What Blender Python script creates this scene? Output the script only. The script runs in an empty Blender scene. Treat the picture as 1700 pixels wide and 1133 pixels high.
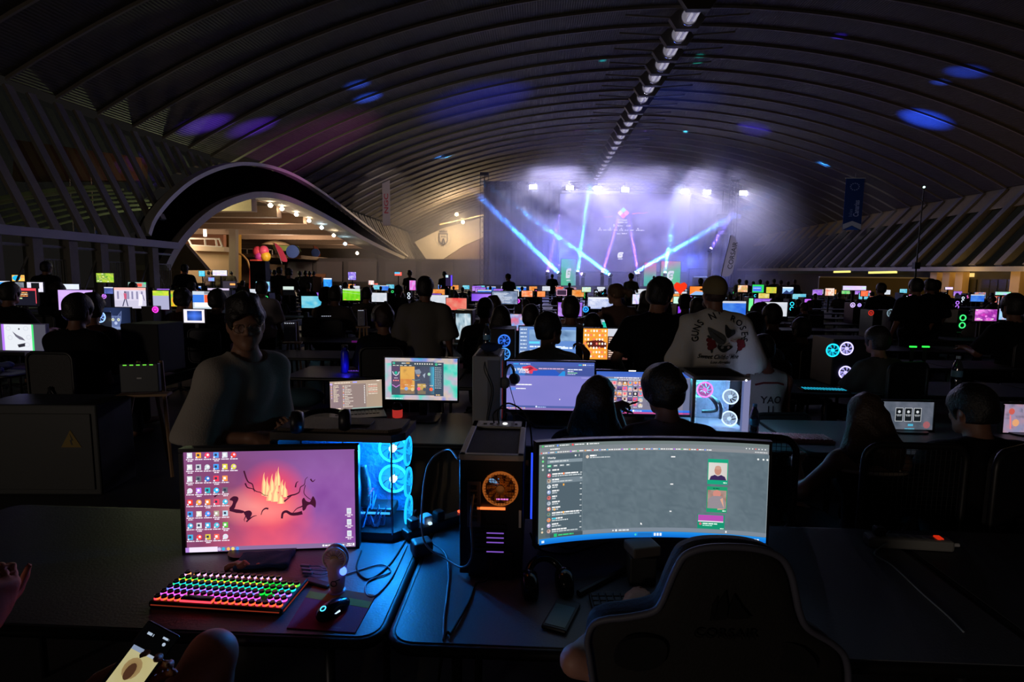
import bpy, bmesh, math, random
import numpy as np
from mathutils import Vector, Matrix, Euler
rnd = random.Random(7)
SC = bpy.context.scene
COL = SC.collection
PI = math.pi

# ------------------------------------------------------------------ camera
F, CX, CY = 920.0, 850.0, 566.5
CAM = np.array([0, 0, 1.76])
PIT, YAW, ROL = math.radians(6.36), math.radians(2.5), math.radians(.57)
_f = np.array([-math.sin(YAW)*math.cos(PIT), math.cos(YAW)*math.cos(PIT), -math.sin(PIT)])
_r0 = np.array([math.cos(YAW), math.sin(YAW), 0.])
_u0 = np.cross(_r0, _f)
_r = _r0*math.cos(ROL)+_u0*math.sin(ROL)
_u = _u0*math.cos(ROL)-_r0*math.sin(ROL)
def ray(u, v): return _f+_r*(u-CX)/F-_u*(v-CY)/F
def aty(u, v, Y):
    d = ray(u, v); return Vector(CAM+d*(Y/d[1]))
def atz(u, v, z):
    d = ray(u, v); return Vector(CAM+d*((z-CAM[2])/d[2]))
def atx(u, v, x):
    d = ray(u, v); return Vector(CAM+d*(x/d[0]))
cd = bpy.data.cameras.new('camera'); cam = bpy.data.objects.new('camera', cd); COL.objects.link(cam)
cd.sensor_width = 36; cd.lens = F/1700*36; cd.clip_end = 600; cd.clip_start = .02
mw = Matrix.Identity(4)
for i in range(3):
    mw[i][0] = _r[i]; mw[i][1] = _u[i]; mw[i][2] = -_f[i]; mw[i][3] = CAM[i]
cam.matrix_world = mw
SC.camera = cam

# ------------------------------------------------------------------ colour and materials
def lin(c):
    c /= 255.
    return c/12.92 if c <= .04045 else ((c+.055)/1.055)**2.4
def hx(h):
    if not isinstance(h, str): return tuple(h)[:3]
    h = h.lstrip('#'); return tuple(lin(int(h[i:i+2], 16)) for i in (0, 2, 4))
_M = {}
def M(name, col='#808080', rough=.6, metal=0., bump=0., scale=40., vary=0., spec=.5):
    """plain principled surface with optional noise in tone and relief"""
    if name in _M: return _M[name]
    m = bpy.data.materials.new(name); m.use_nodes = True; nt = m.node_tree; N = nt.nodes
    b = N['Principled BSDF']; c = hx(col)
    b.inputs['Base Color'].default_value = (*c, 1); b.inputs['Roughness'].default_value = rough
    b.inputs['Metallic'].default_value = metal; b.inputs['Specular IOR Level'].default_value = spec
    if bump or vary:
        tc = N.new('ShaderNodeTexCoord'); n = N.new('ShaderNodeTexNoise')
        n.inputs['Scale'].default_value = scale; n.inputs['Detail'].default_value = 3
        nt.links.new(tc.outputs['Object'], n.inputs['Vector'])
        if vary:
            mx = N.new('ShaderNodeMix'); mx.data_type = 'RGBA'
            mx.inputs[6].default_value = (*[x*(1-vary) for x in c], 1); mx.inputs[7].default_value = (*[min(1, x*(1+vary)) for x in c], 1)
            nt.links.new(n.outputs['Fac'], mx.inputs[0]); nt.links.new(mx.outputs[2], b.inputs['Base Color'])
        if bump:
            bp = N.new('ShaderNodeBump'); bp.inputs['Strength'].default_value = bump; bp.inputs['Distance'].default_value = .01
            nt.links.new(n.outputs['Fac'], bp.inputs['Height']); nt.links.new(bp.outputs['Normal'], b.inputs['Normal'])
    _M[name] = m; return m
def EM(name, col, s=1., sample='AUTO'):
    """a lamp, LED or other light-giving surface"""
    if name in _M: return _M[name]
    m = bpy.data.materials.new(name); m.use_nodes = True; nt = m.node_tree
    nt.nodes.remove(nt.nodes['Principled BSDF']); e = nt.nodes.new('ShaderNodeEmission')
    e.inputs[0].default_value = (*hx(col), 1); e.inputs[1].default_value = s
    nt.links.new(e.outputs[0], nt.nodes['Material Output'].inputs[0])
    m.cycles.emission_sampling = sample
    _M[name] = m; return m
def SCREEN(name='lit_screen', s=1., sample='AUTO'):
    """a lit display: its picture is the colour of its own pixels"""
    if name in _M: return _M[name]
    m = bpy.data.materials.new(name); m.use_nodes = True; nt = m.node_tree
    nt.nodes.remove(nt.nodes['Principled BSDF']); e = nt.nodes.new('ShaderNodeEmission')
    a = nt.nodes.new('ShaderNodeVertexColor'); a.layer_name = 'Col'
    nt.links.new(a.outputs[0], e.inputs[0]); e.inputs[1].default_value = s
    nt.links.new(e.outputs[0], nt.nodes['Material Output'].inputs[0])
    m.cycles.emission_sampling = sample
    _M[name] = m; return m
def PRINT(name='printed_cloth', rough=.9, thin=False):
    if name in _M: return _M[name]
    m = bpy.data.materials.new(name); m.use_nodes = True; nt = m.node_tree
    a = nt.nodes.new('ShaderNodeVertexColor'); a.layer_name = 'Col'
    b = nt.nodes['Principled BSDF']; b.inputs['Roughness'].default_value = rough
    nt.links.new(a.outputs[0], b.inputs['Base Color'])
    if thin:
        t = nt.nodes.new('ShaderNodeBsdfTranslucent'); mx = nt.nodes.new('ShaderNodeMixShader'); mx.inputs[0].default_value = .55; nt.links.new(a.outputs[0], t.inputs[0])
        nt.links.new(b.outputs[0], mx.inputs[1]); nt.links.new(t.outputs[0], mx.inputs[2]); nt.links.new(mx.outputs[0], nt.nodes['Material Output'].inputs[0])
    _M[name] = m; return m
def TRANS(name, col, rough=.8):
    """thin banner cloth: lets through part of the light behind it"""
    if name in _M: return _M[name]
    m = M(name, col, rough); nt = m.node_tree; t = nt.nodes.new('ShaderNodeBsdfTranslucent'); t.inputs[0].default_value = (*hx(col), 1)
    mx = nt.nodes.new('ShaderNodeMixShader'); mx.inputs[0].default_value = .55
    nt.links.new(nt.nodes['Principled BSDF'].outputs[0], mx.inputs[1]); nt.links.new(t.outputs[0], mx.inputs[2]); nt.links.new(mx.outputs[0], nt.nodes['Material Output'].inputs[0]); return m
def GLASS(name, tint='#ffffff', gloss=.08, rough=.02):
    if name in _M: return _M[name]
    m = bpy.data.materials.new(name); m.use_nodes = True; nt = m.node_tree; N = nt.nodes
    N.remove(N['Principled BSDF'])
    t = N.new('ShaderNodeBsdfTransparent'); t.inputs[0].default_value = (*hx(tint), 1)
    g = N.new('ShaderNodeBsdfGlossy'); g.inputs['Roughness'].default_value = rough
    mx = N.new('ShaderNodeMixShader'); mx.inputs[0].default_value = gloss
    nt.links.new(t.outputs[0], mx.inputs[1]); nt.links.new(g.outputs[0], mx.inputs[2])
    nt.links.new(mx.outputs[0], N['Material Output'].inputs[0])
    _M[name] = m; return m

# ------------------------------------------------------------------ mesh building
class MB:
    """collects shapes; build() links them as one mesh object"""
    def __init__(s): s.v = []; s.f = []; s.mi = []; s.c = []; s.m = Matrix.Identity(4); s.cur = 0; s.hascol = False
    def add(s, vs, fs, col=None):
        o = len(s.v); M4 = s.m
        s.v += [tuple(M4 @ Vector(p)) for p in vs]
        for f in fs:
            s.f.append([o+i for i in f]); s.mi.append(s.cur)
            if col is None: s.c.append(None)
            else:
                s.hascol = True
                s.c.append([col[i] for i in f] if isinstance(col, list) else [col]*len(f))
        return s
    def box(s, c, d, rz=0., rx=0., ry=0., bev=0.):
        x, y, z = d[0]/2, d[1]/2, d[2]/2
        R = Euler((rx, ry, rz)).to_matrix()
        if bev <= 0:
            P = [(-x,-y,-z),(x,-y,-z),(x,y,-z),(-x,y,-z),(-x,-y,z),(x,-y,z),(x,y,z),(-x,y,z)]
            Fc = [(0,3,2,1),(4,5,6,7),(0,1,5,4),(1,2,6,5),(2,3,7,6),(3,0,4,7)]
        else:
            b = min(bev, x*.98, y*.98, z*.98)
            bm = bmesh.new(); bmesh.ops.create_cube(bm, size=1)
            for v in bm.verts: v.co = Vector((v.co.x*2*x, v.co.y*2*y, v.co.z*2*z))
            bmesh.ops.bevel(bm, geom=list(bm.edges), offset=b, segments=2, affect='EDGES', profile=.5)
            bm.verts.index_update(); P = [tuple(v.co) for v in bm.verts]; Fc = [[v.index for v in f.verts] for f in bm.faces]; bm.free()
        return s.add([R @ Vector(p)+Vector(c) for p in P], Fc)
    def cyl(s, a, b, r, n=16, r2=None, cap=True):
        a = Vector(a); b = Vector(b); r2 = r if r2 is None else r2
        d = (b-a).normalized(); q = d.to_track_quat('Z', 'Y')
        P = []; Fc = []
        for k, (p, rr) in enumerate(((a, r), (b, r2))):
            for i in range(n):
                t = 2*PI*i/n; P.append(p+q @ Vector((rr*math.cos(t), rr*math.sin(t), 0)))
        for i in range(n): Fc.append((i, (i+1) % n, n+(i+1) % n, n+i))
        if cap: Fc.append(tuple(range(n-1, -1, -1))); Fc.append(tuple(range(n, 2*n)))
        return s.add(P, Fc)
    def lathe(s, prof, n=24, c=(0, 0, 0), ax=None):
        """prof: (radius, height) pairs"""
        q = Vector(ax).to_track_quat('Z', 'Y') if ax else None
        P = []; Fc = []; k = len(prof); C = Vector(c)
        for r, z in prof:
            for i in range(n):
                t = 2*PI*i/n; p = Vector((r*math.cos(t), r*math.sin(t), z)); P.append((q @ p if q else p)+C)
        for j in range(k-1):
            for i in range(n): Fc.append((j*n+i, j*n+(i+1) % n, (j+1)*n+(i+1) % n, (j+1)*n+i))
        if prof[0][0] > 1e-5: Fc.append(tuple(range(n-1, -1, -1)))
        if prof[-1][0] > 1e-5: Fc.append(tuple((k-1)*n+i for i in range(n)))
        return s.add(P, Fc)
    def tube(s, pts, r, n=8, close=False, rs=None):
        pts = [Vector(p) for p in pts]; k = len(pts); P = []; Fc = []; prev = None
        for j, p in enumerate(pts):
            a = pts[(j-1) % k] if close or j > 0 else p; b = pts[(j+1) % k] if close or j < k-1 else p
            d = (b-a).normalized() if (b-a).length > 1e-9 else Vector((0, 0, 1))
            if prev is None: up = Vector((0, 0, 1)) if abs(d.z) < .9 else Vector((1, 0, 0)); x = d.cross(up).normalized()
            else:
                x = prev-d*prev.dot(d); x = x.normalized() if x.length > 1e-6 else d.orthogonal().normalized()
            prev = x; y = d.cross(x); rr = rs[j] if rs else r
            for i in range(n):
                t = 2*PI*i/n; P.append(p+x*math.cos(t)*rr+y*math.sin(t)*rr)
        m = k if close else k-1
        for j in range(m):
            for i in range(n): Fc.append((j*n+i, j*n+(i+1) % n, ((j+1) % k)*n+(i+1) % n, ((j+1) % k)*n+i))
        if not close: Fc.append(tuple(range(n-1, -1, -1))); Fc.append(tuple((k-1)*n+i for i in range(n)))
        return s.add(P, Fc)
    def prism(s, poly, d, z=0., ax='y'):
        """extrude a 2-D outline (x,z) along y by d (or (x,y) along z)"""
        n = len(poly)
        if ax == 'y': P = [(x, z, y) for x, y in poly]+[(x, z+d, y) for x, y in poly]
        elif ax == 'z': P = [(x, y, z) for x, y in poly]+[(x, y, z+d) for x, y in poly]
        else: P = [(z, x, y) for x, y in poly]+[(z+d, x, y) for x, y in poly]
        Fc = [tuple(range(n)), tuple(range(2*n-1, n-1, -1))]+[((i+1) % n, i, n+i, n+(i+1) % n) for i in range(n)]
        return s.add(P, Fc)
    def ball(s, c, r, n=14, m=9):
        r = (r, r, r) if not hasattr(r, '__len__') else r
        P = []; Fc = []
        for j in range(m+1):
            a = PI*j/m
            for i in range(n):
                t = 2*PI*i/n; P.append((c[0]+r[0]*math.sin(a)*math.cos(t), c[1]+r[1]*math.sin(a)*math.sin(t), c[2]+r[2]*math.cos(a)))
        for j in range(m):
            for i in range(n): Fc.append((j*n+i, (j+1)*n+i, (j+1)*n+(i+1) % n, j*n+(i+1) % n))
        return s.add(P, Fc)
    def torus(s, c, R, r, n=28, k=8, ax=(0, 0, 1)):
        q = Vector(ax).to_track_quat('Z', 'Y'); C = Vector(c)
        return s.tube([C+q @ Vector((R*math.cos(2*PI*i/n), R*math.sin(2*PI*i/n), 0)) for i in range(n)], r, k, True)
    def mesh(s, name, mats, smooth=None):
        me = bpy.data.meshes.new(name); me.from_pydata(s.v, [], s.f); me.validate(clean_customdata=False) if False else None
        for m in (mats if isinstance(mats, (list, tuple)) else [mats]): me.materials.append(m)
        if len(me.polygons) == len(s.mi): me.polygons.foreach_set('material_index', s.mi)
        if s.hascol:
            at = me.color_attributes.new('Col', 'FLOAT_COLOR', 'CORNER'); buf = []
            for c in s.c:
                for k in c: buf += [k[0], k[1], k[2], 1.]
            at.data.foreach_set('color', buf)
        if smooth: me.polygons.foreach_set('use_smooth', [True]*len(me.polygons))
        me.update(); return me
    def build(s, name, mats, parent=None, smooth=False, loc=None):
        me = s.mesh(name, mats, smooth)
        o = bpy.data.objects.new(name, me); COL.objects.link(o)
        if smooth == 'auto':
            try:
                me.polygons.foreach_set('use_smooth', [True]*len(me.polygons)); me.set_sharp_from_angle(angle=.7)
            except Exception: pass
        if parent is not None: o.parent = parent
        if loc is not None: o.location = loc
        return o

LABELS = {}
def tag(o, label, cat, group=None, kind=None):
    o['label'] = label; o['category'] = cat
    if group: o['group'] = group
    if kind: o['kind'] = kind
    return o
def thing(name, label, cat, loc=(0, 0, 0), rz=0., group=None):
    o = bpy.data.objects.new(name, None); COL.objects.link(o); o.empty_display_size = .1
    o.location = loc; o.rotation_euler = (0, 0, rz)
    return tag(o, label, cat, group)
def struct(o, label=None):
    o['kind'] = 'structure'
    if label: o['label'] = label
    return o
def kids(o): return [c for c in ALLKIDS.get(o.name, [])]
ALLKIDS = {}
def dup(root, loc=None, rz=None, label=None, group=None, only=None, scale=None):
    """a copy of a thing together with copies of its parts and sub-parts; mesh data is shared"""
    r = root.copy(); COL.objects.link(r)
    if loc is not None: r.location = loc
    if rz is not None: r.rotation_euler = (0, 0, rz)
    if scale: r.scale = (scale,)*3
    if label: r['label'] = label
    if group: r['group'] = group
    for ch in list(root.children):
        c = ch.copy(); COL.objects.link(c); c.parent = r
        for g in list(ch.children):
            d = g.copy(); COL.objects.link(d); d.parent = c
    return r
def remesh(o, me): o.data = me; return o
def outline(pts, n=6):
    """smooth closed Catmull-Rom outline through pts"""
    k = len(pts); out = []
    for i in range(k):
        p0, p1, p2, p3 = (Vector(pts[(i+j-1) % k]) for j in range(4))
        for t in range(n):
            t /= n; out.append(.5*((2*p1)+(p2-p0)*t+(2*p0-5*p1+4*p2-p3)*t*t+(3*p1-p0-3*p2+p3)*t**3))
    return out
def spline(pts, n=8):
    pts = [Vector(p) for p in pts]; k = len(pts); out = []
    for i in range(k-1):
        p0 = pts[max(i-1, 0)]; p1 = pts[i]; p2 = pts[i+1]; p3 = pts[min(i+2, k-1)]
        for t in range(n):
            t /= n; out.append(.5*((2*p1)+(p2-p0)*t+(2*p0-5*p1+4*p2-p3)*t*t+(3*p1-p0-3*p2+p3)*t**3))
    return out+[pts[-1]]
_T = {}
def glyphs(txt, bold=False, shear=0.):
    """flat triangles of a line of writing, height of a capital = 1"""
    k = (txt, bold, shear)
    if k in _T: return _T[k]
    cu = bpy.data.curves.new('lettering', 'FONT'); cu.body = txt; cu.resolution_u = 3; cu.fill_mode = 'FRONT'; cu.shear = shear
    if bold: cu.offset = .018
    o = bpy.data.objects.new('lettering', cu); COL.objects.link(o)
    dg = bpy.context.evaluated_depsgraph_get(); me = o.evaluated_get(dg).to_mesh()
    V = [(v.co.x, v.co.y) for v in me.vertices]; Fc = [tuple(p.vertices) for p in me.polygons]
    o.evaluated_get(dg).to_mesh_clear(); bpy.data.objects.remove(o); bpy.data.curves.remove(cu)
    if V:
        x0 = min(p[0] for p in V); V = [((p[0]-x0)/.7, p[1]/.7) for p in V]; w = max(p[0] for p in V)
    else: w = 0
    _T[k] = (V, Fc, w); return _T[k]

class Scr:
    """paints a lit display (or a print) from flat shapes, laid in thin layers; x right, y down, in its own pixels"""
    def __init__(s, W, H, w, h, curve=0., prnt=False, fn=None):
        s.W, s.H, s.w, s.h, s.R, s.mb, s.ly, s.fn = W, H, w, h, curve, MB(), 0, fn
    def pt(s, x, y):
        if s.fn: return s.fn(x, y, s.ly)
        X = (x/s.W-.5)*s.w; Z = (.5-y/s.H)*s.h; L = s.ly*5e-5
        if s.R:
            a = X/s.R; return ((s.R-L)*math.sin(a), -s.R*(1-math.cos(a))*1.-L*math.cos(a), Z)
        return (X, -L, Z)
    def poly(s, pts, c, step=True):
        if step: s.ly += 1
        c = hx(c) if not isinstance(c, list) else [hx(k) for k in c]
        s.mb.add([s.pt(*p) for p in pts], [tuple(range(len(pts)))][::1], c); return s
    def rect(s, x, y, w, h, c, c2=None, step=True):
        """c2: colour at the lower side"""
        if step: s.ly += 1
        n = max(1, math.ceil(w/s.W*110)) if s.R else 1
        a = hx(c); b = hx(c2) if c2 else a
        V = []; cs = []; Fc = []
        for i in range(n+1):
            V += [s.pt(x+w*i/n, y+h), s.pt(x+w*i/n, y)]; cs += [b, a]
        for i in range(n): Fc.append((2*i, 2*i+2, 2*i+3, 2*i+1))
        s.mb.add(V, Fc, cs); return s
    def disc(s, x, y, r, c, c2=None, n=14, ry=None, step=True):
        if step: s.ly += 1
        ry = ry or r; a = hx(c); b = hx(c2) if c2 else a
        V = [s.pt(x, y)]+[s.pt(x+r*math.cos(2*PI*i/n), y-ry*math.sin(2*PI*i/n)) for i in range(n)]
        s.mb.add(V, [(0, 1+i, 1+(i+1) % n) for i in range(n)], [a]+[b]*n); return s
    def line(s, pts, w, c, w2=None, step=True):
        if step: s.ly += 1
        pts = [Vector((p[0], p[1])) for p in pts]; k = len(pts); V = []; Fc = []
        for i, p in enumerate(pts):
            d = pts[min(i+1, k-1)]-pts[max(i-1, 0)]; nrm = Vector((-d.y, d.x)).normalized() if d.length else Vector((0, 1))
            ww = (w+(w2-w)*i/max(1, k-1) if w2 is not None else w)/2
            V += [s.pt(*(p+nrm*ww)), s.pt(*(p-nrm*ww))]
        for i in range(k-1): Fc.append((2*i, 2*i+1, 2*i+3, 2*i+2))
        s.mb.add(V, Fc, hx(c)); return s
    def grid(s, nx, ny, fn, x=0, y=0, w=None, h=None):
        """picture patch: fn(u,v) -> linear colour, u,v in 0..1"""
        s.ly += 1; w = w or s.W; h = h or s.H; V = []; cs = []; Fc = []
        for j in range(ny+1):
            for i in range(nx+1):
                V.append(s.pt(x+w*i/nx, y+h*j/ny)); cs.append(fn(i/nx, j/ny))
        for j in range(ny):
            for i in range(nx):
                a = j*(nx+1)+i; Fc.append((a, a+nx+1, a+nx+2, a+1))
        s.mb.add(V, Fc, cs); return s
    def text(s, x, y, h, txt, c, bold=False, rot=0., center=False, shear=0., wid=None):
        s.ly += 1; V, Fc, w = glyphs(txt, bold, shear)
        if not V: return s
        sx = h if wid is None else wid
        ox = -w*sx/2 if center else 0; cr, sr = math.cos(rot), math.sin(rot)
        s.mb.add([s.pt(x+(ox+p[0]*sx)*cr-(-p[1]*h)*sr, y+(ox+p[0]*sx)*sr+(-p[1]*h)*cr) for p in V], Fc, hx(c)); return s
    def words(s, x, y, w, h, c, gap=.25):
        """a line of writing too small to read: runs of short marks"""
        s.ly += 1; X = x
        while X < x+w:
            l = min(h*rnd.uniform(1.2, 4.5), x+w-X)
            s.rect(X, y, l, h, c, step=False); X += l+h*gap*2
        return s
    def build(s, name, mat, parent, loc=None):
        o = s.mb.build(name, mat, parent); 
        if loc is not None: o.location = loc
        return o
def vnoise(x, y, seed=0):
    def hsh(i, j):
        n = (i*374761393+j*668265263+seed*982451653) & 0xffffffff
        n = ((n ^ (n >> 13))*1274126177) & 0xffffffff
        return ((n ^ (n >> 16)) & 0xffff)/65535.
    i, j = math.floor(x), math.floor(y); fx, fy = x-i, y-j
    fx = fx*fx*(3-2*fx); fy = fy*fy*(3-2*fy)
    a = hsh(i, j)+(hsh(i+1, j)-hsh(i, j))*fx; b = hsh(i, j+1)+(hsh(i+1, j+1)-hsh(i, j+1))*fx
    return a+(b-a)*fy
def fbm(x, y, seed=0, o=4):
    v = 0; a = .5
    for k in range(o): v += a*vnoise(x, y, seed+k); x *= 2.03; y *= 2.03; a *= .5
    return v
def mixc(a, b, t): t = max(0., min(1., t)); return tuple(a[i]+(b[i]-a[i])*t for i in range(3))
# ------------------------------------------------------------------ people: smooth implicit bodies turned into one surface
def V3(*a): return np.array(a if len(a) == 3 else a[0], float)
def nrm(a): a = np.array(a, float); return a/np.linalg.norm(a)
def rotm(yaw=0, pitch=0, roll=0):
    """columns: right, forward, up.  yaw turns to its left, pitch looks up, roll tilts to its right"""
    return np.array(Euler((pitch, roll, yaw), 'XYZ').to_matrix()) if False else np.array((Matrix.Rotation(yaw, 3, 'Z') @ Matrix.Rotation(pitch, 3, 'X') @ Matrix.Rotation(roll, 3, 'Y')))
class SDF:
    def __init__(s): s.p = []; s.cuts = []; s.noise = None
    def cap(s, a, b, ra, rb=None, k=.02): s.p.append(('c', V3(a), V3(b), ra, ra if rb is None else rb, k, 1)); return s
    def ell(s, c, r, R=None, k=.02, sub=False): s.p.append(('e', V3(c), V3(r), np.eye(3) if R is None else R, 0, k, -1 if sub else 1)); return s
    def rbox(s, c, d, R, rr, k=.01): s.p.append(('b', V3(c), V3(d)/2, R, rr, k, 1)); return s
    def cut(s, c, n): s.cuts.append((V3(c), nrm(n))); return s
    def bounds(s):
        lo = np.full(3, 1e9); hi = -lo
        for p in s.p:
            if p[6] < 0: continue
            a, b = s.bb(p); lo = np.minimum(lo, a); hi = np.maximum(hi, b)
        return lo, hi
    def bb(s, p):
        if p[0] == 'c':
            r = max(p[3], p[4]); return np.minimum(p[1], p[2])-r, np.maximum(p[1], p[2])+r
        e = np.abs(p[3])@p[2]+(p[4] if p[0] == 'b' else 0)
        return p[1]-e, p[1]+e
    def mesh(s, h):
        lo, hi = s.bounds(); pad = 3*h+.01; lo = lo-pad; hi = hi+pad
        n = np.ceil((hi-lo)/h).astype(int)+1
        ax = [lo[i]+h*np.arange(n[i]) for i in range(3)]
        G = np.full(n, 9.)
        for p in s.p:
            a, b = s.bb(p); m = p[5]+2.5*h+.004
            i0 = np.maximum(0, np.floor((a-m-lo)/h).astype(int)); i1 = np.minimum(n, np.ceil((b+m-lo)/h).astype(int)+1)
            if (i1 <= i0).any(): continue
            sl = tuple(slice(i0[i], i1[i]) for i in range(3))
            X, Y, Z = np.meshgrid(*[ax[i][sl[i]] for i in range(3)], indexing='ij')
            if p[0] == 'c':
                d = p[2]-p[1]; L = d@d
                t = np.clip(((X-p[1][0])*d[0]+(Y-p[1][1])*d[1]+(Z-p[1][2])*d[2])/max(L, 1e-12), 0, 1)
                D = np.sqrt((X-p[1][0]-t*d[0])**2+(Y-p[1][1]-t*d[1])**2+(Z-p[1][2]-t*d[2])**2)-(p[3]+(p[4]-p[3])*t)
            else:
                R = p[3]; x, y, z = X-p[1][0], Y-p[1][1], Z-p[1][2]
                q = [x*R[0, i]+y*R[1, i]+z*R[2, i] for i in range(3)]
                if p[0] == 'e':
                    r = p[2]; k0 = np.sqrt(sum((q[i]/r[i])**2 for i in range(3))); k1 = np.sqrt(sum((q[i]/r[i]**2)**2 for i in range(3)))+1e-9
                    D = k0*(k0-1)/k1
                else:
                    w = [np.abs(q[i])-p[2][i] for i in range(3)]
                    D = np.sqrt(sum(np.maximum(v, 0)**2 for v in w))+np.minimum(np.maximum(np.maximum(w[0], w[1]), w[2]), 0)-p[4]
            g = G[sl]; k = max(p[5], 1e-5)
            if p[6] > 0:
                hh = np.maximum(k-np.abs(g-D), 0)/k; G[sl] = np.minimum(g, D)-hh*hh*k*.25
            else:
                hh = np.maximum(k-np.abs(-g-D), 0)/k; G[sl] = np.maximum(g, -D)+hh*hh*k*.25
        if s.noise is not None:
            X, Y, Z = np.meshgrid(*ax, indexing='ij', sparse=True); G = G+s.noise(X, Y, Z)
        for c, d in s.cuts:
            X, Y, Z = np.meshgrid(*ax, indexing='ij', sparse=True)
            G = np.maximum(G, (X-c[0])*d[0]+(Y-c[1])*d[1]+(Z-c[2])*d[2])
        return snet(G, lo, h)
def snet(G, lo, h):
    """naive surface nets over the zero level of G"""
    S = G < 0; n = G.shape; cs = (n[0]-1, n[1]-1, n[2]-1)
    acc = np.zeros(cs+(3,), np.float32); cnt = np.zeros(cs, np.float32); ed = []
    for a in range(3):
        sa = [slice(None)]*3; sb = [slice(None)]*3; sa[a] = slice(0, -1); sb[a] = slice(1, None)
        g0, g1 = G[tuple(sa)], G[tuple(sb)]; cr = S[tuple(sa)] != S[tuple(sb)]
        idx = np.argwhere(cr)
        if not len(idx): ed.append((idx, None)); continue
        v0 = g0[cr]; v1 = g1[cr]; t = v0/(v0-v1); pos = idx.astype(np.float32); pos[:, a] += t
        b, c = [(1, 2), (2, 0), (0, 1)][a]
        for db in (0, 1):
            for dc in (0, 1):
                j = idx.copy(); j[:, b] -= db; j[:, c] -= dc
                ok = ((j >= 0) & (j < np.array(cs))).all(1); jj = j[ok]
                np.add.at(acc, tuple(jj.T), pos[ok]); np.add.at(cnt, tuple(jj.T), 1)
        ed.append((idx, S[tuple(sa)][cr]))
    m = cnt > 0; vid = np.full(cs, -1, int); vid[m] = np.arange(m.sum())
    V = acc[m]/cnt[m][:, None]*h+lo; Q = []
    for a in range(3):
        idx, ins = ed[a]
        if not len(idx): continue
        b, c = [(1, 2), (2, 0), (0, 1)][a]
        ok = (idx[:, b] > 0) & (idx[:, c] > 0) & (idx[:, b] < cs[b]) & (idx[:, c] < cs[c]); idx = idx[ok]; ins = ins[ok]
        def at(db, dc):
            j = idx.copy(); j[:, b] -= db; j[:, c] -= dc; return vid[tuple(j.T)]
        q = np.stack([at(1, 1), at(0, 1), at(0, 0), at(1, 0)], 1); q[~ins] = q[~ins][:, ::-1]; Q.append(q)
    return V, np.concatenate(Q) if Q else np.zeros((0, 4), int)
def sdf_mesh(sdf, h, name, mat):
    V, Q = sdf.mesh(h)
    me = bpy.data.meshes.new(name); me.from_pydata(V.tolist(), [], Q.tolist())
    me.polygons.foreach_set('use_smooth', [True]*len(me.polygons)); me.materials.append(mat); me.update(); return me
def sdf_obj(sdf, h, name, mat, parent=None):
    o = bpy.data.objects.new(name, sdf_mesh(sdf, h, name, mat)); COL.objects.link(o)
    if parent is not None: o.parent = parent
    return o
def ripple(amp, f, sd=0.):
    return lambda X, Y, Z: amp*(np.sin(f*X+1.3*np.sin(.6*f*Z+sd)+sd)*np.sin(.8*f*Y+sd*2+np.cos(.5*f*X))+.6*np.sin(.9*f*Z+1.7*np.sin(.5*f*X+sd)))*.6

def hand(S, w, d, nm, side, curl=(.35, .4, .45, .5), thumb=.3, sc=1.):
    """a palm and five fingers: w wrist, d direction, nm the way the palm faces"""
    d = nrm(d); nm = nrm(nm-d*np.dot(nm, d)); lat = np.cross(d, nm)*side   # towards the thumb
    R = np.stack([lat, d, nm], 1); w = V3(w)
    S.rbox(w+d*.048*sc, V3(.052, .062, .004)*sc, R, .013*sc, k=.014)
    S.cap(w-d*.01, w+d*.03*sc, .026*sc, .024*sc, k=.02)
    for i, (o, L, r) in enumerate(((.030, .078, .0088), (.010, .087, .009), (-.011, .081, .0086), (-.030, .062, .0076))):
        a = w+(d*(.086-.004*abs(i-1))+lat*o)*sc; c = curl[i]; ang = 0
        for seg, f in enumerate((.45, .32, .23)):
            ang += c*(1.15, 1.35, .9)[seg]
            b = a+(d*math.cos(ang)+nm*math.sin(ang)+lat*o*.25*(1-seg*.3))*L*f*1.25*sc
            S.cap(a, b, r*sc*(1-.07*seg), r*sc*(.93-.07*seg), k=.004); a = b
    a = w+(d*.022+lat*.026+nm*.004)*sc; dd = nrm(d*.72+lat*(.75-thumb*.5)+nm*(.2+thumb*.8))
    b = a+dd*.044*sc; S.cap(a, b, .0135*sc, .011*sc, k=.012)
    dd = nrm(d*.9+lat*(.3-thumb*.4)+nm*(.25+thumb*.5)); c = b+dd*.034*sc; S.cap(b, c, .0105*sc, .0095*sc, k=.004)
    S.cap(c, c+nrm(dd+nm*thumb*.5)*.024*sc, .0095*sc, .008*sc, k=.004)

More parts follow.
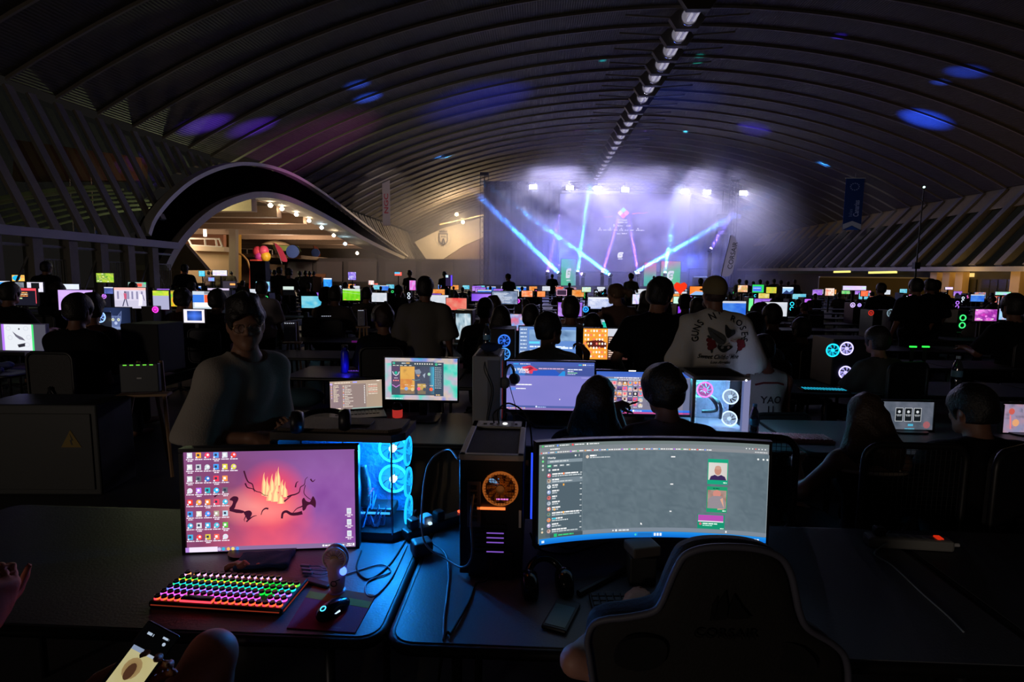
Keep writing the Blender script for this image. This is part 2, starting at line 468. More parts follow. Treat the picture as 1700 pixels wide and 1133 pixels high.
class Human:
    """joints of a figure; faces local +Y, its right hand on +X"""
    def __init__(s, seated=False, lean=0., side=0., twist=0., head=(0, 0, 0), sc=1., pz=None, build=1., R=None, L=None, legs=None, py=0., wide=1., female=False, hunch=0.):
        s.sc, s.build, s.wide, s.female = sc, build, wide, female
        pz = (.50 if seated else .93)*(1 if seated else sc) if pz is None else pz
        s.pel = V3(0, py, pz); T = rotm(twist, -lean, side); s.T = T; up = T[:, 2]; fw = T[:, 1]; rt = T[:, 0]
        s.up, s.fw, s.rt = up, fw, rt
        s.waist = s.pel+up*.17*sc; s.chest = s.pel+up*.34*sc-fw*.005; s.neck = s.pel+up*.52*sc+fw*(.0+hunch)*sc
        H = rotm(twist*.3+head[0], head[1], head[2]); s.H = H
        s.hc = s.neck+(up*.07+fw*.012)*sc+H[:, 2]*.115*sc+H[:, 1]*.025*sc
        w = (.165 if female else .185)*wide
        s.sh = [s.neck+(-up*.075+rt*w*g)*sc for g in (1, -1)]
        s.el, s.wr, s.hd, s.hn = [0, 0], [0, 0], [0, 0], [0, 0]
        for i, (g, A) in enumerate(((1, R), (-1, L))):
            A = A or {}
            ua = nrm(A.get('ua', (.12*g, .02, -1) if not seated else (.2*g, .25, -1))); fa = nrm(A.get('fa', (.02*g, .25, -1) if not seated else (-.15*g, 1, .05)))
            s.el[i] = s.sh[i]+ua*.285*sc; s.wr[i] = s.el[i]+fa*.25*sc; s.hd[i] = nrm(A.get('hd', fa)); s.hn[i] = V3(A.get('hn', (-g, 0, 0) if not seated else (0, 0, -1)))
            s.__dict__.setdefault('curl', [None, None])[i] = A.get('curl', (.3, .35, .4, .45)); s.__dict__.setdefault('thumb', [0, 0])[i] = A.get('thumb', .3)
        s.hip = [s.pel+V3(.088*g, 0, -.03)*sc for g in (1, -1)]
        s.kn, s.an = [0, 0], [0, 0]
        for i, g in enumerate((1, -1)):
            if legs: s.kn[i], s.an[i] = V3(legs[i][0]), V3(legs[i][1])
            elif seated: s.kn[i] = s.hip[i]+V3(.07*g, .42, .0); s.an[i] = V3(s.kn[i][0]+.01*g, s.kn[i][1]+.02, .09)
            else: s.kn[i] = V3(s.hip[i][0]+.015*g, py+.015, .49*sc); s.an[i] = V3(s.hip[i][0]+.02*g, py-.02, .085)
    def torso(s, S, o=0., k=.05):
        b = s.build; sc = s.sc; T = s.T; c = s.pel; up = s.up
        S.ell(s.pel+up*.02, V3(.165*b+o, .115*b+o, .13+o)*sc, T, k)
        S.ell(s.waist, V3(.138*b+o, .10*b+o, .15)*sc, T, k)
        S.ell(s.chest+up*.02, V3(.16*b*s.wide+o, .112*b+o, .19+o*.5)*sc, T, k)
        S.cap(s.sh[0]-s.rt*.03-up*.005, s.sh[1]+s.rt*.03-up*.005, .062*sc*b+o*.8, k=k)
        for i in (0, 1): S.cap(s.neck+up*.01, s.sh[i]-up*.0, .045*sc+o*.6, .05*sc+o*.8, k=.04)
        if s.female:
            for g in (1, -1): S.ell(s.chest+s.rt*.07*g+s.fw*.085-up*.02, (.055+o, .05+o, .055+o), T, .04)
    def head(s, S, face=True):
        H, c, q = s.H, s.hc, s.sc
        P = lambda x, y, z: c+H@(V3(x, y, z)*q)
        S.cap(s.neck-s.up*.04, s.hc-s.H[:, 2]*.05*q-s.H[:, 1]*.025*q, .056*q*(.9 if s.female else 1.05), .053*q*(.9 if s.female else 1.05), k=.035)
        S.ell(P(0, -.012, .03), V3(.0755, .097, .09)*q, H, .02); S.ell(P(0, .024, -.035), V3(.061, .068, .083)*q, H, .03)
        for g in (1, -1):
            S.cap(P(.05*g, .0, -.058), P(.012*g, .066, -.098), .02*q, .018*q, k=.03)
            S.ell(P(.078*g, -.006, -.012), V3(.0085, .021, .034)*q, H@rotm(.35*g), .008)
        S.ell(P(0, .07, -.1), V3(.02, .018, .018)*q, H, .02)
        if face:
            S.cap(P(-.042, .074, .014), P(.042, .074, .014), .0135*q, k=.02)
            for g in (1, -1):
                S.ell(P(.04*g, .064, -.03), V3(.022, .018, .016)*q, H, .02)
                S.ell(P(.031*g, .094, -.003), V3(.019, .014, .011)*q, H, .01, sub=True)
                S.ell(P(.0305*g, .0765, -.004), V3(.0125, .0125, .0115)*q, H, .002)
                S.ell(P(.0125*g, .094, -.035), V3(.009, .012, .008)*q, H, .008)
            S.cap(P(0, .083, .008), P(0, .108, -.028), .0085*q, .0115*q, k=.012)
            S.cap(P(-.021, .082, -.057), P(.021, .082, -.057), .0065*q, k=.008); S.cap(P(-.017, .081, -.068), P(.017, .081, -.068), .0075*q, k=.006)
    def body(s, fingers=True, face=True, legs=True, k=.04, arms=(0, 1)):
        S = SDF(); s.torso(S, 0, k); s.head(S, face); q = s.sc
        for i in arms:
            S.cap(s.sh[i], s.el[i], .052*q*s.build, .04*q, k=.04); S.cap(s.el[i], s.wr[i], .041*q, .027*q, k=.02)
            if fingers: hand(S, s.wr[i], s.hd[i], s.hn[i], (1, -1)[i]*-1., s.curl[i], s.thumb[i], q)
            else: S.ell(s.wr[i]+s.hd[i]*.07, V3(.03, .03, .075), None, .02)
        if legs:
            for i in (0, 1):
                S.cap(s.hip[i], s.kn[i], .085*q*s.build, .056*q, k=.05); S.cap(s.kn[i], s.an[i], .056*q, .04*q, k=.03)
                S.cap(s.an[i]-V3(0, .03, .03), s.an[i]+V3((.03, -.03)[i], .15, -.05), .038*q, .03*q, k=.03)
        return S
    def shirt(s, o=.022, sleeve=.6, hem=-.06, flare=0., neck=.075, seed=1., rip=.004, slo=.03, both=True):
        S = SDF(); s.torso(S, o, .05); q = s.sc
        S.ell(s.pel+s.up*.0, V3(.16*s.build+o+flare, .115*s.build+o+flare, .15), s.T, .06)
        for i in (0, 1):
            d = s.el[i]-s.sh[i]; t = min(sleeve, 1.)
            S.cap(s.sh[i]-s.up*.0, s.sh[i]+d*t, .056*q*s.build+o, .05*q+o+slo, k=.05)
            if sleeve > 1: S.cap(s.el[i], s.el[i]+(s.wr[i]-s.el[i])*(sleeve-1), .043*q+o, .034*q+o, k=.03)
            elif sleeve > 0:
                dn = nrm(d); S.cuts.append((s.sh[i]+d*t, dn, 'arm', s.sh[i], i))
        S.noise = ripple(rip, 26, seed)
        # trim the sleeve ends with balls of emptiness, the neck with another
        cuts = S.cuts; S.cuts = []
        for c in cuts:
            S.ell(c[0]+c[1]*.075, V3(.11, .11, .072), np.stack([np.cross(c[1], [0.3, 1, .1])/np.linalg.norm(np.cross(c[1], [.3, 1, .1])), np.cross(c[1], nrm(np.cross(c[1], [0.3, 1, .1]))), c[1]], 1), .004, sub=True)
        S.ell(s.neck+s.up*.035+s.fw*.02, V3(neck, neck+.01, .05), s.T, .006, sub=True)
        S.cut(s.pel+s.up*hem, -s.up); return S
    def trousers(s, o=.014, to=1.):
        S = SDF(); q = s.sc
        S.ell(s.pel+s.up*.0, V3(.163*s.build+o, .115*s.build+o, .12), s.T, .04)
        for i in (0, 1):
            if to > 1e-6: S.cap(s.hip[i], s.hip[i]+(s.kn[i]-s.hip[i])*min(1, to*2), .087*q*s.build+o, .062*q+o, k=.05)
            if to > .5: S.cap(s.kn[i], s.kn[i]+(s.an[i]-s.kn[i])*(to*2-1), .06*q+o, .045*q+o, k=.03)
        S.noise = ripple(.003, 30, 2.); S.cut(s.pel+s.up*.09, s.up); return S
    def shoes(s):
        S = SDF()
        for i in (0, 1):
            a = s.an[i]; S.cap(a-V3(0, .035, .035), a+V3((.03, -.03)[i], .16, -.045), .045, .038, k=.02)
        S.cut((0, 0, .0), (0, 0, -1)); return S
    def hair(s, t=.014, low=-.06, tous=.004, freq=60, fringe=.0, seed=0., kind='short', vol=(0, 0, 0)):
        S = SDF(); H, c, q = s.H, s.hc, s.sc; P = lambda x, y, z: c+H@(V3(x, y, z)*q)
        S.ell(P(0, -.012+vol[1]*.3, .03+vol[2]*.4), V3(.0755+t+vol[0], .097+t+vol[1], .09+t+vol[2])*q, H, .02)
        S.ell(P(0, -.04, -.03), V3(.066+t, .06+t, .06)*q, H, .03)
        if kind == 'long':
            dn = V3(0, 0, -1)
            for x in (-.05, 0, .05): S.cap(P(x, -.055, -.02), P(x, -.07, -.02)+dn*.15-s.fw*.045+s.rt*x*.6, .052, .062, k=.04)
            for x in (-.09, 0, .09): S.cap(P(x*.8, -.07, -.02)+dn*.15-s.fw*.045, P(x*1.1, -.06, 0)+dn*.37-s.fw*.075, .06, .035, k=.05)
        elif kind == 'pony':
            S.ell(P(0, -.115, .03), V3(.028, .03, .03), H, .02); a = P(0, -.13, .03); b = P(.0, -.19, .0); e = b+V3(0, 0, -.15)-s.fw*.0; S.cap(a, b, .024, .034, k=.02); S.cap(b, e, .034, .032, k=.03); S.cap(e, e+V3(0, 0, -.1), .03, .012, k=.03)
        elif kind == 'bun': S.ell(P(0, -.13, .04), V3(.045, .04, .045), H, .02)
        S.ell(P(0, .105, -.055+fringe), V3(.07, .088, .098)*q, H, .012, sub=True)
        for g in (1, -1): S.ell(P(.085*g, .0, -.03), V3(.03, .028, .05)*q, H, .01, sub=True) if kind == 'short' else None
        if kind in ('short', 'pony', 'bun'): S.cut(P(0, 0, low), -H[:, 2])
        S.noise = ripple(tous, freq, seed); return S
_SK = {}
def skin(tone='#b98a70'): return M('skin_'+tone[1:], tone, .55, bump=.05, scale=120, vary=.06)
def cloth(col, nm=None): return M('cloth_'+(nm or col[1:]), col, .9, bump=.25, scale=160, vary=.08, spec=.15)
HAIR = lambda c='#1a1411': M('hair_'+c[1:], c, .55, bump=.6, scale=90, vary=.3)
def person(hm, name, label, loc, rz, shirt=None, hair=None, trousers='#1d2028', skin_tone='#b98a70', h=.013, cat='person', group=None, shirt_kw={}, hair_kw={}, body_kw={}, hh=None, shoes=None, to=1., extra=None):
    r = thing(name, label, cat, loc, rz, group)
    sdf_obj(hm.body(**body_kw), h, 'body', skin(skin_tone), r)
    if shirt: sdf_obj(hm.shirt(**shirt_kw), h, 'shirt', shirt if not isinstance(shirt, str) else cloth(shirt), r)
    if hair: sdf_obj(hm.hair(**hair_kw), hh or min(h, .009), 'hair', HAIR(hair), r)
    if trousers: sdf_obj(hm.trousers(to=to), h*1.2, 'trousers', cloth(trousers), r)
    if shoes: sdf_obj(hm.shoes(), h*1.2, 'shoes', cloth(shoes), r)
    return r
# ------------------------------------------------------------------ the hall
RX, RH, RR = 8.6, 30.5, 62.1
def roofz(x): return 17.8-RR+math.sqrt(max(1., RR*RR-(x-RX)**2))
def roofhit(u, v):
    d = ray(u, v); t = 5.
    while t < 140:
        p = CAM+d*t
        if p[2] > roofz(p[0])-.2: break
        t += .25
    return Vector(p)
def concrete():
    m = M('board_marked_concrete', '#4f4a45', .85, bump=.3, scale=3., vary=.22); nt = m.node_tree; N = nt.nodes
    if 'boards' in N: return m
    tc = N.new('ShaderNodeTexCoord'); w = N.new('ShaderNodeTexWave'); w.name = 'boards'; w.bands_direction = 'X'
    w.inputs['Scale'].default_value = 2.2; w.inputs['Distortion'].default_value = .4
    bp = N.new('ShaderNodeBump'); bp.inputs['Strength'].default_value = .55; bp.inputs['Distance'].default_value = .03
    nt.links.new(tc.outputs['Object'], w.inputs['Vector']); nt.links.new(w.outputs['Fac'], bp.inputs['Height'])
    nt.links.new(bp.outputs['Normal'], N['Principled BSDF'].inputs['Normal']); return m
PER = 2.4
Y0 = -6.
mb = MB(); NX = 44
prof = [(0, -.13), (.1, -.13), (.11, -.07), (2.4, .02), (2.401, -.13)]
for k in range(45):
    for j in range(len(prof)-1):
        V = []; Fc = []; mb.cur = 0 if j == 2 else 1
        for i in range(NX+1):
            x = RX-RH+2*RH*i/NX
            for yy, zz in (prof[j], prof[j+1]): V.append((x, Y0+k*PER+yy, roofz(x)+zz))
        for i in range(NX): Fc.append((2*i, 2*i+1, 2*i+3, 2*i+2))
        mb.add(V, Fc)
struct(mb.build('ceiling', [concrete(), M('lit_lip_concrete', '#857d74', .8, vary=.12, scale=4)]))  # lips coloured paler to stand in for light catching their edges
mb = MB(); mb.box((-8, 46, -.15), (110, 112, .3)); struct(mb.build('floor', M('dark_hall_floor', '#3b3a3a', .55, bump=.1, scale=2., vary=.2)))
# end wall under the vault
mb = MB(); P = [(RX-RH-8, -.1), (RX+RH+4, -.1), (RX+RH+4, 9.)]+[(RX+RH*math.cos(PI*i/30), roofz(RX+RH*math.cos(PI*i/30))+.3) for i in range(31)]+[(RX-RH-8, 9.)]
mb.prism(P, .5, 102.); struct(mb.build('wall_back', M('end_wall_concrete', '#6d6862', .9, bump=.2, scale=2, vary=.15)))

# side struts: left and right glazed flanks
CONC = M('strut_concrete', '#857f76', .8, bump=.2, scale=6, vary=.15)
RAILX, RAILZ = -19., 3.37
def archpts(px, X): return [atx(u, v, X) for u, v in px]
OUT = [(235, 392), (242, 372), (255, 352), (276, 329), (304, 306), (336, 289), (370, 278), (402, 275), (440, 280), (480, 294), (520, 317), (560, 345), (600, 375), (640, 404), (672, 427)]
INN = [(272, 449), (284, 425), (302, 399), (330, 370), (360, 349), (390, 336), (420, 329), (450, 330), (480, 338), (520, 356), (560, 377), (600, 400), (640, 419), (668, 431)]
AO = spline(archpts(OUT, -19.6), 6); AI = spline(archpts(INN, -19.6), 6)
def arch_z(y, A):
    for a, b in zip(A, A[1:]):
        if a.y <= y <= b.y or b.y <= y <= a.y:
            t = (y-a.y)/(b.y-a.y) if b.y != a.y else 0; return a.z+(b.z-a.z)*t
    return None
first = None
def strut(x0, z0, x1, z1, y, wx=.5, wy=.22):
    m = MB(); a = Vector((x0, 0, z0)); b = Vector((x1, 0, z1)); d = b-a; L = d.length
    m.m = Matrix.Translation((0, y, 0)) @ Matrix.Translation((a+b)/2) @ d.to_track_quat('Z', 'Y').to_matrix().to_4x4()
    m.box((0, 0, 0), (wx, wy, L)); o = m.build('slanted_strut', CONC); return struct(o)
for k in range(42):
    y = Y0+k*PER+.08
    if y < 8 or y > 96: continue
    zt = roofz(RX-RH)-.3; ze = arch_z(y, AO)
    if ze is None or ze < RAILZ: t = 0.
    else: t = (ze-RAILZ)/(zt-RAILZ)
    if t < .96:
        for dy in (0, 1.05): strut(RX-RH, zt, RAILX+(RX-RH-RAILX)*t, RAILZ+(zt-RAILZ)*t, y+dy, .38, .14)
for k in range(42):
    y = Y0+k*PER+.08
    if y < 26 or y > 94: continue
    strut(RX+RH, roofz(RX+RH)-.3, 33.5, 2.6+(y-26)*.0167+.15, y, .6, .5)
# glass between the struts
mb = MB(); ys = [8+i*2.4 for i in range(37)]
for i in range(36):
    V = []
    for y in (ys[i], ys[i+1]):
        ze = arch_z(y, AO); t = 0 if ze is None else max(0, min(1, (ze-RAILZ)/(roofz(RX-RH)-.3-RAILZ)))
        V += [(RAILX-.3+(RX-RH-RAILX)*t, y, RAILZ+(9.5-RAILZ)*t), (RX-RH-.3, y, 9.5)]
    mb.add(V, [(0, 2, 3, 1)])
struct(mb.build('window_1', GLASS('flank_glass', '#c9d2d0', .10, .03)))
mb = MB(); mb.add([(33.9, 26, 2.7), (33.9, 94, 3.9), (38.3, 94, 8.4), (38.3, 26, 8.4)], [(0, 1, 2, 3)]); struct(mb.build('window_2', GLASS('flank_glass', '#c9d2d0', .10, .03)))
# roof edge beams, rails
mb = MB(); mb.add([(39.4, -6, 9.9), (39.4, 100, 9.9), (37.6, 100, 7.9), (37.6, -6, 7.9), (39.9, -6, 9.9), (39.9, 100, 9.9), (38.1, 100, 7.9), (38.1, -6, 7.9)], [(0, 1, 2, 3), (4, 7, 6, 5), (0, 4, 5, 1), (3, 2, 6, 7)]); struct(mb.build('trim_2', M('ochre_concrete', '#9c8a63', .85, bump=.2, scale=5, vary=.15)))
mb = MB(); mb.box((RAILX+.1, 16, RAILZ-.05), (.45, 25, .34)); struct(mb.build('trim_3', M('painted_rail', '#9a98a6', .6)))
mb = MB(); mb.box((33.3, 0, 0), (.5, 68.02, .35)); o = mb.build('trim_4', M('pale_beam', '#a39b90', .7)); o.location = (0, 60, 3.15); o.rotation_euler = (.0167, 0, 0); struct(o)
# posts, lattice and braces below the left rail
WH = M('rail_white_paint', '#9b9a98', .6)
for i in range(11):
    y = 10.6+i*1.62
    if y > 28.6: break
    m = MB(); m.box((RAILX, y, RAILZ/2), (.42, .42, RAILZ)); struct(m.build('rail_post', CONC))
    y2 = y+.21; m = MB()
    if i % 2 == 0:
        for j in range(9): m.cyl((RAILX, y2+.14+j*.13, .0), (RAILX, y2+.14+j*.13, 2.35), .018, 6)
        m.cyl((RAILX, y2, 2.35), (RAILX, y2+1.2, 2.35), .025, 6)
    m.cyl((RAILX-.05, y2, .3 if i % 2 else 2.4), (RAILX-.05, y2+1.2, 2.4 if i % 2 else .3), .04, 6)
    m.cyl((RAILX, y2, 2.85), (RAILX, y2+1.2, 2.85), .06, 6)
    struct(m.build('lattice_panel', WH))
# the big side arch: lit rim, dark infill, concrete inner rim
def ribbon(A, w, d, name, mat, off=0.):
    m = MB(); V = []; Fc = []
    for i, p in enumerate(A):
        q = A[min(i+1, len(A)-1)]-A[max(i-1, 0)]; n = Vector((0, -q.z, q.y)).normalized()
        if n.z < 0: n = -n
        for a in (0, w):
            for b in (off, off+d): V.append(p+n*a+Vector((b, 0, 0)))
    for i in range(len(A)-1):
        o = 4*i
        for a, b in ((0, 1), (1, 3), (3, 2), (2, 0)): Fc.append((o+a, o+b, o+4+b, o+4+a))
    Fc += [(0, 2, 3, 1), (4*len(A)-4, 4*len(A)-3, 4*len(A)-1, 4*len(A)-2)]
    m.add(V, Fc); return m.build(name, mat)
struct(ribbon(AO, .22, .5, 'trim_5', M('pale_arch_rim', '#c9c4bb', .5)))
struct(ribbon(AI, .42, -2.2, 'trim_6', M('arch_shell', '#b8b0a2', .7, bump=.15, scale=3, vary=.1), .35))
mb = MB(); n = 90; V = []; Fc = []
for i in range(n+1):
    a = AO[min(len(AO)-1, int(i*len(AO)/(n+1)))]; b = AI[min(len(AI)-1, int(i*len(AI)/(n+1)))]
    V += [a+Vector((-.1, 0, 0)), b+Vector((-.1, 0, 0)), a+Vector((-.35, 0, 0)), b+Vector((-.35, 0, 0))]
for i in range(n): Fc += [(4*i, 4*i+1, 4*i+5, 4*i+4), (4*i+2, 4*i+6, 4*i+7, 4*i+3)]
mb.add(V, Fc); struct(mb.build('wall_left', M('black_drape', '#060505', .95, spec=.0)))
# dark brown triangular return below the inner arch
mb = MB(); a = [aty(u, v, 36.) for u, v in ((272, 449), (307, 405), (345, 449))]; a = [(p.x, p.z) for p in a]; mb.prism(a, .4, 36.); struct(mb.build('trim_7', M('brown_concrete', '#7a6656', .9, bump=.2, scale=4, vary=.2)))

# ---- annex beyond the arch
WARM = M('annex_cream_wall', '#c8ab84', .85, vary=.06, scale=1.5)
BRN = M('annex_brick', '#8f6148', .9, bump=.4, scale=9, vary=.2)
def slab(px, Y, d, name, mat, parent=None, structure=False):
    pts = [aty(u, v, Y) for u, v in px]; m = MB(); m.prism([(p.x, p.z) for p in pts], d, Y); o = m.build(name, mat, parent)
    return struct(o) if structure else o
mb = MB(); mb.prism([(-21.2, 40), (-21.2, 100), (-66, 100), (-26.6, 40)], .3, 7.45, 'z'); struct(mb.build('ceiling_annex', M('annex_ceiling', '#6f5a49', .9)))
mb = MB(); mb.box((-42, 104, 4), (70, .4, 9)); struct(mb.build('wall_annex_end', M('annex_end', '#7b6a55', .9)))
BEAM = M('annex_beam', '#b59a82', .8, bump=.1, scale=5, vary=.1)
for yy in (41, 45, 50, 56, 63, 71, 81, 92):
    xl_ = -.665*yy; m = MB(); m.box(((xl_-21)/2, yy, 7.0), (-21-xl_, .8, .9)); struct(m.build('annex_beam', BEAM))
slab([(300, 470), (300, 380), (333, 352), (371, 352), (371, 470)], 64., .6, 'wall_annex_brick', BRN, structure=True)
slab([(371, 470), (371, 352), (395, 352), (395, 470)], 66., .8, 'wall_annex_ochre', M('annex_ochre', '#8a6a1e', .9, vary=.2, scale=3), structure=True)
slab([(312, 470), (312, 415), (380, 418), (380, 470)], 60., .5, 'wall_annex_cream', WARM, structure=True)
slab([(380, 470), (380, 352), (391, 352), (391, 470)], 58., .6, 'annex_pillar', M('annex_pillar', '#9a8a78', .8), structure=True)
r = thing('balcony', 'pale balcony with white framed railing beyond the lit side arch', 'balcony', (0, 0, 0))
slab([(306, 416), (306, 407), (372, 410), (372, 418)], 58., 1.6, 'floor_slab', M('balcony_slab', '#cbb79a', .8), r)
rm = MB()
for a, b in (((312, 396), (318, 407)), ((340, 396), (341, 408)), ((358, 397), (360, 409)), ((364, 397), (369, 410))): rm.cyl(aty(*a, 58), aty(*b, 58), .09, 6)
rm.cyl(aty(312, 396, 58), aty(364, 397, 58), .1, 6); rm.cyl(aty(318, 407, 58), aty(369, 410, 58), .07, 6); rm.build('railing', M('railing_white', '#e8e2d6', .5), r)
m = MB(); a = aty(340, 382, 60); m.cyl(a-Vector((0, 0, .7)), a+Vector((0, 0, .7)), .16, 10); tag(m.build('wall_lamp', EM('lamp_warm_white', '#fff0d8', 6.)), 'small upright white lamp on the brick wall beyond the arch', 'lamp')
# mezzanine with plants, parasol, flags and balloons
slab([(396, 470), (396, 436), (470, 440), (470, 470)], 74., .5, 'wall_annex_low', M('annex_low', '#6b5844', .9), structure=True)
slab([(394, 420), (500, 424), (500, 430), (394, 426)], 74., 22., 'mezzanine_floor', M('mezz', '#a08a70', .8), structure=True)
def simple(name, label, cat, mb, mat, group=None): return tag(mb.build(name, mat, smooth='auto'), label, cat, group)
m = MB()
for a, b in (((396, 413), (396, 421)), ((410, 413), (410, 422)), ((424, 413), (424, 422)), ((438, 414), (438, 423)), ((452, 415), (452, 423))): m.cyl(aty(*a, 73.5), aty(*b, 73.5), .08, 6)
m.cyl(aty(396, 413, 73.5), aty(452, 415, 73.5), .08, 6); simple('railing', 'white railing along the mezzanine edge beyond the arch', 'railing', m, M('railing_white', '#e8e2d6', .5))
p = aty(458, 421, 73.); r = thing('parasol', 'cream parasol open on the mezzanine beyond the arch', 'parasol', p)
MB().lathe([(1.9, 1.1), (1.2, 1.5), (.1, 1.8)], 16).build('canopy', M('parasol_cloth', '#d9b98e', .8), r, True); MB().cyl((0, 0, 0), (0, 0, 1.6), .05, 8).build('pole', WH, r)
def flag(u0, v0, u1, v1, Y, col, label, txt=None, w=.75):
    a = aty(u0, v0, Y); b = aty(u1, v1, Y); H = a.z-b.z; r = thing('feather_flag', label, 'flag', (b.x, Y, b.z)); dx = a.x-b.x
    mm = MB(); mm.tube(spline([(0, 0, 0), (dx*.35, 0, H*.4), (dx*.75, 0, H*.75), (dx, 0, H)], 6), .025*Y/40, 6); mm.build('pole', M('flag_pole', '#2a2a2c', .4), r)
    pts = [(.03, H*.12), (dx*.35, H*.4), (dx*.75, H*.75), (dx, H), (dx+w*.35, H*.97), (dx*.75+w*.9, H*.78), (dx*.35+w*1.05, H*.42), (w*.95, H*.12)]
    mm = MB(); mm.prism([(p[0], p[1]) for p in outline([(x, z, 0) for x, z in pts], 4)], .02); mm.build('cloth', TRANS('flag_'+col[1:], col), r)
    if b.z > .2 and Y < 75: MB().cyl((0, 0, -b.z), (0, 0, .02), .05, 6).build('pole_base', M('flag_pole', '#2a2a2c', .4), r)
    return r, dx, H
flag(455, 404, 468, 438, 71., '#e04f7d', 'tall pink feather flag beside the balloons beyond the arch')
flag(520, 408, 524, 428, 84., '#e08a6a', 'small orange feather flag far inside the annex')
for (u, v, c, n) in ((428, 418, '#f0506c', 'rose'), (438, 417, '#ef5f86', 'pink'), (431, 426, '#e04fc0', 'magenta'), (441, 426, '#f2c83a', 'yellow')):
    p = aty(u, v, 70); m = MB(); m.ball((0, 0, 0), (.62, .62, .7)); m.cyl((0, 0, -.8), (0, 0, -.66), .1, 6, .02); m.cyl((0, 0, -p.z), (0, 0, -.75), .012, 4); o = simple('balloon', f'round {n} balloon in the bunch above the red kiosk', 'balloon', m, M('balloon_'+n, c, .35)); o.location = p
p = aty(486, 418, 72.); m = MB(); m.cyl((0, -.1, 0), (0, .1, 0), .85, 24); o = simple('round_sign', 'round blue sign on the mezzanine front', 'sign', m, M('sign_blue', '#2f4f9a', .5)); o.location = p
p = aty(524, 420, 80.); m = MB(); m.cyl((0, -.1, 0), (0, .1, 0), .6, 24); o = simple('round_sign', 'small round blue sign next to the orange flag', 'sign', m, M('sign_blue', '#2f4f9a', .5)); o.location = p
o = slab([(451, 407), (495, 409), (500, 418), (455, 416)], 73., .1, 'banner', M('banner_green', '#8fae62', .7)); tag(o, 'long pale green banner on the mezzanine railing', 'banner')
o = slab([(413, 487), (415, 431), (427, 431), (425, 487)], 68., 1.2, 'kiosk_panel', M('kiosk_red', '#e2564a', .7)); tag(o, 'tall red promotional panel under the balloons', 'panel')
m = MB(); m.tube([aty(u, v, 66.) for u, v in ((393, 420), (403, 424), (411, 433), (415, 446))], .12, 8); struct(m.build('curved_handrail', M('wood_rail', '#a07a45', .6)))
o = slab([(505, 455), (505, 470), (540, 470), (540, 455)], 76., .3, 'wall_annex_back', BRN, structure=True)
# lamps in the arch soffit
for i, (u, v) in enumerate(((449, 341), (468, 346.5), (492, 356), (513, 366.5), (534, 378), (554, 391), (573, 405), (593, 420.5))):
    p = atx(u, v, -20.6); r = thing('soffit_lamp', f"round recessed lamp in the arch soffit, {['first','second','third','fourth','fifth','sixth','seventh','last'][i]} from the crown", 'lamp', p, 0, 'lamps in the arch soffit')
    MB().ball((0, 0, 0), (.17, .17, .17), 12, 8).build('bulb', EM('soffit_white' if i not in (4, 6) else 'soffit_blue', '#ffe9c8' if i not in (4, 6) else '#bfe6ff', 25., 'NONE'), r, True)
    MB().torus((0, 0, .06), .22, .04, 16, 6).build('rim', WH, r)
def light(kind, name, loc, e, col, size=.3, target=None, ang=None, blend=.4):
    l = bpy.data.lights.new(name, kind); l.energy = e; l.color = hx(col); o = bpy.data.objects.new(name, l); COL.objects.link(o); o.location = loc
    if kind == 'AREA': l.size = size
    else: l.shadow_soft_size = size
    if kind == 'SPOT': l.spot_size = math.radians(ang); l.spot_blend = blend
    if target is not None: o.rotation_euler = (Vector(target)-Vector(loc)).to_track_quat('-Z', 'Y').to_euler()
    return o
for (x, y, z, e) in ((-24, 50, 5.2, 700), (-30, 66, 5.5, 1500), (-38, 56, 5, 900), (-27, 82, 5, 700)): light('POINT', 'annex_lamp', (x, y, z), e*.8, '#ffe0c2', .5)
light('POINT', 'annex_lamp', (-24.0, 37, 3.2), 160, '#ffe0c4', .3)

# ---- far left: low service wall, white crest wall, hanging banners
o = slab([(476, 470), (476, 428), (805, 431), (805, 470)], 80., .5, 'wall_service', M('service_wall', '#6a6468', .9, vary=.1, scale=2), structure=True)
for u0, u1 in ((478, 518), (526, 568), (578, 625), (640, 690), (700, 752)):
    o = slab([(u0, 468), (u0, 434.5), (u1, 434.8), (u1, 468)], 79.6, .25, 'service_panel', M('service_panel', '#7c747a', .8), structure=True)
slab([(688, 402), (735, 379), (802, 361), (802, 394), (770, 408), (735, 431), (708, 431)], 88., 1., 'wall_crest', M('crest_wall_white', '#d6cdbb', .8, vary=.04, scale=1), structure=True)
slab([(735, 432), (770, 409), (803, 394), (803, 432)], 87., .8, 'wall_arch_brown', M('brown_concrete', '#7a6656', .9), structure=True)
# the crest: crown, shield, arch of writing
C0 = aty(736, 397, 87.85); k = .094
class Flat:
    """flat shapes on a vertical plane facing the room, in metres about a centre"""
    def __init__(s, c, mat, d=.03): s.mb = MB(); s.c = c; s.mat = mat; s.d = d
    def poly(s, pts): s.mb.prism([(s.c.x+x, s.c.z+z) for x, z in pts], s.d, s.c.y-s.d); return s
NAVY = M('crest_navy', '#23305c', .8)
fl = Flat(C0, NAVY)
def ringpoly(rx, rz, w, a0, a1, n=12):
    o = [(rx*math.cos(math.radians(a0+(a1-a0)*i/n)), rz*math.sin(math.radians(a0+(a1-a0)*i/n))) for i in range(n+1)]
    return o+[(x*(1-w/rx), z*(1-w/rz)) for x, z in reversed(o)]
sh = [(-.72, .9), (.72, .9), (.72, -.3), (.45, -.75), (0, -1.0), (-.45, -.75), (-.72, -.3)]
si = [(x*.8, z*.82) for x, z in sh]
for i in range(7): j = (i+1) % 7; fl.poly([sh[i], sh[j], si[j], si[i]])
fl.poly([(-.35, -.75), (-.1, .1), (0, .1), (-.1, -.8)]); fl.poly([(.35, -.75), (.1, .1), (0, .1), (.1, -.8)]); fl.poly([(-.4, .3), (.4, .3), (.4, .42), (-.4, .42)])
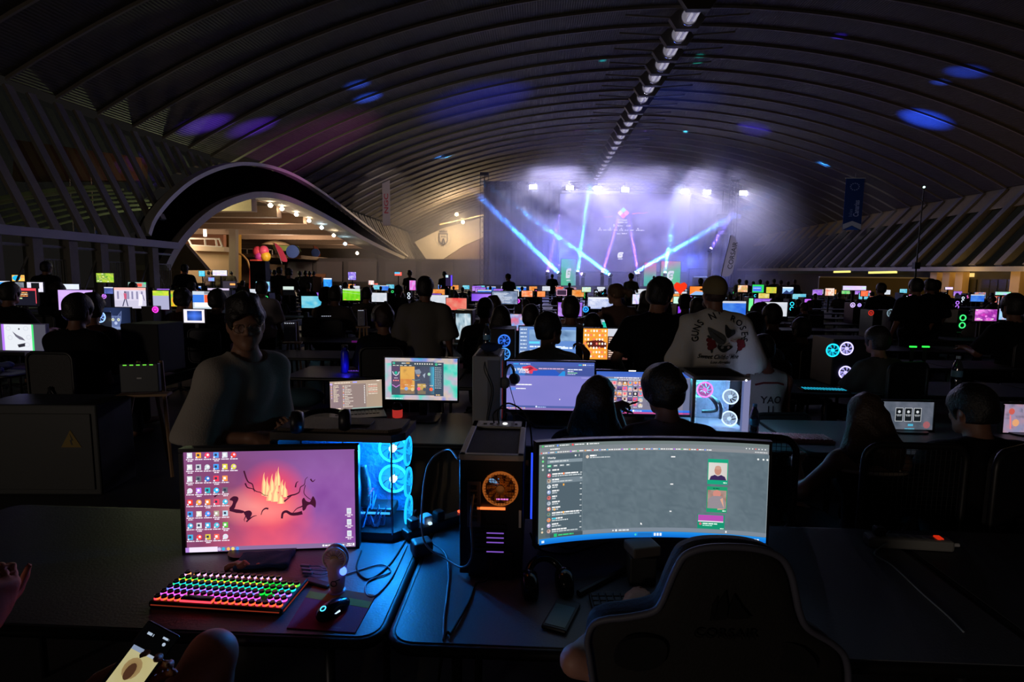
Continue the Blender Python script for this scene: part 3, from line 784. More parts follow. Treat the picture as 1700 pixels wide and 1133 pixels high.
for i in range(-2, 3): fl.poly([(i*.24-.09, 1.1), (i*.24+.09, 1.1), (i*.28+.05, 1.42-.03*abs(i)), (i*.28-.05, 1.42-.03*abs(i))])
fl.poly([(-.62, 1.02), (.62, 1.02), (.62, 1.12), (-.62, 1.12)])
crest = fl.mb.build('wall_emblem', NAVY)
tag(crest, 'navy crest with crown and shield on the white far wall', 'emblem')
T = MB(); word = 'CABILDO DE TENERIFE'
for i, ch in enumerate(word):
    a = math.radians(160+220*i/(len(word)-1)); V, Fc, w = glyphs(ch)
    if not V: continue
    cx, cz = 1.32*math.cos(a), .05+1.32*math.sin(a); rr = a+PI/2
    T.add([(C0.x+cx+((x-w/2)*.22)*math.cos(rr)-(z*.22)*math.sin(rr), C0.y-.04, C0.z+cz+((x-w/2)*.22)*math.sin(rr)+(z*.22)*math.cos(rr)) for x, z in V], Fc)
T.build('lettering', NAVY, crest)
for i, (u, v) in enumerate(((758, 356), (768.5, 369))):
    p = aty(u, v, 84.); r = thing('floodlight', f"bright warm floodlight {'above' if i == 0 else 'just under its twin and above'} the white crest wall", 'lamp', p)
    MB().ball((0, 0, 0), .24, 12, 8).build('lens', EM('flood_warm', '#ffd9a0', 60., 'NONE'), r, True); MB().box((0, .3, .05), (.5, .35, .5), bev=.05).build('housing', M('housing_grey', '#55534f', .6), r)
    light('POINT', 'floodlight_beam', p+Vector((0, -.4, 0)), 2300, '#ffdcae', .2)
m = MB(); m.tube([aty(u, v, 86) for u, v in ((730, 373), (803, 357))], .12, 6); tag(m.build('cable_tray', M('pale_pipe', '#c9b78f', .6)), 'pale tray running past the two warm floodlights', 'tray')
def hanging(u0, u1, v0, v1, Y, col, label, dark=False):
    a = aty(u0, v0, Y); b = aty(u1, v1, Y); c = (a+b)/2; w = abs(b.x-a.x); h = a.z-b.z
    r = thing('hanging_banner', label, 'banner', c); return r, w, h
r, w, h = hanging(634, 648, 286, 375, 62., '#b9aeb0', 'tall white hanging banner with red NGC lettering')
s = Scr(10, 60, w, h, prnt=True); s.rect(0, 0, 10, 60, '#b3a9ab'); s.text(7.6, 46, 5.4, 'NGC', '#b23a48', True, rot=-PI/2, wid=7.2)
mb = MB(); mb.box((0, .03, 0), (w, .04, h)); mb.build('cloth', TRANS('banner_white', '#b3a9ab'), r); s.mb.build('print', PRINT('banner_print', .9, True), r); MB().cyl((-w/2-.1, .03, h/2), (w/2+.1, .03, h/2), .04, 8).build('rod', WH, r)
MB().cyl((0, .03, h/2), (0, .03, 6.5), .015, 5).build('cord', WH, r)
light('SPOT', 'banner_fill_spot', (-9, 36, 9.5), 9000, '#ffeef0', .2, aty(641, 330, 62.), 15, .5)  # unseen spot added to brighten the white banner
light('SPOT', 'banner_fill_spot', (16, 34, 8.), 3000, '#e8ecff', .2, aty(1417, 338, 60.), 13, .5)  # likewise added, lifts the dark blue banner
r, w, h = hanging(1405, 1429, 296, 382, 60., '#14356a', 'dark blue hanging banner with pale lettering on the dim flank')
s = Scr(26, 92, w, h, prnt=True); s.rect(0, 0, 26, 92, '#173a78')
for i in range(12):
    a = 2*PI*i/12; s.disc(13+6*math.cos(a), 15+6*math.sin(a), 1.1, '#8fa3d8', n=6)
s.text(12, 68, 5, 'Islas', '#7f96cf', rot=-PI/2, wid=6); s.text(21, 68, 7.5, 'Canarias', '#a9b8e6', True, rot=-PI/2, wid=5.9)
s.poly([(0, 92), (0, 82), (13, 76), (26, 82), (26, 92), (13, 84)], '#c9ced8'); s.poly([(3, 92), (13, 85), (23, 92)], '#2a58b8')
mb = MB(); mb.box((0, .03, 0), (w, .04, h)); mb.build('cloth', TRANS('banner_navy', '#1f4a98'), r); s.mb.build('print', PRINT('banner_print', .9, True), r); MB().cyl((-w/2-.1, .03, h/2), (w/2+.1, .03, h/2), .04, 8).build('rod', WH, r)
MB().cyl((0, .03, h/2), (0, .03, 6.), .015, 5).build('cord', WH, r)

# ridge: chain of pale light tubes with collars
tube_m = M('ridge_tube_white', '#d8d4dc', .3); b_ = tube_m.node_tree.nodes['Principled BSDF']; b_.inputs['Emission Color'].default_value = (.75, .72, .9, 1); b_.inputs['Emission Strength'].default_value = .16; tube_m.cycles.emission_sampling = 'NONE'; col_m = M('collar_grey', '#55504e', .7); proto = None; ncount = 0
ORD = 'first second third fourth fifth sixth seventh eighth ninth tenth eleventh twelfth thirteenth fourteenth fifteenth sixteenth seventeenth eighteenth nineteenth twentieth'.split()
def ordn(i):
    if i < 20: return ORD[i]
    t, u = divmod(i+1, 10); T10 = {2: 'twent', 3: 'thirt', 4: 'fort', 5: 'fift', 6: 'sixt', 7: 'sevent', 8: 'eight', 9: 'ninet'}[t]
    return T10+'ieth' if u == 0 else T10+'y-'+ORD[u-1]
for k in range(16, 38):
    y = Y0+k*PER; i = ncount; ncount += 1
    lab = f'{ordn(i)} pale tube of the ridge light line counted from overhead'
    if proto is None:
        r = proto = thing('ridge_light', lab, 'light', (RX, y, 17.0), 0, 'tubes of the ridge light line')
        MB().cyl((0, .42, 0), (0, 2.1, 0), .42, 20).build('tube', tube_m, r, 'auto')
        hexp = [(1.05, .1), (.62, .55), (-.62, .55), (-1.05, .1), (-.62, -.5), (.62, -.5)]
        m = MB(); m.prism(hexp, .4, 0); m.build('collar', col_m, r)
        m = MB(); m.torus((0, .45, 0), .46, .05, 20, 6, (0, 1, 0)); m.torus((0, 2.05, 0), .46, .05, 20, 6, (0, 1, 0)); m.build('ring', M('ring_chrome', '#c8c4cc', .2, .8), r)
        m = MB()
        for sx in (1, -1): m.cyl((sx*.9, .2, .2), (sx*3.6, .15, .35), .06, 6)
        m.build('bracket', CONC, r)
        m = MB()
        for sx in (-1, 1): m.box((sx*.16, 1.2, -.40), (.12, .9, .08))
        m.build('glow_strip', EM('ridge_glow', '#d6d2ea', .55, 'NONE'), r)
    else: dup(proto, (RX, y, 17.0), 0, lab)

# ---- right flank, ground level
RW = M('right_wall_dark', '#4c463d', .9, vary=.1, scale=2)
mb = MB(); mb.box((34.6, 60, 1.4), (.4, 68, 2.9)); struct(mb.build('wall_right', RW))
yell = EM('entrance_glow', '#ffd27a', 1.1, 'NONE'); AM = M('amber_pillar', '#e8c187', .7)
for i, u in enumerate((1555, 1576, 1598, 1692)):
    p = atx(u, 455, 33.9); m = MB(); m.box((33.9, p.y, 1.35), (.5, .8, 2.7)); struct(m.build('entrance_pillar', AM))
for i, (u0, u1) in enumerate(((1560, 1572), (1580, 1594), (1602, 1616), (1697, 1712))):
    a = atx(u0, 453, 34.2); b = atx(u1, 453, 34.2); m = MB(); m.box((34.25, (a.y+b.y)/2, 2.45), (.1, abs(a.y-b.y), .3)); m.build('transom', yell) and None
    bpy.data.objects[-1]; 
for o in [o for o in COL.objects if o.name.startswith('transom')]: struct(o); o.name = 'window_light'
for i, u in enumerate((1578, 1604, 1640, 1668)):
    p = atx(u, 465, 34.1); m = MB(); m.box((0, 0, 1.05), (.08, 1.6, 2.1)); m.box((-.05, 0, 1.05), (.06, .07, 2.1)); m.box((-.05, 0, 1.4), (.06, 1.6, .06)); o = m.build(f'door_{i+1}', M('door_dark_glass', '#3c3a2e', .25)); o.location = (34.3, p.y, 0); struct(o)
light('POINT', 'entrance_lamp', (31.5, 44, 2.4), 130, '#ffcf7a', .2); light('POINT', 'entrance_lamp', (31.5, 38.5, 2.4), 90, '#ffcf7a', .2)
for i, (u0, u1, v) in enumerate(((1385, 1411, 451.5), (1443, 1488, 452.5))):
    a = atx(u0, v, 32.9); b = atx(u1, v, 32.9); r = thing('strip_light', ['short', 'long'][i]+' yellowish tube light under the beam of the dim flank', 'light', (a+b)/2)
    m = MB(); m.box((0, 0, 0), (.16, abs(a.y-b.y), .2)); m.build('tube', EM('tube_yellow', '#f4e27a', 1.4, 'NONE'), r); m = MB(); m.box((.1, 0, .1), (.2, abs(a.y-b.y)+.2, .06)); m.build('tray', WH, r)
a = aty(1360, 456, 50.); b = aty(1543, 458, 50.)
r = thing('partition_screen', 'wide dull brown partition with a white edge by the entrance doors', 'partition', (0, 0, 0))
m = MB(); m.box(((a.x+b.x)/2, 50, 1.1), (b.x-a.x, .15, 2.2)); m.build('panel', M('partition_brown', '#6e6145', .9, vary=.08), r)
m = MB(); m.box((b.x+.1, 49.95, 1.1), (.18, .25, 2.25)); m.box(((a.x+b.x)/2, 49.95, 2.22), (b.x-a.x, .22, .1)); m.build('edge', M('partition_edge', '#cfc7b0', .6), r)
# mast, feather flag
p = aty(1534, 312, 27.); r = thing('mast', 'tall thin dark mast with a tiny pale light on top', 'mast', (p.x, 27, 0)); q = aty(1517, 480, 27.)
MB().cyl((q.x-p.x, 0, 0), (0, 0, p.z), .045, 8, .02).build('pole', M('mast_black', '#151515', .5), r); MB().ball((0, 0, p.z+.03), .05, 8, 6).build('light', EM('mast_light', '#bff7ef', 3., 'NONE'), r)
m = MB(); m.box(((q.x-p.x)*.65, 0, p.z*.42), (.25, .2, .3)); m.build('box', M('mast_black', '#151515', .5), r)
r, dx, H = flag(1213, 391, 1196, 466, 44., '#cfcbd2', 'tall white feather flag with dark lettering beside the stage', w=.8)
light('SPOT', 'flag_fill_spot', (14, 26, 7.), 2600, '#f4f0ff', .2, r.location+Vector((.5, 0, 2)), 14, .6)  # extra spot put in only to brighten the flag
T = MB(); V, Fc, w = glyphs('CORSAIR'); aa = math.atan2(H, dx)
T.add([(.16+(x*.36+.9)*math.cos(aa)-(z-.2)*.36*math.sin(aa)+.42, -.02, (x*.36+.9)*math.sin(aa)+(z-.2)*.36*math.cos(aa)) for x, z in V], Fc); T.build('lettering', M('ink_black', '#141418', .8), r)

# ---- outside on the left: lit steps sweeping up the slope
for i in range(7):
    m = MB(); pts = []
    for j in range(13):
        t = j/12; u = 30+t*245-i*14; v = 392-i*9-46*math.sin(t*PI*.5)*(1-.06*i)+(3 if i == 6 else 0)
        pts.append(aty(max(u, -20), v, 44.+i*1.2))
    m.tube(pts, .10 if i < 6 else .35, 5); m.build('outside_step', M('outdoor_step', '#7f806a', .9)); struct(COL.objects[-1])
light('POINT', 'street_lamp', (-27, 38, 7.), 2600, '#d9e0a8', .3)
o = slab([(20, 300), (25, 232), (235, 262), (235, 300)], 64., 1., 'outside_building', M('outside_red_brick', '#5a3a30', .9, vary=.2, scale=1), structure=True); light('POINT', 'street_lamp', (-44, 60, 14.), 330, '#ffb080', .3)
for i, (u, v, c_) in enumerate(((114, 278, 'yellowish'), (150, 281, 'white'))):
    p = aty(u, v, 62.); r = thing('street_light', f'tiny {c_} light outside beyond the slanted glass', 'light', p); MB().ball((0, 0, 0), .16 if i == 0 else .24, 10, 6).build('bulb', EM('street_'+c_, '#ffe9a0' if i == 0 else '#e8f4ff', 5., 'NONE'), r, True); MB().cyl((0, 0, -p.z), (0, 0, -.1), .05, 6).build('pole', WH, r)
# ------------------------------------------------------------------ the stage
SY = 62.
DECK = 1.15
def X_at(u, Y, v=460): return aty(u, v, Y).x
xl, xr = X_at(803, SY), X_at(1216, SY)
BLK = M('stage_black', '#101014', .9)
r = thing('stage', 'wide black stage deck under the haze at the far end of the hall', 'stage', ((xl+xr)/2, SY+3, 0))
MB().box((0, 0, DECK-.1), (xr-xl+2, 9, .2)).build('deck', BLK, r); MB().box((0, -4.45, (DECK-.2)/2), (xr-xl+2, .05, DECK-.2)).build('skirt', BLK, r)
# LED wall: purple picture, four diamonds, sponsors, white emblem
u0, u1, v0, v1 = 930, 1140, 322, 452
a = aty(u0, v0, 65.); b = aty(u1, v1, 65.); w, h = b.x-a.x, a.z-b.z
r = thing('led_wall', 'giant lit backdrop screen glowing lavender with four coloured diamonds', 'screen', (a+b)/2)
s = Scr(210, 130, w, h)
def ledbg(u, v):
    n = fbm(u*5, v*4, 3); c = mixc(hx('#544a86'), hx('#7a5fae'), n)
    c = mixc(c, hx('#3f5fc4'), max(0, abs(u-.5)*2-.35)*.9); c = mixc(c, hx('#8a3a78'), max(0, .55-abs(v-.30)*4)*.45*n*2); return tuple(x*.34 for x in c)
s.grid(40, 26, ledbg)
def diamond(x, y, q, c): s.poly([(x, y-q), (x-q, y), (x, y+q), (x+q, y)], c)
cx = 103.5
diamond(cx, 26.5, 4.6, '#8fe4f2'); diamond(cx-5, 31.5, 4.6, '#ffd24a'); diamond(cx+5.2, 31.5, 4.6, '#ff6fd0'); diamond(cx, 36.6, 4.6, '#ff5a3c')
s.text(cx-8.6, 44.6, 2.6, 'TLP TENERIFE', '#ffffff', True, wid=1.75); s.text(cx-8.6, 48.4, 2.6, 'SUMMER 2024', '#ffffff', True, wid=1.85)
s.disc(89, 52.3, 1.6, '#ffffff', ry=2.4); s.text(95, 54, 2.6, 'Movistar', '#ffffff', True, wid=1.7); s.text(109, 54, 2.6, 'IECAN', '#ffffff', True, wid=1.7)
for i, x in enumerate((66, 75, 83, 92, 101, 110, 118.5, 128, 135)):
    s.words(x-3.2, 59.5, 6.4, 1.5, '#efe6ff'); 
    if i in (0, 2, 4, 7): s.disc(x, 57.6, 1.4, '#efe6ff', n=7)
s.words(94, 65.6, 6, 1.4, '#efe6ff'); s.words(102, 65.2, 9, 1.4, '#efe6ff')
s.line([(118, 33), (127, 31.5), (136, 31.8), (144, 30)], 1.2, '#ff6a4a', .4); s.line([(86, 37), (78, 38.5), (70, 38)], .9, '#d8584a', .3)
def gmark(s, x, y, q, c, c2):
    """the white rounded emblem with a cut corner and inner hook"""
    P = [(-q, q), (-q, -.2*q), (-.75*q, -.75*q), (-.2*q, -q), (q, -q), (q, -.55*q), (.72*q, -.28*q), (.72*q, q*.55), (.3*q, q)]
    s.poly([(x+px, y+py) for px, py in P], c)
    s.poly([(x-.35*q, y+.45*q), (x-.35*q, y-.25*q), (x-.1*q, y-.5*q), (x+q*.62, y-.5*q), (x+q*.62, y-.3*q), (x-.05*q, y-.3*q), (x-.14*q, y-.2*q), (x-.14*q, y+.1*q), (x+.5*q, y+.1*q), (x+.5*q, y+.28*q), (x-.14*q, y+.28*q), (x-.14*q, y+.45*q)], c2)
gmark(s, 101, 102, 4.6, '#ffffff', '#5b4a96'); s.words(97, 108.2, 8.4, 1.1, '#ffffff')
s.build('screen', SCREEN('led_wall_picture', 1.5), r); MB().box((0, .35, 0), (w+.3, .6, h+.3)).build('frame', BLK, r)
# the two coloured emblem panels and the one half hidden
def ledpanel(u0, u1, v0, v1, fn, label, mark=True, Y=61.5):
    a = aty(u0, v0, Y); b = aty(u1, v1, Y); w, h = b.x-a.x, a.z-DECK; r = thing('led_panel', label, 'screen', ((a.x+b.x)/2, Y, DECK+h/2), 0, 'coloured panels on the stage')
    s = Scr(28, 36*h/4, w, h); s.grid(10, 12, fn)
    if mark: gmark(s, 14, 14, 4.8, '#ffffff', '#2aa36a'); s.rect(10, 20.5, 8, 1, '#e8ffe8')
    s.build('screen', SCREEN('led_panel_picture', 1.1), r); MB().box((0, .2, 0), (w+.1, .36, h+.06)).build('case', BLK, r)
ledpanel(932, 956, 430, 462, lambda u, v: mixc(mixc(hx('#10c060'), hx('#19d28c'), fbm(u*3, v*3, 5)), hx('#7f9ad0'), max(0, u*1.5-.55)*(1-v*.5)), 'green lit panel with white emblem at the start of the stage', True)
ledpanel(1098, 1129, 434, 468, lambda u, v: mixc(mixc(hx('#16c84e'), hx('#35d860'), fbm(u*3, v*3, 9)), hx('#e8548a'), max(0, 1.15-v*1.9-u*.55)), 'green and pink lit panel with white emblem at the dark end of the stage', True)
ledpanel(1070, 1089, 436, 462, lambda u, v: mixc(hx('#2ab890'), hx('#e0567c'), max(0, min(1, 1.2-v*1.9))), 'narrow pink and green lit panel without emblem', False, 63)
# black towers, drape, truss
def boxthing(name, label, cat, c, d, mat, part=None):
    m = MB(); m.box(c, d, bev=.02); return tag(m.build(name, mat), label, cat)
aL = aty(802, 292, SY); 
r = thing('truss_tower', 'tall dark truss tower at the smoky end of the stage', 'tower', (aL.x+.15, SY, 0))
TM = M('truss_metal', '#4a4a55', .5, .6)
def truss(m, a, b, w=.32, step=.6):
    a = Vector(a); b = Vector(b); d = b-a; L = d.length; d.normalize(); s1 = d.orthogonal().normalized(); s2 = d.cross(s1)
    cs = [s1*w+s2*w, s1*w-s2*w, -s1*w-s2*w, -s1*w+s2*w]
    for c in cs: m.cyl(a+c, b+c, .03, 5)
    n = int(L/step)
    for i in range(n):
        for j in range(4):
            m.cyl(a+d*step*i+cs[j], a+d*step*(i+1)+cs[(j+1) % 4], .016, 4)
m = MB(); truss(m, (0, 0, 0), (0, 0, aL.z)); m.build('lattice', TM, r); MB().box((0, 0, aL.z+.15), (.9, .9, .3)).build('head', BLK, r)
p = aty(1217, 352, SY); r = thing('truss_tower', 'tall dark truss tower beside the white feather flag', 'tower', (p.x, SY, 0))
m = MB(); truss(m, (0, 0, 0), (0, 0, 12.6)); m.build('lattice', TM, r); MB().box((0, 0, 12.7), (.9, .9, .3)).build('head', BLK, r)
zt = aty(1000, 309, SY).z
r = thing('truss_beam', 'long dark truss carrying the white stage lights', 'truss', ((aL.x+p.x)/2, SY, zt))
m = MB(); truss(m, (aL.x-(aL.x+p.x)/2, 0, 0), (p.x-(aL.x+p.x)/2, 0, 0)); m.build('lattice', TM, r)
xa, xb = X_at(803, 66), X_at(930, 66); MBd = MB()
V = [];n = 60
def drape(name, label, x0, x1, Y, z0, z1):
    m = MB(); n = int((x1-x0)/.12); V = []; Fc = []
    for i in range(n+1):
        x = x0+(x1-x0)*i/n; y = Y+.09*math.sin(x*7)+.04*math.sin(x*17)
        V += [(x, y, z0), (x, y, z1), (x, y+.04, z0), (x, y+.04, z1)]
    for i in range(n): o = 4*i; Fc += [(o, o+4, o+5, o+1), (o+2, o+3, o+7, o+6)]
    m.add(V, Fc); return tag(m.build(name, M('grey_drape', '#2c2c38', .95), smooth=True), label, 'drape')
zz = aty(860, 300, 66).z
drape('stage_drape', 'dark drape filling the stage back on the smoky side', xa, xb, 66.4, 0, zz)
drape('stage_drape', 'dark drape filling the stage back beside the flag', X_at(1142, 66), X_at(1212, 66), 66.4, 0, zz-2.5)
# lower side blocks and the hanging side speaker
a = aty(893, 432, 60.5); b = aty(930, 455, 60.5); boxthing('stage_riser', 'low grey-blue riser block by the green panel', 'riser', ((a.x+b.x)/2-.3, 63.5, DECK+1.0), (2.1, .8, 2.0), M('riser_blue', '#4a4c70', .8))
for i, (u, v0, v1) in enumerate(((1198, 355, 388),)):
    a = aty(u-7, v0, 61); b = aty(u+7, v1, 61); r = thing('line_array', 'black hanging loudspeaker column at the dark side of the stage', 'speaker', ((a.x+b.x)/2, 61, a.z))
    for k in range(5): MB().box((0, -.03*k, -.25-.42*k), (1.0, .7, .38), rx=.05*k, bev=.03).build('cabinet', BLK, r)
    MB().cyl((0, 0, 0), (0, 0, 2.4), .03, 6).build('cable', BLK, r)
a = aty(1207, 352, 66); b = aty(1222, 395, 66); s_ = thing('side_screen', 'white lit side screen seen past the hanging loudspeakers', 'screen', (0, 0, 0))
m = MB(); P = [aty(u, v, 67) for u, v in ((1207, 350), (1231, 357), (1230, 363), (1216, 362), (1212, 388), (1206, 392))]; m.prism([(q.x, q.z) for q in P], .15, 67.); m.build('panel', EM('side_screen_light', '#8d8fd8', .8), s_)
for (u, Y, hgt, lab) in ((1163, 60, 2.2, 'pale lit control desk at the dark end of the stage'),):
    x = X_at(u, Y); r = thing('control_desk', lab, 'desk', (x, Y, DECK)); MB().box((0, 0, .5), (1.5, .6, 1.0), bev=.03).build('body', BLK, r); MB().box((0, -.1, 1.06), (1.3, .4, .08)).build('screen', EM('desk_glow', '#9fb4ff', .9), r)
    MB().box((0, .1, 1.9), (2.6, .1, .06)).build('bar', TM, r)
    for k in (-1.2, 1.2): MB().cyl((k, .1, 0), (k, .1, 1.9), .03, 6).build('post', TM, r)
m = MB(); m.cyl((0, 0, 0), (0, 0, 3.1), .12, 8); o = m.build('light_column', EM('column_violet', '#8a86d8', .35)); o.location = (X_at(1181, 60), 60, 0); tag(o, 'slim violet light column at the dark stage end', 'light')
# white stage lights on the truss
HEADS = [(885, 310.5, 1.), (946, 312, 1.), (992, 313, 1.5), (1038, 315, 1.4), (1137, 318, 1.), (1174, 319, 1.), (1234, 320.5, 1.2)]
for i, (u, v, k) in enumerate(HEADS):
    p = aty(u, v, SY-.7); r = thing('stage_light', f'bright white stage light on the truss, {ORD[i]} from the smoky side', 'stage light', p, 0, 'white stage lights on the truss')
    m = MB(); m.box((0, 0, 0), (.78, .1, .42), bev=.05); m.build('lens', EM('stage_white', '#f4f0ff', 40., 'NONE'), r)
    MB().box((0, .3, 0), (.86, .45, .5), bev=.06).build('housing', BLK, r); MB().cyl((0, .35, .2), (0, .5, .8), .04, 6).build('clamp', TM, r)
    light('SPOT', 'stage_white_light', p+Vector((0, -.25, 0)), 1000*k, '#d9d6ff', .12, p+Vector((0, -10, -6)), 110, .9)
# moving heads: beam colour, lamp pixel, aimed through a second pixel
BEAMS = [(928, 454, 818, 347, '#2f7dff', 1.3, 3.2, 'blue'), (1013, 457, 926, 394, '#2a9aff', 1.3, 2.6, 'blue'), (909, 453, 927, 365, '#8a4dff', .5, 1.6, 'violet'), (959, 453, 968, 385, '#36b6ff', .8, 1.8, 'cyan'),
 (1000, 454, 1019, 390, '#8448ff', .7, 1.8, 'violet'), (1060, 456, 1050, 400, '#8448ff', .7, 1.8, 'violet'), (1053, 454, 1188, 376, '#2f86ff', 1.6, 3.4, 'blue'), (1104, 455, 1120, 345, '#38b8ff', 1.0, 2.2, 'cyan'),
 (968, 456, 905, 432, '#7a48ff', .5, 2.6, 'violet'), (1179, 415, 1200, 380, '#6a4cff', .8, 3.2, 'violet')]
SHAFT = []
for i, (u0, v0, u1, v1, c, e, ang, nm) in enumerate(BEAMS):
    a = aty(u0, v0, SY-2.2); b = aty(u1, v1, SY-1.6); d = (b-a).normalized()
    r = thing('moving_head', f'small moving head lamp throwing a {nm} beam, {ORD[i]} in the stage lamp line', 'stage light', a, 0, 'moving heads along the stage')
    MB().ball(d*.12, .15, 12, 8).build('lens', EM('beam_lens_'+nm, {'blue': '#7fc4ff', 'cyan': '#9fe6ff', 'violet': '#c8a6ff'}[nm], 14., 'NONE'), r, True)
    m = MB(); m.cyl(-d*.25, d*.08, .2, 12); m.build('head', BLK, r); zz = -(a.z-DECK)
    MB().box((0, 0, min(-.35, (zz-.3)/2)), (.35, .35, max(.3, -zz-.3)), bev=.04).build('yoke', BLK, r)
    o = light('AREA', 'beam_'+nm, a+d*.3, {'blue': 490, 'cyan': 250, 'violet': 150}[nm]*e, c, .42 if nm == 'blue' else .3, a+d*10); o.data.shape = 'DISK'; o.data.spread = math.radians(ang*.8); SHAFT.append((a+d*.4, d, {'blue': 11.5, 'cyan': 9., 'violet': 6.}[nm], nm, i))
VW = 60.
# coloured patches that the moving heads throw on the vault
for (u, v, c, e, ang, src) in ((597, 143, '#2f5cff', 2.2, 3.6, 1000), (614, 164, '#2f5cff', 3.2, 4.6, 1000), (345, 207, '#6a3cff', 2., 5., 940), (425, 214, '#6030e0', 2., 6., 940), (1001, 104, '#25d8e8', 3.2, 2.1, 1060), (1161, 95, '#20d8c8', 1.6, 2.4, 1060), (1390, 64, '#4a30ff', 1.2, 2.4, 1100), (1598, 122, '#2348e0', 3., 5., 1100), (1555, 140, '#2f5cff', 2., 2.5, 1100), (1530, 200, '#2450ff', 7., 8., 1100), (1250, 215, '#3a30d0', 2.6, 9., 1100)):
    t = roofhit(u, v); s0 = Vector((X_at(src, 44.5), 44.5, 3.2)); dist = (t-s0).length
    light('SPOT', 'vault_wash', s0, e*dist*dist*VW, c, .1, t, ang*1.1, 1.)
for (u, v, c, e, ang, src) in ((800, 170, '#2a3cff', .75, 34., 1000), (1130, 160, '#2a4ad0', .5, 30., 1060), (520, 240, '#9a4a90', .55, 30., 940)):
    t = roofhit(u, v); s0 = Vector((X_at(src, 44.5), 44.5, 3.2)); dist = (t-s0).length
    light('SPOT', 'vault_wash', s0, e*dist*dist*VW, c, .1, t, ang, .9)
light('AREA', 'stage_wash', (9.8, 63.5, 12.), 1500, '#5a58ff', 6., (9.8, 62, 0))
light('POINT', 'haze_blue_fill', (3., 63, 5.), 1500, '#4a62ff', .5); light('POINT', 'haze_blue_fill', (17., 63, 4.), 800, '#3a5cff', .5)  # unseen blue lamps added to brighten the haze
o = light('AREA', 'haze_fill', (10., 59.5, 13.2), 2600, '#c9c4ff', 22., (10., 58.5, 0)); o.data.shape = 'RECTANGLE'; o.data.size_y = 3.  # broad lamp without a fixture, added to light the haze from above

# ---- haze: drifting smoke lit by the stage lights
def haze(name, lo, hi, dens, scale, thr, seed, label):
    m = bpy.data.materials.new(name); m.use_nodes = True; nt = m.node_tree; N = nt.nodes; L = nt.links; N.remove(N['Principled BSDF'])
    vs = N.new('ShaderNodeVolumeScatter'); vs.inputs['Color'].default_value = (.95, .95, 1, 1); vs.inputs['Anisotropy'].default_value = .25
    tc = N.new('ShaderNodeTexCoord'); n = N.new('ShaderNodeTexNoise'); n.inputs['Scale'].default_value = scale; n.inputs['Detail'].default_value = 4; n.inputs['Roughness'].default_value = .55; n.inputs['Distortion'].default_value = .6
    mp = N.new('ShaderNodeMapping'); mp.inputs['Location'].default_value = (seed, seed*.7, 0); mp.inputs['Scale'].default_value = (1, .7, 1.3)
    L.new(tc.outputs['Object'], mp.inputs[0]); L.new(mp.outputs[0], n.inputs['Vector'])
    mr = N.new('ShaderNodeMapRange'); mr.interpolation_type = 'SMOOTHSTEP'; mr.inputs[1].default_value = thr-.14; mr.inputs[2].default_value = thr+.16; mr.inputs[3].default_value = .06; mr.inputs[4].default_value = 1
    L.new(n.outputs['Fac'], mr.inputs[0])
    # soft ends: distance from the middle, 0 in the heart and 1 at the skin
    vm = N.new('ShaderNodeVectorMath'); vm.operation = 'SUBTRACT'; vm.inputs[1].default_value = (.5, .5, .5); L.new(tc.outputs['Generated'], vm.inputs[0])
    le = N.new('ShaderNodeVectorMath'); le.operation = 'LENGTH'; L.new(vm.outputs[0], le.inputs[0])
    m2 = N.new('ShaderNodeMapRange'); m2.interpolation_type = 'SMOOTHSTEP'; m2.inputs[1].default_value = .49; m2.inputs[2].default_value = .22; m2.inputs[3].default_value = 0; m2.inputs[4].default_value = 1; L.new(le.outputs['Value'], m2.inputs[0])
    a = N.new('ShaderNodeMath'); a.operation = 'MULTIPLY'; L.new(mr.outputs[0], a.inputs[0]); L.new(m2.outputs[0], a.inputs[1])
    b = N.new('ShaderNodeMath'); b.operation = 'MULTIPLY'; b.inputs[1].default_value = dens; L.new(a.outputs[0], b.inputs[0])
    L.new(b.outputs[0], vs.inputs['Density']); L.new(vs.outputs[0], N['Material Output'].inputs['Volume'])
    mb = MB(); c = [(lo[i]+hi[i])/2 for i in range(3)]; mb.ball((0, 0, 0), [(hi[i]-lo[i])/2 for i in range(3)], 32, 18)
    o = mb.build(name, m); o.location = c; tag(o, label, 'haze', None, 'stuff'); return o
haze('stage_haze', (-13, 46, -5), (31, 76, 18), .115, .19, .50, 3., 'lit smoke drifting over and in front of the stage')
sm = bpy.data.materials.new('beam_smoke_scatter'); sm.use_nodes = True; nt = sm.node_tree; nt.nodes.remove(nt.nodes['Principled BSDF']); vs = nt.nodes.new('ShaderNodeVolumeScatter'); vs.inputs['Density'].default_value = .17; vs.inputs['Anisotropy'].default_value = .1; nt.links.new(vs.outputs[0], nt.nodes['Material Output'].inputs['Volume'])
for a, d, L, nm, i in SHAFT:  # denser scatter cones added so that the beams show
    m = MB(); m.cyl(a, a+d*L, .26, 10, .26+L*.026); o = m.build('added_beam_smoke', sm); tag(o, f'smoke added along the path of a {nm} beam, {ORD[i]} lamp of the stage line', 'smoke', None, 'stuff')
haze('side_haze', (-26, 48, -5), (8, 94, 15), .03, .12, .46, 8., 'thin warm smoke between the stage and the crest wall')

light('POINT', 'rear_fill', (-11, -14, 2.8), 1000, '#ffe9d6', 1.2)  # soft fill added behind the viewer to brighten the people
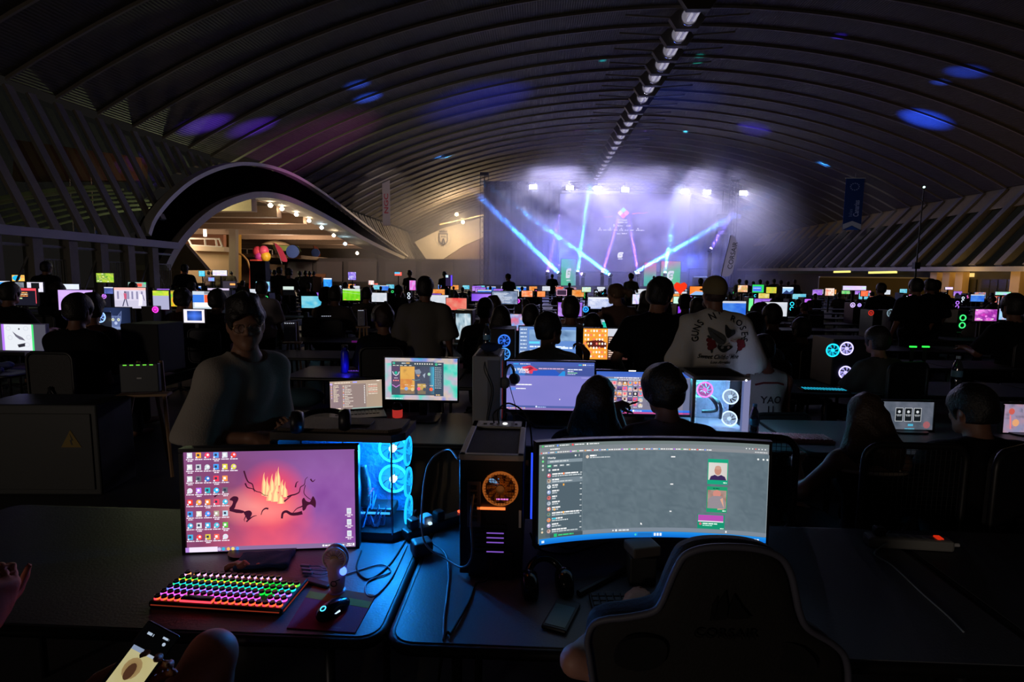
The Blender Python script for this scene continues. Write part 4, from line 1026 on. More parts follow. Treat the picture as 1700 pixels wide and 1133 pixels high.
# ---- what lights the room besides screens: faint night sky and an added fill lamp behind the viewer
W = bpy.data.worlds.new('night'); SC.world = W; W.use_nodes = True
W.node_tree.nodes['Background'].inputs[0].default_value = (.55, .50, .46, 1); W.node_tree.nodes['Background'].inputs[1].default_value = .012
SC.view_settings.view_transform = 'Standard'; SC.view_settings.look = 'None'; SC.view_settings.exposure = 0.; SC.view_settings.gamma = 1.
try: SC.view_settings.use_curve_mapping = False
except Exception: pass
cy = SC.cycles
cy.use_denoising = True; cy.max_bounces = 5; cy.diffuse_bounces = 3; cy.glossy_bounces = 2; cy.transparent_max_bounces = 12; cy.volume_bounces = 1; cy.caustics_reflective = False; cy.caustics_refractive = False
cy.sample_clamp_indirect = 3.; cy.volume_step_rate = .35; cy.volume_max_steps = 96
# ------------------------------------------------------------------ furniture and device builders
DZ = .74
PB = M('black_plastic', '#141416', .45); PBM = M('black_matte', '#0f0f11', .75); CHR = M('bright_metal', '#b9bcc4', .25, .9); GRY = M('grey_plastic', '#55565a', .5); WHP = M('white_plastic', '#c9c9cc', .45)
RUB = M('black_rubber', '#0a0a0b', .8)
TOPM = M('table_top_grey', '#8c8f96', .5, bump=.1, scale=90, vary=.08); LEGM = M('table_leg_metal', '#2b2c30', .45, .6); EDGM = M('table_edge_black', '#0d0d0e', .5)
def rrect(w, d, r, n=5):
    P = []
    for cx, cy, a0 in ((w/2-r, d/2-r, 0), (-w/2+r, d/2-r, 90), (-w/2+r, -d/2+r, 180), (w/2-r, -d/2+r, 270)):
        for i in range(n+1):
            a = math.radians(a0+90*i/n); P.append((cx+r*math.cos(a), cy+r*math.sin(a)))
    return P
_tb = {}
def table(x0, x1, y0, y1, label, top=None, group=None, rz=0., simple=False):
    w, d = x1-x0, y1-y0; top = top or TOPM
    key = (round(w, 2), round(d, 2), top.name, simple)
    loc = ((x0+x1)/2, (y0+y1)/2, 0)
    if key in _tb: return dup(_tb[key], loc, rz, label, group)
    r = thing('folding_table', label, 'table', loc, rz, group)
    m = MB(); m.prism(rrect(w-.012, d-.012, .06), .034, DZ-.034+.0005, 'z'); m.build('table_top', top, r)
    m = MB(); P = rrect(w, d, .065); m.tube([(x, y, DZ-.018) for x, y in P], .018, 6, True); m.build('edge', EDGM, r, True)
    for sx in (-1, 1):
        for sy in (-1, 1):
            m = MB(); m.cyl((sx*(w/2-.18), sy*(d/2-.1), 0), (sx*(w/2-.18), sy*(d/2-.1), DZ-.034), .016, 6 if simple else 10); m.build('leg', LEGM, r, True)
    _tb[key] = r; return r
def place_px(TL, TR, BR, BL, Yl, Yr=None, vert=True):
    """real place of an upright rectangle whose corners are seen at these picture points, at distances Yl (its left) and Yr"""
    Yr = Yl if Yr is None else Yr
    tl, bl, tr, br = aty(*TL, Yl), aty(*BL, Yl), aty(*TR, Yr), aty(*BR, Yr)
    L, R = (tl+bl)/2, (tr+br)/2; d = R-L
    return (L+R)/2, Vector((d.x, d.y)).length, ((tl-bl).length+(tr-br).length)/2, math.atan2(d.y, d.x)
def rectpx(u0, v0, u1, v1, Y): return place_px((u0, v0), (u1, v0), (u1, v1), (u0, v1), Y)
SCRM = SCREEN('lit_screen', 1.05)
def monitor(s, c, rz, label, w, h, bez=.012, chin=.02, desk=DZ, tilt=-.06, body=None, group=None, mat=None, depth=.035, stand='plate', cat='monitor', name='monitor', standx=0., lamp=None):
    """s: painted screen; c: centre of the lit face"""
    body = body or PB; r = thing(name, label, cat, c, rz, group); T = Matrix.Rotation(tilt, 4, 'X')
    sc = s.mb.build('screen', mat or SCRM, r); sc.matrix_basis = T
    m = MB(); m.m = T
    H0, H1 = h/2+bez, h/2+chin
    if s.R:
        n = 24; V = []; Fc = []; Wb = w+2*bez
        m2 = MB()
        for i in range(n+1):
            a = (i/n-.5)*Wb/s.R; q = s.R+.0012
            for rad in (q, s.R+depth):
                for z in (-H1, H0): V.append((rad*math.sin(a), -s.R+rad*math.cos(a), z))
        for i in range(n):
            o = 4*i
            for a, b in ((0, 1), (1, 3), (3, 2), (2, 0)): Fc.append((o+a, o+4+a, o+4+b, o+b))
        Fc += [(0, 1, 3, 2), (4*n, 4*n+2, 4*n+3, 4*n+1)]; m.add(V, Fc); m.build('housing', body, r)
    else:
        m.box((0, depth/2+.0012, (H0-H1)/2), (w+2*bez, depth, H0+H1), bev=.004); m.build('housing', body, r)
        m = MB(); m.m = T
        for (cx, cz, sx, sz) in ((0, H0-bez/2, w+2*bez, bez), (0, -H1+chin/2, w+2*bez, chin), (-(w+bez)/2, (H0-H1)/2, bez, H0+H1-bez-chin), ((w+bez)/2, (H0-H1)/2, bez, H0+H1-bez-chin)): m.box((cx, -.0035, cz), (sx, .009, sz))
        m.build('bezel_frame', body, r)
    drop = c[2]-desk
    if stand and drop > .02:
        m = MB(); m.box((standx, depth+.03, -drop/2+.03), (.055, .025, max(.05, drop-.0)), bev=.004); m.build('stand_neck', body, r)
        m = MB()
        if stand == 'v':
            for sx in (-1, 1): m.cyl((standx, depth+.03, -drop+.012), (standx+sx*.26, -.14, -drop+.010), .011, 8)
            m.box((standx, depth+.03, -drop+.012), (.08, .08, .022), bev=.004)
        else: m.prism(rrect(.24, .19, .05), .012, -drop+.0005, 'z')
        o = m.build('stand_base', body, r); o.location = (0, 0, 0)
        if stand != 'v': o.location = (standx, depth*.5, 0)
    if lamp: m = MB(); m.box((w/2-.03, -.009, -h/2-chin*.6), (.006, .003, .004)); m.build('power_light', EM('power_white', lamp, 3., 'NONE'), r)
    return r
def fan(parent, c, r, ring, hub=None, s=2., ax=(0, -1, 0), blades=9, name='fan', blade=None, nm=''):
    """a case fan: lit ring, blades and hub; faces ax"""
    q = Vector(ax).to_track_quat('Z', 'Y').to_matrix().to_4x4(); B = Matrix.Translation(Vector(c)) @ q
    m = MB(); m.m = B; m.torus((0, 0, 0), r, r*.10, 30, 6); f = m.build(name, EM('fan_ring_'+ring+str(s), ring, s), parent, True)
    m = MB(); m.m = B
    for i in range(blades):
        a = 2*PI*i/blades; P = []
        for t, w0 in ((.28, .18), (.6, .26), (.9, .3)):
            for g in (-1, 1): ang = a+t*.55+g*w0; P.append((r*t*math.cos(ang), r*t*math.sin(ang), r*.10*g))
        m.add(P, [(0, 1, 3, 2), (2, 3, 5, 4)])
    m.build('blade', blade or EM('fan_blade_'+ring+str(s), ring, s*.35), f)
    m = MB(); m.m = B; m.cyl((0, 0, -.01), (0, 0, r*.16), r*.27, 16); m.build('hub', EM('fan_hub_'+(hub or ring)+str(s), hub or ring, s*.7) if hub != 'dark' else PB, f)
    return f
def chair_outline(scale=1.):
    P = [(-.15, .80), (-.19, .74), (-.20, .62), (-.225, .55), (-.27, .47), (-.285, .36), (-.27, .22), (-.235, .1), (-.22, .0), (.22, .0), (.235, .1), (.27, .22), (.285, .36), (.27, .47), (.225, .55), (.20, .62), (.19, .74), (.15, .80), (0, .825)]
    return [(x*scale, z*scale, 0) for x, z in P]
def shell(poly, t, bend, holes=()):
    """padded panel from an outline (x,z): front and back skins with a rounded rim, bent forward at the sides"""
    m = MB(); n = len(poly); cx = sum(p[0] for p in poly)/n; cz = sum(p[1] for p in poly)/n; V = []; Fc = []
    rings = [(1.0, 0), (.985, .55), (.93, .9), (.8, 1.), (.55, 1.04), (.25, 1.06)]
    for sgn in (1, -1):
        base = len(V)
        for k, (sc, d) in enumerate(rings):
            for p in poly:
                x, z = cx+(p[0]-cx)*sc, cz+(p[1]-cz)*sc; V.append((x, -sgn*d*t/2+bend*x*x, z))
        V.append((cx, -sgn*1.06*t/2, cz)); c = len(V)-1
        for k in range(len(rings)-1):
            for i in range(n):
                a, b = base+k*n+i, base+k*n+(i+1) % n; f = (a, b, b+n, a+n); Fc.append(f if sgn < 0 else f[::-1])
        for i in range(n):
            f = (base+(len(rings)-1)*n+i, base+(len(rings)-1)*n+(i+1) % n, c); Fc.append(f if sgn < 0 else f[::-1])
    m.add(V, Fc); return m
FAB = M('chair_black_leather', '#131315', .55, bump=.15, scale=140)
_ch = {}
def gaming_chair(loc, rz, label, col=None, group=None, seat=.47, accent=None):
    key = (col.name if col else 0, accent)
    if key in _ch: return dup(_ch[key], loc, rz, label, group)
    fab = col or FAB; r = thing('gaming_chair', label, 'chair', loc, rz, group)
    m = shell([(p.x, p.y) for p in outline(chair_outline(), 3)], .09, .9); m.m = Matrix.Identity(4); o = m.build('backrest', fab, r, True); o.location = (0, -.26, seat+.02); o.rotation_euler = (.12, 0, 0)
    m = MB(); m.box((0, 0, seat-.04), (.50, .50, .10), bev=.035); m.build('seat', fab, r, True)
    for g in (-1, 1):
        m = MB(); m.box((g*.29, .0, seat+.2), (.07, .27, .03), bev=.012); m.box((g*.29, -.02, seat+.06), (.035, .06, .28), bev=.008); m.build('armrest', PB, r)
    m = MB(); m.cyl((0, 0, .1), (0, 0, seat-.08), .03, 10); m.build('gas_lift', CHR, r, True)
    for k in range(5):
        a = 2*PI*k/5+.3; m = MB(); m.tube([(0, 0, .13), (.16*math.cos(a), .16*math.sin(a), .12), (.31*math.cos(a), .31*math.sin(a), .07)], .022, 6)
        m.ball((.31*math.cos(a), .31*math.sin(a), .032), .031, 8, 6); m.build('base_leg', PB, r, True)
    _ch[key] = r; return r
def bottle(loc, label, tint='#a9c6d8', h=.24, cap='#7fb8e0', group=None):
    r = thing('water_bottle', label, 'bottle', loc, 0, group); R = .033*h/.24
    m = MB(); m.lathe([(0, 0), (R*.9, .0), (R, .01), (R, h*.3), (R*.93, h*.34), (R, h*.38), (R, h*.62), (R*.75, h*.78), (R*.42, h*.88), (R*.4, h*.93)], 20); m.build('bottle_body', GLASS('pet_bottle', tint, .28, .08), r, True)
    m = MB(); m.lathe([(0, .004), (R*.86, .004), (R*.93, .012), (R*.93, h*.58), (0, h*.58)], 16); m.build('water', GLASS('bottle_water', '#8fb2c8', .12, .02), r, True)
    m = MB(); m.lathe([(R*1.01, h*.40), (R*1.01, h*.58)], 20); m.build('paper_label', M('bottle_label', '#6f9fc0', .6), r)
    m = MB(); m.cyl((0, 0, h*.925), (0, 0, h), R*.44, 14); m.build('cap', M('cap_'+cap[1:], cap, .4), r, 'auto'); return r
def cable(pts, label, r=.0035, mat=None, name='cable', cat='cable', n=8, group=None):
    m = MB(); m.tube(spline(pts, n), r, 7); return tag(m.build(name, mat or RUB, smooth=True), label, cat, group)
def headphones(c, rz, label, s=1., col=None, tilt=0., R=.082, group=None):
    r = thing('headphones', label, 'headphones', c, rz, group); r.rotation_euler = (tilt, 0, rz); col = col or PB
    m = MB(); m.tube([(R*s*math.cos(a), 0, R*s*math.sin(a)*1.12) for a in [PI*i/14 for i in range(15)]], .011*s, 8); m.build('headband', col, r, True)
    for g in (-1, 1):
        m = MB(); m.lathe([(0, -.022*s), (.036*s, -.02*s), (.043*s, 0), (.04*s, .018*s), (.02*s, .022*s)], 18, (g*R*s*1.02, 0, -.02*s), (g, 0, 0)); m.build('ear_cup', col, r, True)
    return r
# ------------------------------------------------------------------ first row: the two near tables
TG = M('near_table_top', '#5c6068', .42, bump=.12, scale=120, vary=.07)
table(-2.32, -.437, 1.455, 2.27, 'grey folding table with the rainbow keyboard and red wallpaper monitor', TG)
table(-.403, 1.42, 1.44, 2.27, 'grey folding table under the curved chat monitor', TG)
table(1.45, 3.3, 1.5, 2.27, 'dark folding table carrying the white power strip', M('near_table_dark', '#3a3b40', .5, bump=.1, scale=100))

# -- monitor with the red and purple wallpaper
c, w, h, rz = place_px((308, 742), (592, 756), (588, 912), (306, 906), 1.90, 1.985)
s = Scr(1600, 920, w, h)
def smoke(u, v):
    x, y = u*1.74, v
    n = fbm(x*3.2+fbm(x*2, y*2, 4)*.9, y*3.2+.5, 1); n2 = fbm(x*5, y*6, 8)
    left = mixc(hx('#7c3b5e'), hx('#93507c'), n2); right = mixc(hx('#7d3f93'), hx('#a06ab4'), n)
    c = mixc(left, right, (u-.25)/.5)
    top = mixc(hx('#8c5a94'), hx('#6d4a86'), n); c = mixc(c, top, max(0, .35-v)*1.6)
    d = math.hypot((u-.50)*1.9, (v-.62)*1.25); g = max(0, 1-d/(.52+.25*(n-.5)))
    c = mixc(c, hx('#f0566a'), g*1.35); c = mixc(c, hx('#ff7f7c'), max(0, g-.45)*1.2*n2*1.6)
    b = max(0, v-.62)*2.4*max(0, 1-abs(u-.50)*2.3); c = mixc(c, hx('#ff5f70'), b*(.6+.8*n))
    k = max(0, 1-math.hypot((u-.41)*3.2, (v-.56)*4.5)); c = mixc(c, hx('#ff9e96'), k*.8)
    gl = max(0, 1-math.hypot((u-.515)*5.2, (v-.36)*3.6)); return mixc(c, hx('#ff4a5a'), gl*.9)
s.grid(110, 64, smoke)
random.seed(3)
def flame(pts, c): s.poly(pts, c)
for x, y0, y1, wd in ((735, 420, 200, 26), (765, 430, 240, 30), (810, 400, 215, 28), (850, 390, 190, 26), (872, 330, 150, 20), (905, 420, 270, 34), (930, 440, 290, 26), (788, 470, 330, 36), (840, 480, 320, 44), (890, 500, 380, 34)):
    s.poly([(x-wd, y0), (x-wd*.75, (y0+y1)/2), (x-wd*.2, y1+30), (x+wd*.25, y1), (x+wd*.15, y1+55), (x+wd*.8, (y0+y1)/2+10), (x+wd, y0)], '#ffb488'); s.poly([(x-wd*.5, y0), (x-wd*.3, (y0+y1)/2+10), (x+wd*.12, y1+38), (x+wd*.45, (y0+y1)/2+24), (x+wd*.5, y0)], '#ffe6a0')
DKR = '#43162e'
for P in ([(552, 185), (570, 250), (590, 290), (625, 310), (640, 360), (665, 380), (700, 390), (735, 415), (770, 420)], [(560, 300), (580, 340), (630, 355), (645, 385)], [(950, 440), (985, 425), (1030, 415), (1065, 395), (1078, 350), (1115, 325), (1125, 280), (1150, 255)], [(920, 480), (990, 430)], [(1030, 350), (1040, 310), (1060, 295)], [(1175, 275), (1195, 300), (1220, 280)], [(560, 660), (620, 615), (660, 605)], [(270, 420), (300, 400), (330, 395)]): s.line(spline([(x, y, 0) for x, y in P], 4), 15, DKR, 4)
def blob(P, c=DKR): s.poly([(p.x, p.y) for p in outline([(x, y, 0) for x, y in P], 4)], c)
blob([(410, 450), (445, 420), (485, 425), (492, 450), (470, 490), (455, 530), (420, 560), (405, 530), (430, 500), (440, 465)]); s.poly([(410, 530), (500, 545), (535, 555), (555, 570), (520, 580), (470, 575), (405, 555)], DKR)
blob([(540, 570), (590, 555), (615, 580), (600, 620), (575, 645), (555, 610)]); s.line([(560, 600), (540, 640), (545, 660)], 10, DKR, 3)
s.line(spline([(700, 600, 0), (715, 560, 0), (745, 540, 0), (770, 545, 0)], 4), 6, DKR, 18); s.line(spline([(895, 640, 0), (905, 590, 0), (940, 575, 0), (985, 600, 0), (1040, 600, 0), (1090, 590, 0)], 5), 18, DKR, 34); s.line(spline([(1000, 590, 0), (1040, 550, 0), (1090, 530, 0), (1120, 500, 0)], 5), 5, DKR, 16)
blob([(1090, 470), (1110, 450), (1130, 480), (1165, 490), (1185, 450), (1200, 440), (1222, 490), (1215, 545), (1195, 530), (1170, 515), (1140, 525), (1120, 560), (1095, 570), (1092, 520)]); s.line(spline([(1125, 330, 0), (1110, 400, 0), (1135, 440, 0), (1175, 470, 0)], 4), 7, DKR)
ICN = ['#dfe6ea', '#ffb33a', '#ff4a6a', '#5aa8ff', '#d9dde6', '#ff4a3a', '#e6e6ea', '#c8ccd6', '#cfd6de', '#4aa6ff', '#e8d84a', '#e3dd5a', '#e2e5ea', '#6f7480', '#3d7ad0', '#ff3f5a', '#ff9a4a', '#dfe3e8', '#c07aff', '#2fb8c8', '#2ac4ff', '#6a6a74', '#ff4030', '#ffb04a', '#ff8a3a', '#ff4a6a', '#49c2e6', '#4a9cf0', '#e9e6d8', '#4f9cff', '#b8b09a', '#bfe2f2', '#4ab8e6', '#dfe3e8', '#49b6e6', '#56c8e0', '#62c84a', '#49b8e6', '#ff4a4a', '#e2c84a', '#ff6a5a', '#e2e6ee']
k = 0
for j in range(8):
    for i in range(6 if j < 2 else 5):
        x, y = 58+i*81-j*1.5, 38+j*107; cI = ICN[k % len(ICN)]; k += 1
        if k % 3 == 0: s.disc(x, y-4, 25, cI, n=16); s.disc(x+5, y-8, 11, '#ffffff' if k % 2 else '#f4d0ff', n=8)
        else: s.rect(x-24, y-30, 48, 50, cI); s.rect(x-14, y-18, 22, 22, '#ffffff' if k % 2 else '#3a3f58')
        s.rect(x-26, y+8, 14, 14, '#f2f2ff'); s.words(x-34, y+28, 70, 9, '#f2e6f4', .2)
        if k % 3 == 1: s.words(x-20, y+43, 44, 9, '#f2e6f4', .2)
for y in (585, 690, 798): s.rect(1522, y-34, 42, 54, '#e9ecf2'); s.rect(1530, y-22, 28, 30, '#c9d2e2'); s.words(1506, y+26, 74, 9, '#f2e6f4', .2); s.words(1526, y+41, 34, 9, '#f2e6f4', .2)
s.rect(0, 876, 1600, 44, '#8a6f9c'); s.rect(0, 876, 40, 44, '#b98ae0'); s.rect(34, 874, 262, 46, '#f3e6ff')
for x, cI in ((312, '#c9b8e0'), (350, '#39b6d8'), (396, '#ffb860'), (438, '#ffd97a'), (480, '#4f9cff')): s.disc(x, 898, 16, cI, n=10)
s.disc(1292, 898, 10, '#ffffff', n=8); s.words(1308, 892, 110, 13, '#ffffff'); s.words(1440, 892, 60, 13, '#ffffff'); s.words(1520, 885, 44, 9, '#ffffff'); s.words(1514, 900, 56, 9, '#ffffff'); s.rect(1574, 884, 16, 24, '#ffffff')
mon = monitor(s, c, rz, 'wide black monitor with red and purple wallpaper full of icons', w, h, .014, .024, tilt=-.035, standx=-.03)
m = MB(); V, Fc, wd = glyphs('SAMSUNG'); m.m = Matrix.Rotation(-.035, 4, 'X')
m.add([((x-wd/2)*.008, -.0086, -h/2-.016+z*.008) for x, z in V], Fc); m.build('lettering', M('logo_silver', '#8f929a', .4), mon)

# -- curved monitor with a chat client
cc, w, h, rz = place_px((890, 728), (1266, 738), (1259, 895), (889, 883), 1.83, 1.895)
s = Scr(1420, 590, w, h, curve=1.35)
BG = '#5f7079'
s.rect(0, 0, 1420, 590, BG); s.grid(70, 34, lambda u, v: mixc(hx('#55656f'), hx('#6d7d86'), vnoise(u*60, v*30, 2)*.5+fbm(u*5, v*3, 3)*.7-.15), 280, 60, 1140, 480)
s.rect(0, 0, 1420, 20, '#707c7c'); s.rect(0, 20, 1420, 20, '#7c848a'); s.rect(0, 40, 1420, 19, '#85898e')
for x, cI in ((22, '#4ad06a'), (118, '#6f9cff'), (215, '#ff4f5a'), (310, '#f2f2f2')): s.disc(x, 10, 6, cI, n=8); s.words(x+12, 7, 62, 6, '#e6e9ea')
s.words(70, 27, 60, 6, '#eef0f0')
for i, x in enumerate(range(14, 1060, 47)): s.disc(x, 49, 4.5, ['#ff5a5a', '#5ad07a', '#e8eaea', '#7f9cff', '#ffb050', '#c06aff', '#46c0e8'][i*3 % 7], n=7); s.words(x+8, 46, 30, 6, '#eceeee')
for i in range(7): s.disc(1290+i*18, 30, 4, '#ff6a6a' if i == 3 else '#e2e6e6', n=7)
s.words(1340, 46, 70, 5, '#d9dddf')
s.rect(0, 59, 44, 495, '#5a6a6c'); s.rect(44, 59, 238, 495, '#52626c'); s.rect(280, 59, 1.6, 495, '#7c8b92')
for y, cI in ((74, '#c3cccc'), (97, '#6fe08a'), (122, '#c3cccc'), (146, '#c3cccc'), (500, '#c3cccc'), (520, '#e8d0b0')): s.disc(22, y, 7, cI, n=9)
s.text(52, 84, 11, 'WhatsApp', '#f2f4f4', True, wid=8.2); s.disc(232, 74, 6, '#e2e6e6', n=8); s.rect(254, 67, 3, 13, '#e2e6e6')
s.rect(50, 92, 226, 20, '#83929c'); s.words(66, 98, 120, 7, '#cfd6d8')
for x, t, cI in ((50, 26, '#1fb573'), (88, 30, '#6d7c84'), (128, 32, '#6d7c84'), (170, 28, '#6d7c84')): s.rect(x, 120, t, 15, cI); s.words(x+4, 124, t-8, 6, '#e2e6e6')
s.disc(64, 152, 7, '#c9d0d4', n=9); s.words(82, 148, 44, 8, '#f4f4f4')
AV = ['#d8687a', '#b8a898', '#dfe3e6', '#9fb2d8', '#d06a6a', '#b8c0cc', '#e29a8a', '#6f8f80', '#e8905a', '#c8b8dc', '#c8a8a0']
for i in range(11):
    y = 183+i*33.2
    if i == 1: s.rect(46, y-16, 232, 32, '#75848e')
    s.disc(62, y, 12.5, AV[i], n=14); s.disc(59, y-3, 5, ['#ffffff', '#7a5a4a', '#88a0b0'][i % 3], n=8)
    s.words(82, y-11, [168, 44, 40, 46, 32, 50, 54, 176, 70, 42, 96][i], 8, '#f6f7f7', .18); s.words(82, y+2, [190, 130, 34, 34, 24, 40, 40, 180, 105, 60, 168][i], 7, '#c3ccd0', .2); s.words(262, y-9, 13, 5, '#d6dcde')
    if i in (0, 2, 6, 7): s.rect(82+(70 if i != 6 else 12), y-12 if i != 6 else y, 9, 12, '#ffb54a' if i != 0 else '#ff7a3a')
    if i == 8: s.rect(84, y-11, 24, 9, '#3fc8e0')
s.rect(70, 534, 230, 22, '#44525a', step=True); s.rect(96, 534, 20, 19, '#25c07a'); s.words(124, 540, 100, 8, '#3fd080')
s.disc(306, 84, 10, '#d8c8b8', n=12); s.words(322, 74, 42, 9, '#ffffff'); s.words(322, 87, 130, 6, '#c9d0d4')
for x, y, l in ((838, 90, 26), (838, 258, 18), (838, 426, 12)): s.words(x, y, l, 7, '#f4f4f4')
for x in (1358, 1388, 1410): s.disc(x, 88, 6, '#e8ecec', n=8)
s.rect(1064, 100, 122, 154, '#18a37c'); s.grid(10, 14, lambda u, v: mixc(hx('#d9d6d0'), hx('#cfc9c4'), u), 1069, 122, 112, 106)
s.disc(1126, 170, 21, '#c08a78', n=18, ry=28); s.disc(1126, 152, 18, '#c79a88', n=14, ry=12); s.poly([(1076, 228), (1084, 206), (1108, 196), (1126, 204), (1146, 196), (1168, 206), (1178, 228)], '#3a2a58'); s.words(1160, 240, 20, 6, '#e8fff4')
s.rect(1064, 268, 122, 158, '#1f9a6c'); s.grid(10, 14, lambda u, v: mixc(hx('#8a4a3a'), hx('#b8a8a0'), fbm(u*4, v*4, 6)), 1069, 290, 112, 112)
s.poly([(1072, 402), (1074, 345), (1100, 325), (1150, 325), (1172, 350), (1178, 402)], '#938a92'); s.disc(1124, 312, 24, '#cf8a7e', n=16); s.poly([(1130, 410), (1136, 350), (1160, 335), (1170, 405)], '#dba68c'); s.words(1160, 412, 20, 6, '#e8fff4'); s.words(1100, 276, 40, 7, '#0f6a4a')
s.rect(1012, 440, 164, 92, '#16916f'); s.rect(1016, 444, 152, 36, '#b64fb0'); s.rect(1016, 480, 152, 7, '#e4dce8'); s.disc(1030, 500, 8, '#e0627a', n=9); s.words(1044, 494, 88, 7, '#e8fff4'); s.words(1044, 506, 60, 6, '#a8e6d0'); s.words(1150, 522, 22, 5, '#e8fff4')
s.rect(282, 530, 1138, 24, '#7b8794'); s.disc(480, 542, 5, '#f4f4f4', n=7); s.disc(500, 542, 7, '#f4f4f4', n=9); s.words(516, 538, 66, 8, '#dfe4e8'); s.rect(1182, 536, 8, 12, '#f4f4f4')
s.poly([(655, 498), (655, 512), (659, 509), (664, 513), (666, 510), (662, 506), (667, 505)], '#ffffff')
s.rect(0, 556, 1420, 34, '#1f8fe8', '#0f6ad0'); s.rect(640, 562, 90, 22, '#1b6fc0'); s.disc(625, 572, 7, '#3fd0c8', n=8)
for x in (742, 760, 778): s.rect(x, 563, 13, 18, '#e8f4ff')
s.words(1300, 570, 80, 9, '#dff0ff'); s.words(14, 566, 18, 14, '#dff0ff'); s.rect(1416, 59, 3, 495, '#8f9aa0')
cm = monitor(s, cc, rz, 'wide curved black monitor showing a dark chat window with blue taskbar', w, h, .010, .016, tilt=-.04, stand='v', depth=.03, lamp='#ffffff')
m = MB(); m.box((-w/2-.012, .03, .0), (.006, .01, h*.7)); m.build('side_glow', EM('side_glow_blue', '#2a4cff', 1.2), cm)

# -- rainbow keyboard
fl, fr, bl, br = atz(257, 1012, DZ), atz(480, 1026, DZ), atz(293, 955, DZ), atz(512, 970, DZ)
mid = (fl+fr+bl+br)/4; kw = (fr-fl).length; kd = ((bl-fl).length+(br-fr).length)/2-.012; krz = math.atan2((fr-fl).y, (fr-fl).x)
kb = thing('mechanical_keyboard', 'black mechanical keyboard with rainbow lit round keys', 'keyboard', mid, krz)
m = MB(); m.box((0, 0, .011), (kw, kd, .022), bev=.006); m.build('base', PB, kb)
ROWC = [['#ff9a5a', '#f0a8ff'], ['#3fd04a', '#ffb020'], ['#16b8d8', '#20d080'], ['#b06aff', '#5a7aff'], ['#ff4fd0', '#c05aff'], ['#ff5a2a', '#ff3a4a']]
nk = 19; px_ = kw/(nk+.6); py_ = kd/7.0
for j in range(6):
    y = kd/2-py_*(.85+j*1.08)
    caps = MB(); glow = MB(); tops = MB(); xs = []
    i = 0
    while i < nk:
        wd = 1
        if j == 5 and i == 4: wd = 5
        if j == 0 and i in (1, 5, 10): i += .5; 
        if i > nk-.9: break
        if j == 0 and i > 15: break
        if j == 4 and i == 15: i += 1; 
        if j in (4,) and i == 17: pass
        xs.append((i, wd)); i += wd
    for (i, wd) in xs:
        x = -kw/2+px_*(i+wd/2+.3)
        if x > kw/2-px_*.3: continue
        R = min(px_, py_)*.47
        if wd == 1:
            glow.cyl((x, y, .0222), (x, y, .0275), R*1.02, 10, R*.9); caps.cyl((x, y, .0277), (x, y, .0345), R*.92, 12, R*.72); tops.torus((x, y, .0347), R*.74, .0006, 12, 4)
        else:
            glow.box((x, y, .0248), (px_*wd*.94, py_*.9, .005)); caps.box((x, y, .031), (px_*wd*.9, py_*.8, .007), bev=.002)
    g = glow.build('key_light', None or EM(f'key_glow_{j}', ROWC[j][0], 2.2), kb)
    m2 = EM(f'key_glow2_{j}', ROWC[j][1], 2.2); g.data.materials.append(m2)
    for p_ in g.data.polygons: p_.material_index = 1 if int((p_.center.x+kw/2)/px_*2) % 2 else 0
    if j in (1, 2, 3):
        m3 = EM('key_glow_green', '#18e040', 1.3); g.data.materials.append(m3)
        for p_ in g.data.polygons:
            if p_.center.x > kw*.23 and p_.center.x < kw*.36: p_.material_index = 2
    caps.build('key_row', M('key_cap_black', '#0b0b0d', .25), kb, 'auto'); tops.build('key_rim', M('key_cap_rim', '#d8d4da', .2, .6), kb)
m = MB()
for g in (1, -1): m.box((g*(kw/2+.0006), 0, .012), (.001, kd*.9, .004))
m.box((0, -kd/2-.0006, .012), (kw*.96, .001, .003)); m.build('edge_light', EM('edge_glow_red', '#ff5a3a', .2), kb)
# -- mouse pad, mouse, hand fan, small things
q = [atz(u, v, DZ+.003) for u, v in ((476, 1043), (590, 1051), (624, 989), (520, 972))]
r = thing('mouse_pad', 'small red mouse pad with an orange stripe along its far side', 'mouse pad', (0, 0, 0))
m = MB(); m.prism([(p.x, p.y) for p in q], .003, DZ+.0006, 'z'); m.build('pad', M('pad_crimson', '#c22a52', .85, bump=.2, scale=300), r)
def qmix(a, b): return (q[0].lerp(q[1], a)).lerp(q[3].lerp(q[2], a), b)
m = MB(); m.prism([(p.x, p.y) for p in (qmix(0, .68), qmix(1, .62), qmix(1, .80), qmix(0, .84))], .0004, DZ+.0037, 'z'); m.build('stripe', M('pad_yellow', '#c98a1c', .85), r)
m = MB(); m.prism([(p.x, p.y) for p in (qmix(0, .84), qmix(1, .80), qmix(1, 1), qmix(0, 1))], .0004, DZ+.0037, 'z'); m.build('stripe', M('pad_orange', '#c9471c', .85), r)
m = MB(); V, Fc, wd = glyphs('HYPERX'); o = qmix(.62, .06); d1 = (q[1]-q[0]).normalized(); d2 = (q[3]-q[0]).normalized()
m.add([tuple(o+d1*x*.006+d2*z*.006+Vector((0, 0, .0012))) for x, z in V], Fc); m.build('lettering', M('pad_print', '#d86a7a', .8), r)
S = SDF(); S.ell((0, -.012, .012), (.031, .046, .024), k=.02); S.ell((0, .03, .011), (.028, .034, .017), k=.02); S.cap((-.024, -.03, .008), (-.03, .02, .008), .01, .008, k=.012); S.cut((0, 0, .001), (0, 0, -1)); S.ell((.038, .0, .02), (.012, .03, .012), None, .006, True); S.ell((-.038, .005, .02), (.012, .03, .012), None, .006, True)
p = atz(552, 1018, DZ+.004); r = thing('gaming_mouse', 'dark metallic gaming mouse with glowing cyan logo on the red pad', 'mouse', p, -.45)
sdf_obj(S, .003, 'shell', M('mouse_gunmetal', '#23303c', .2, .7), r)
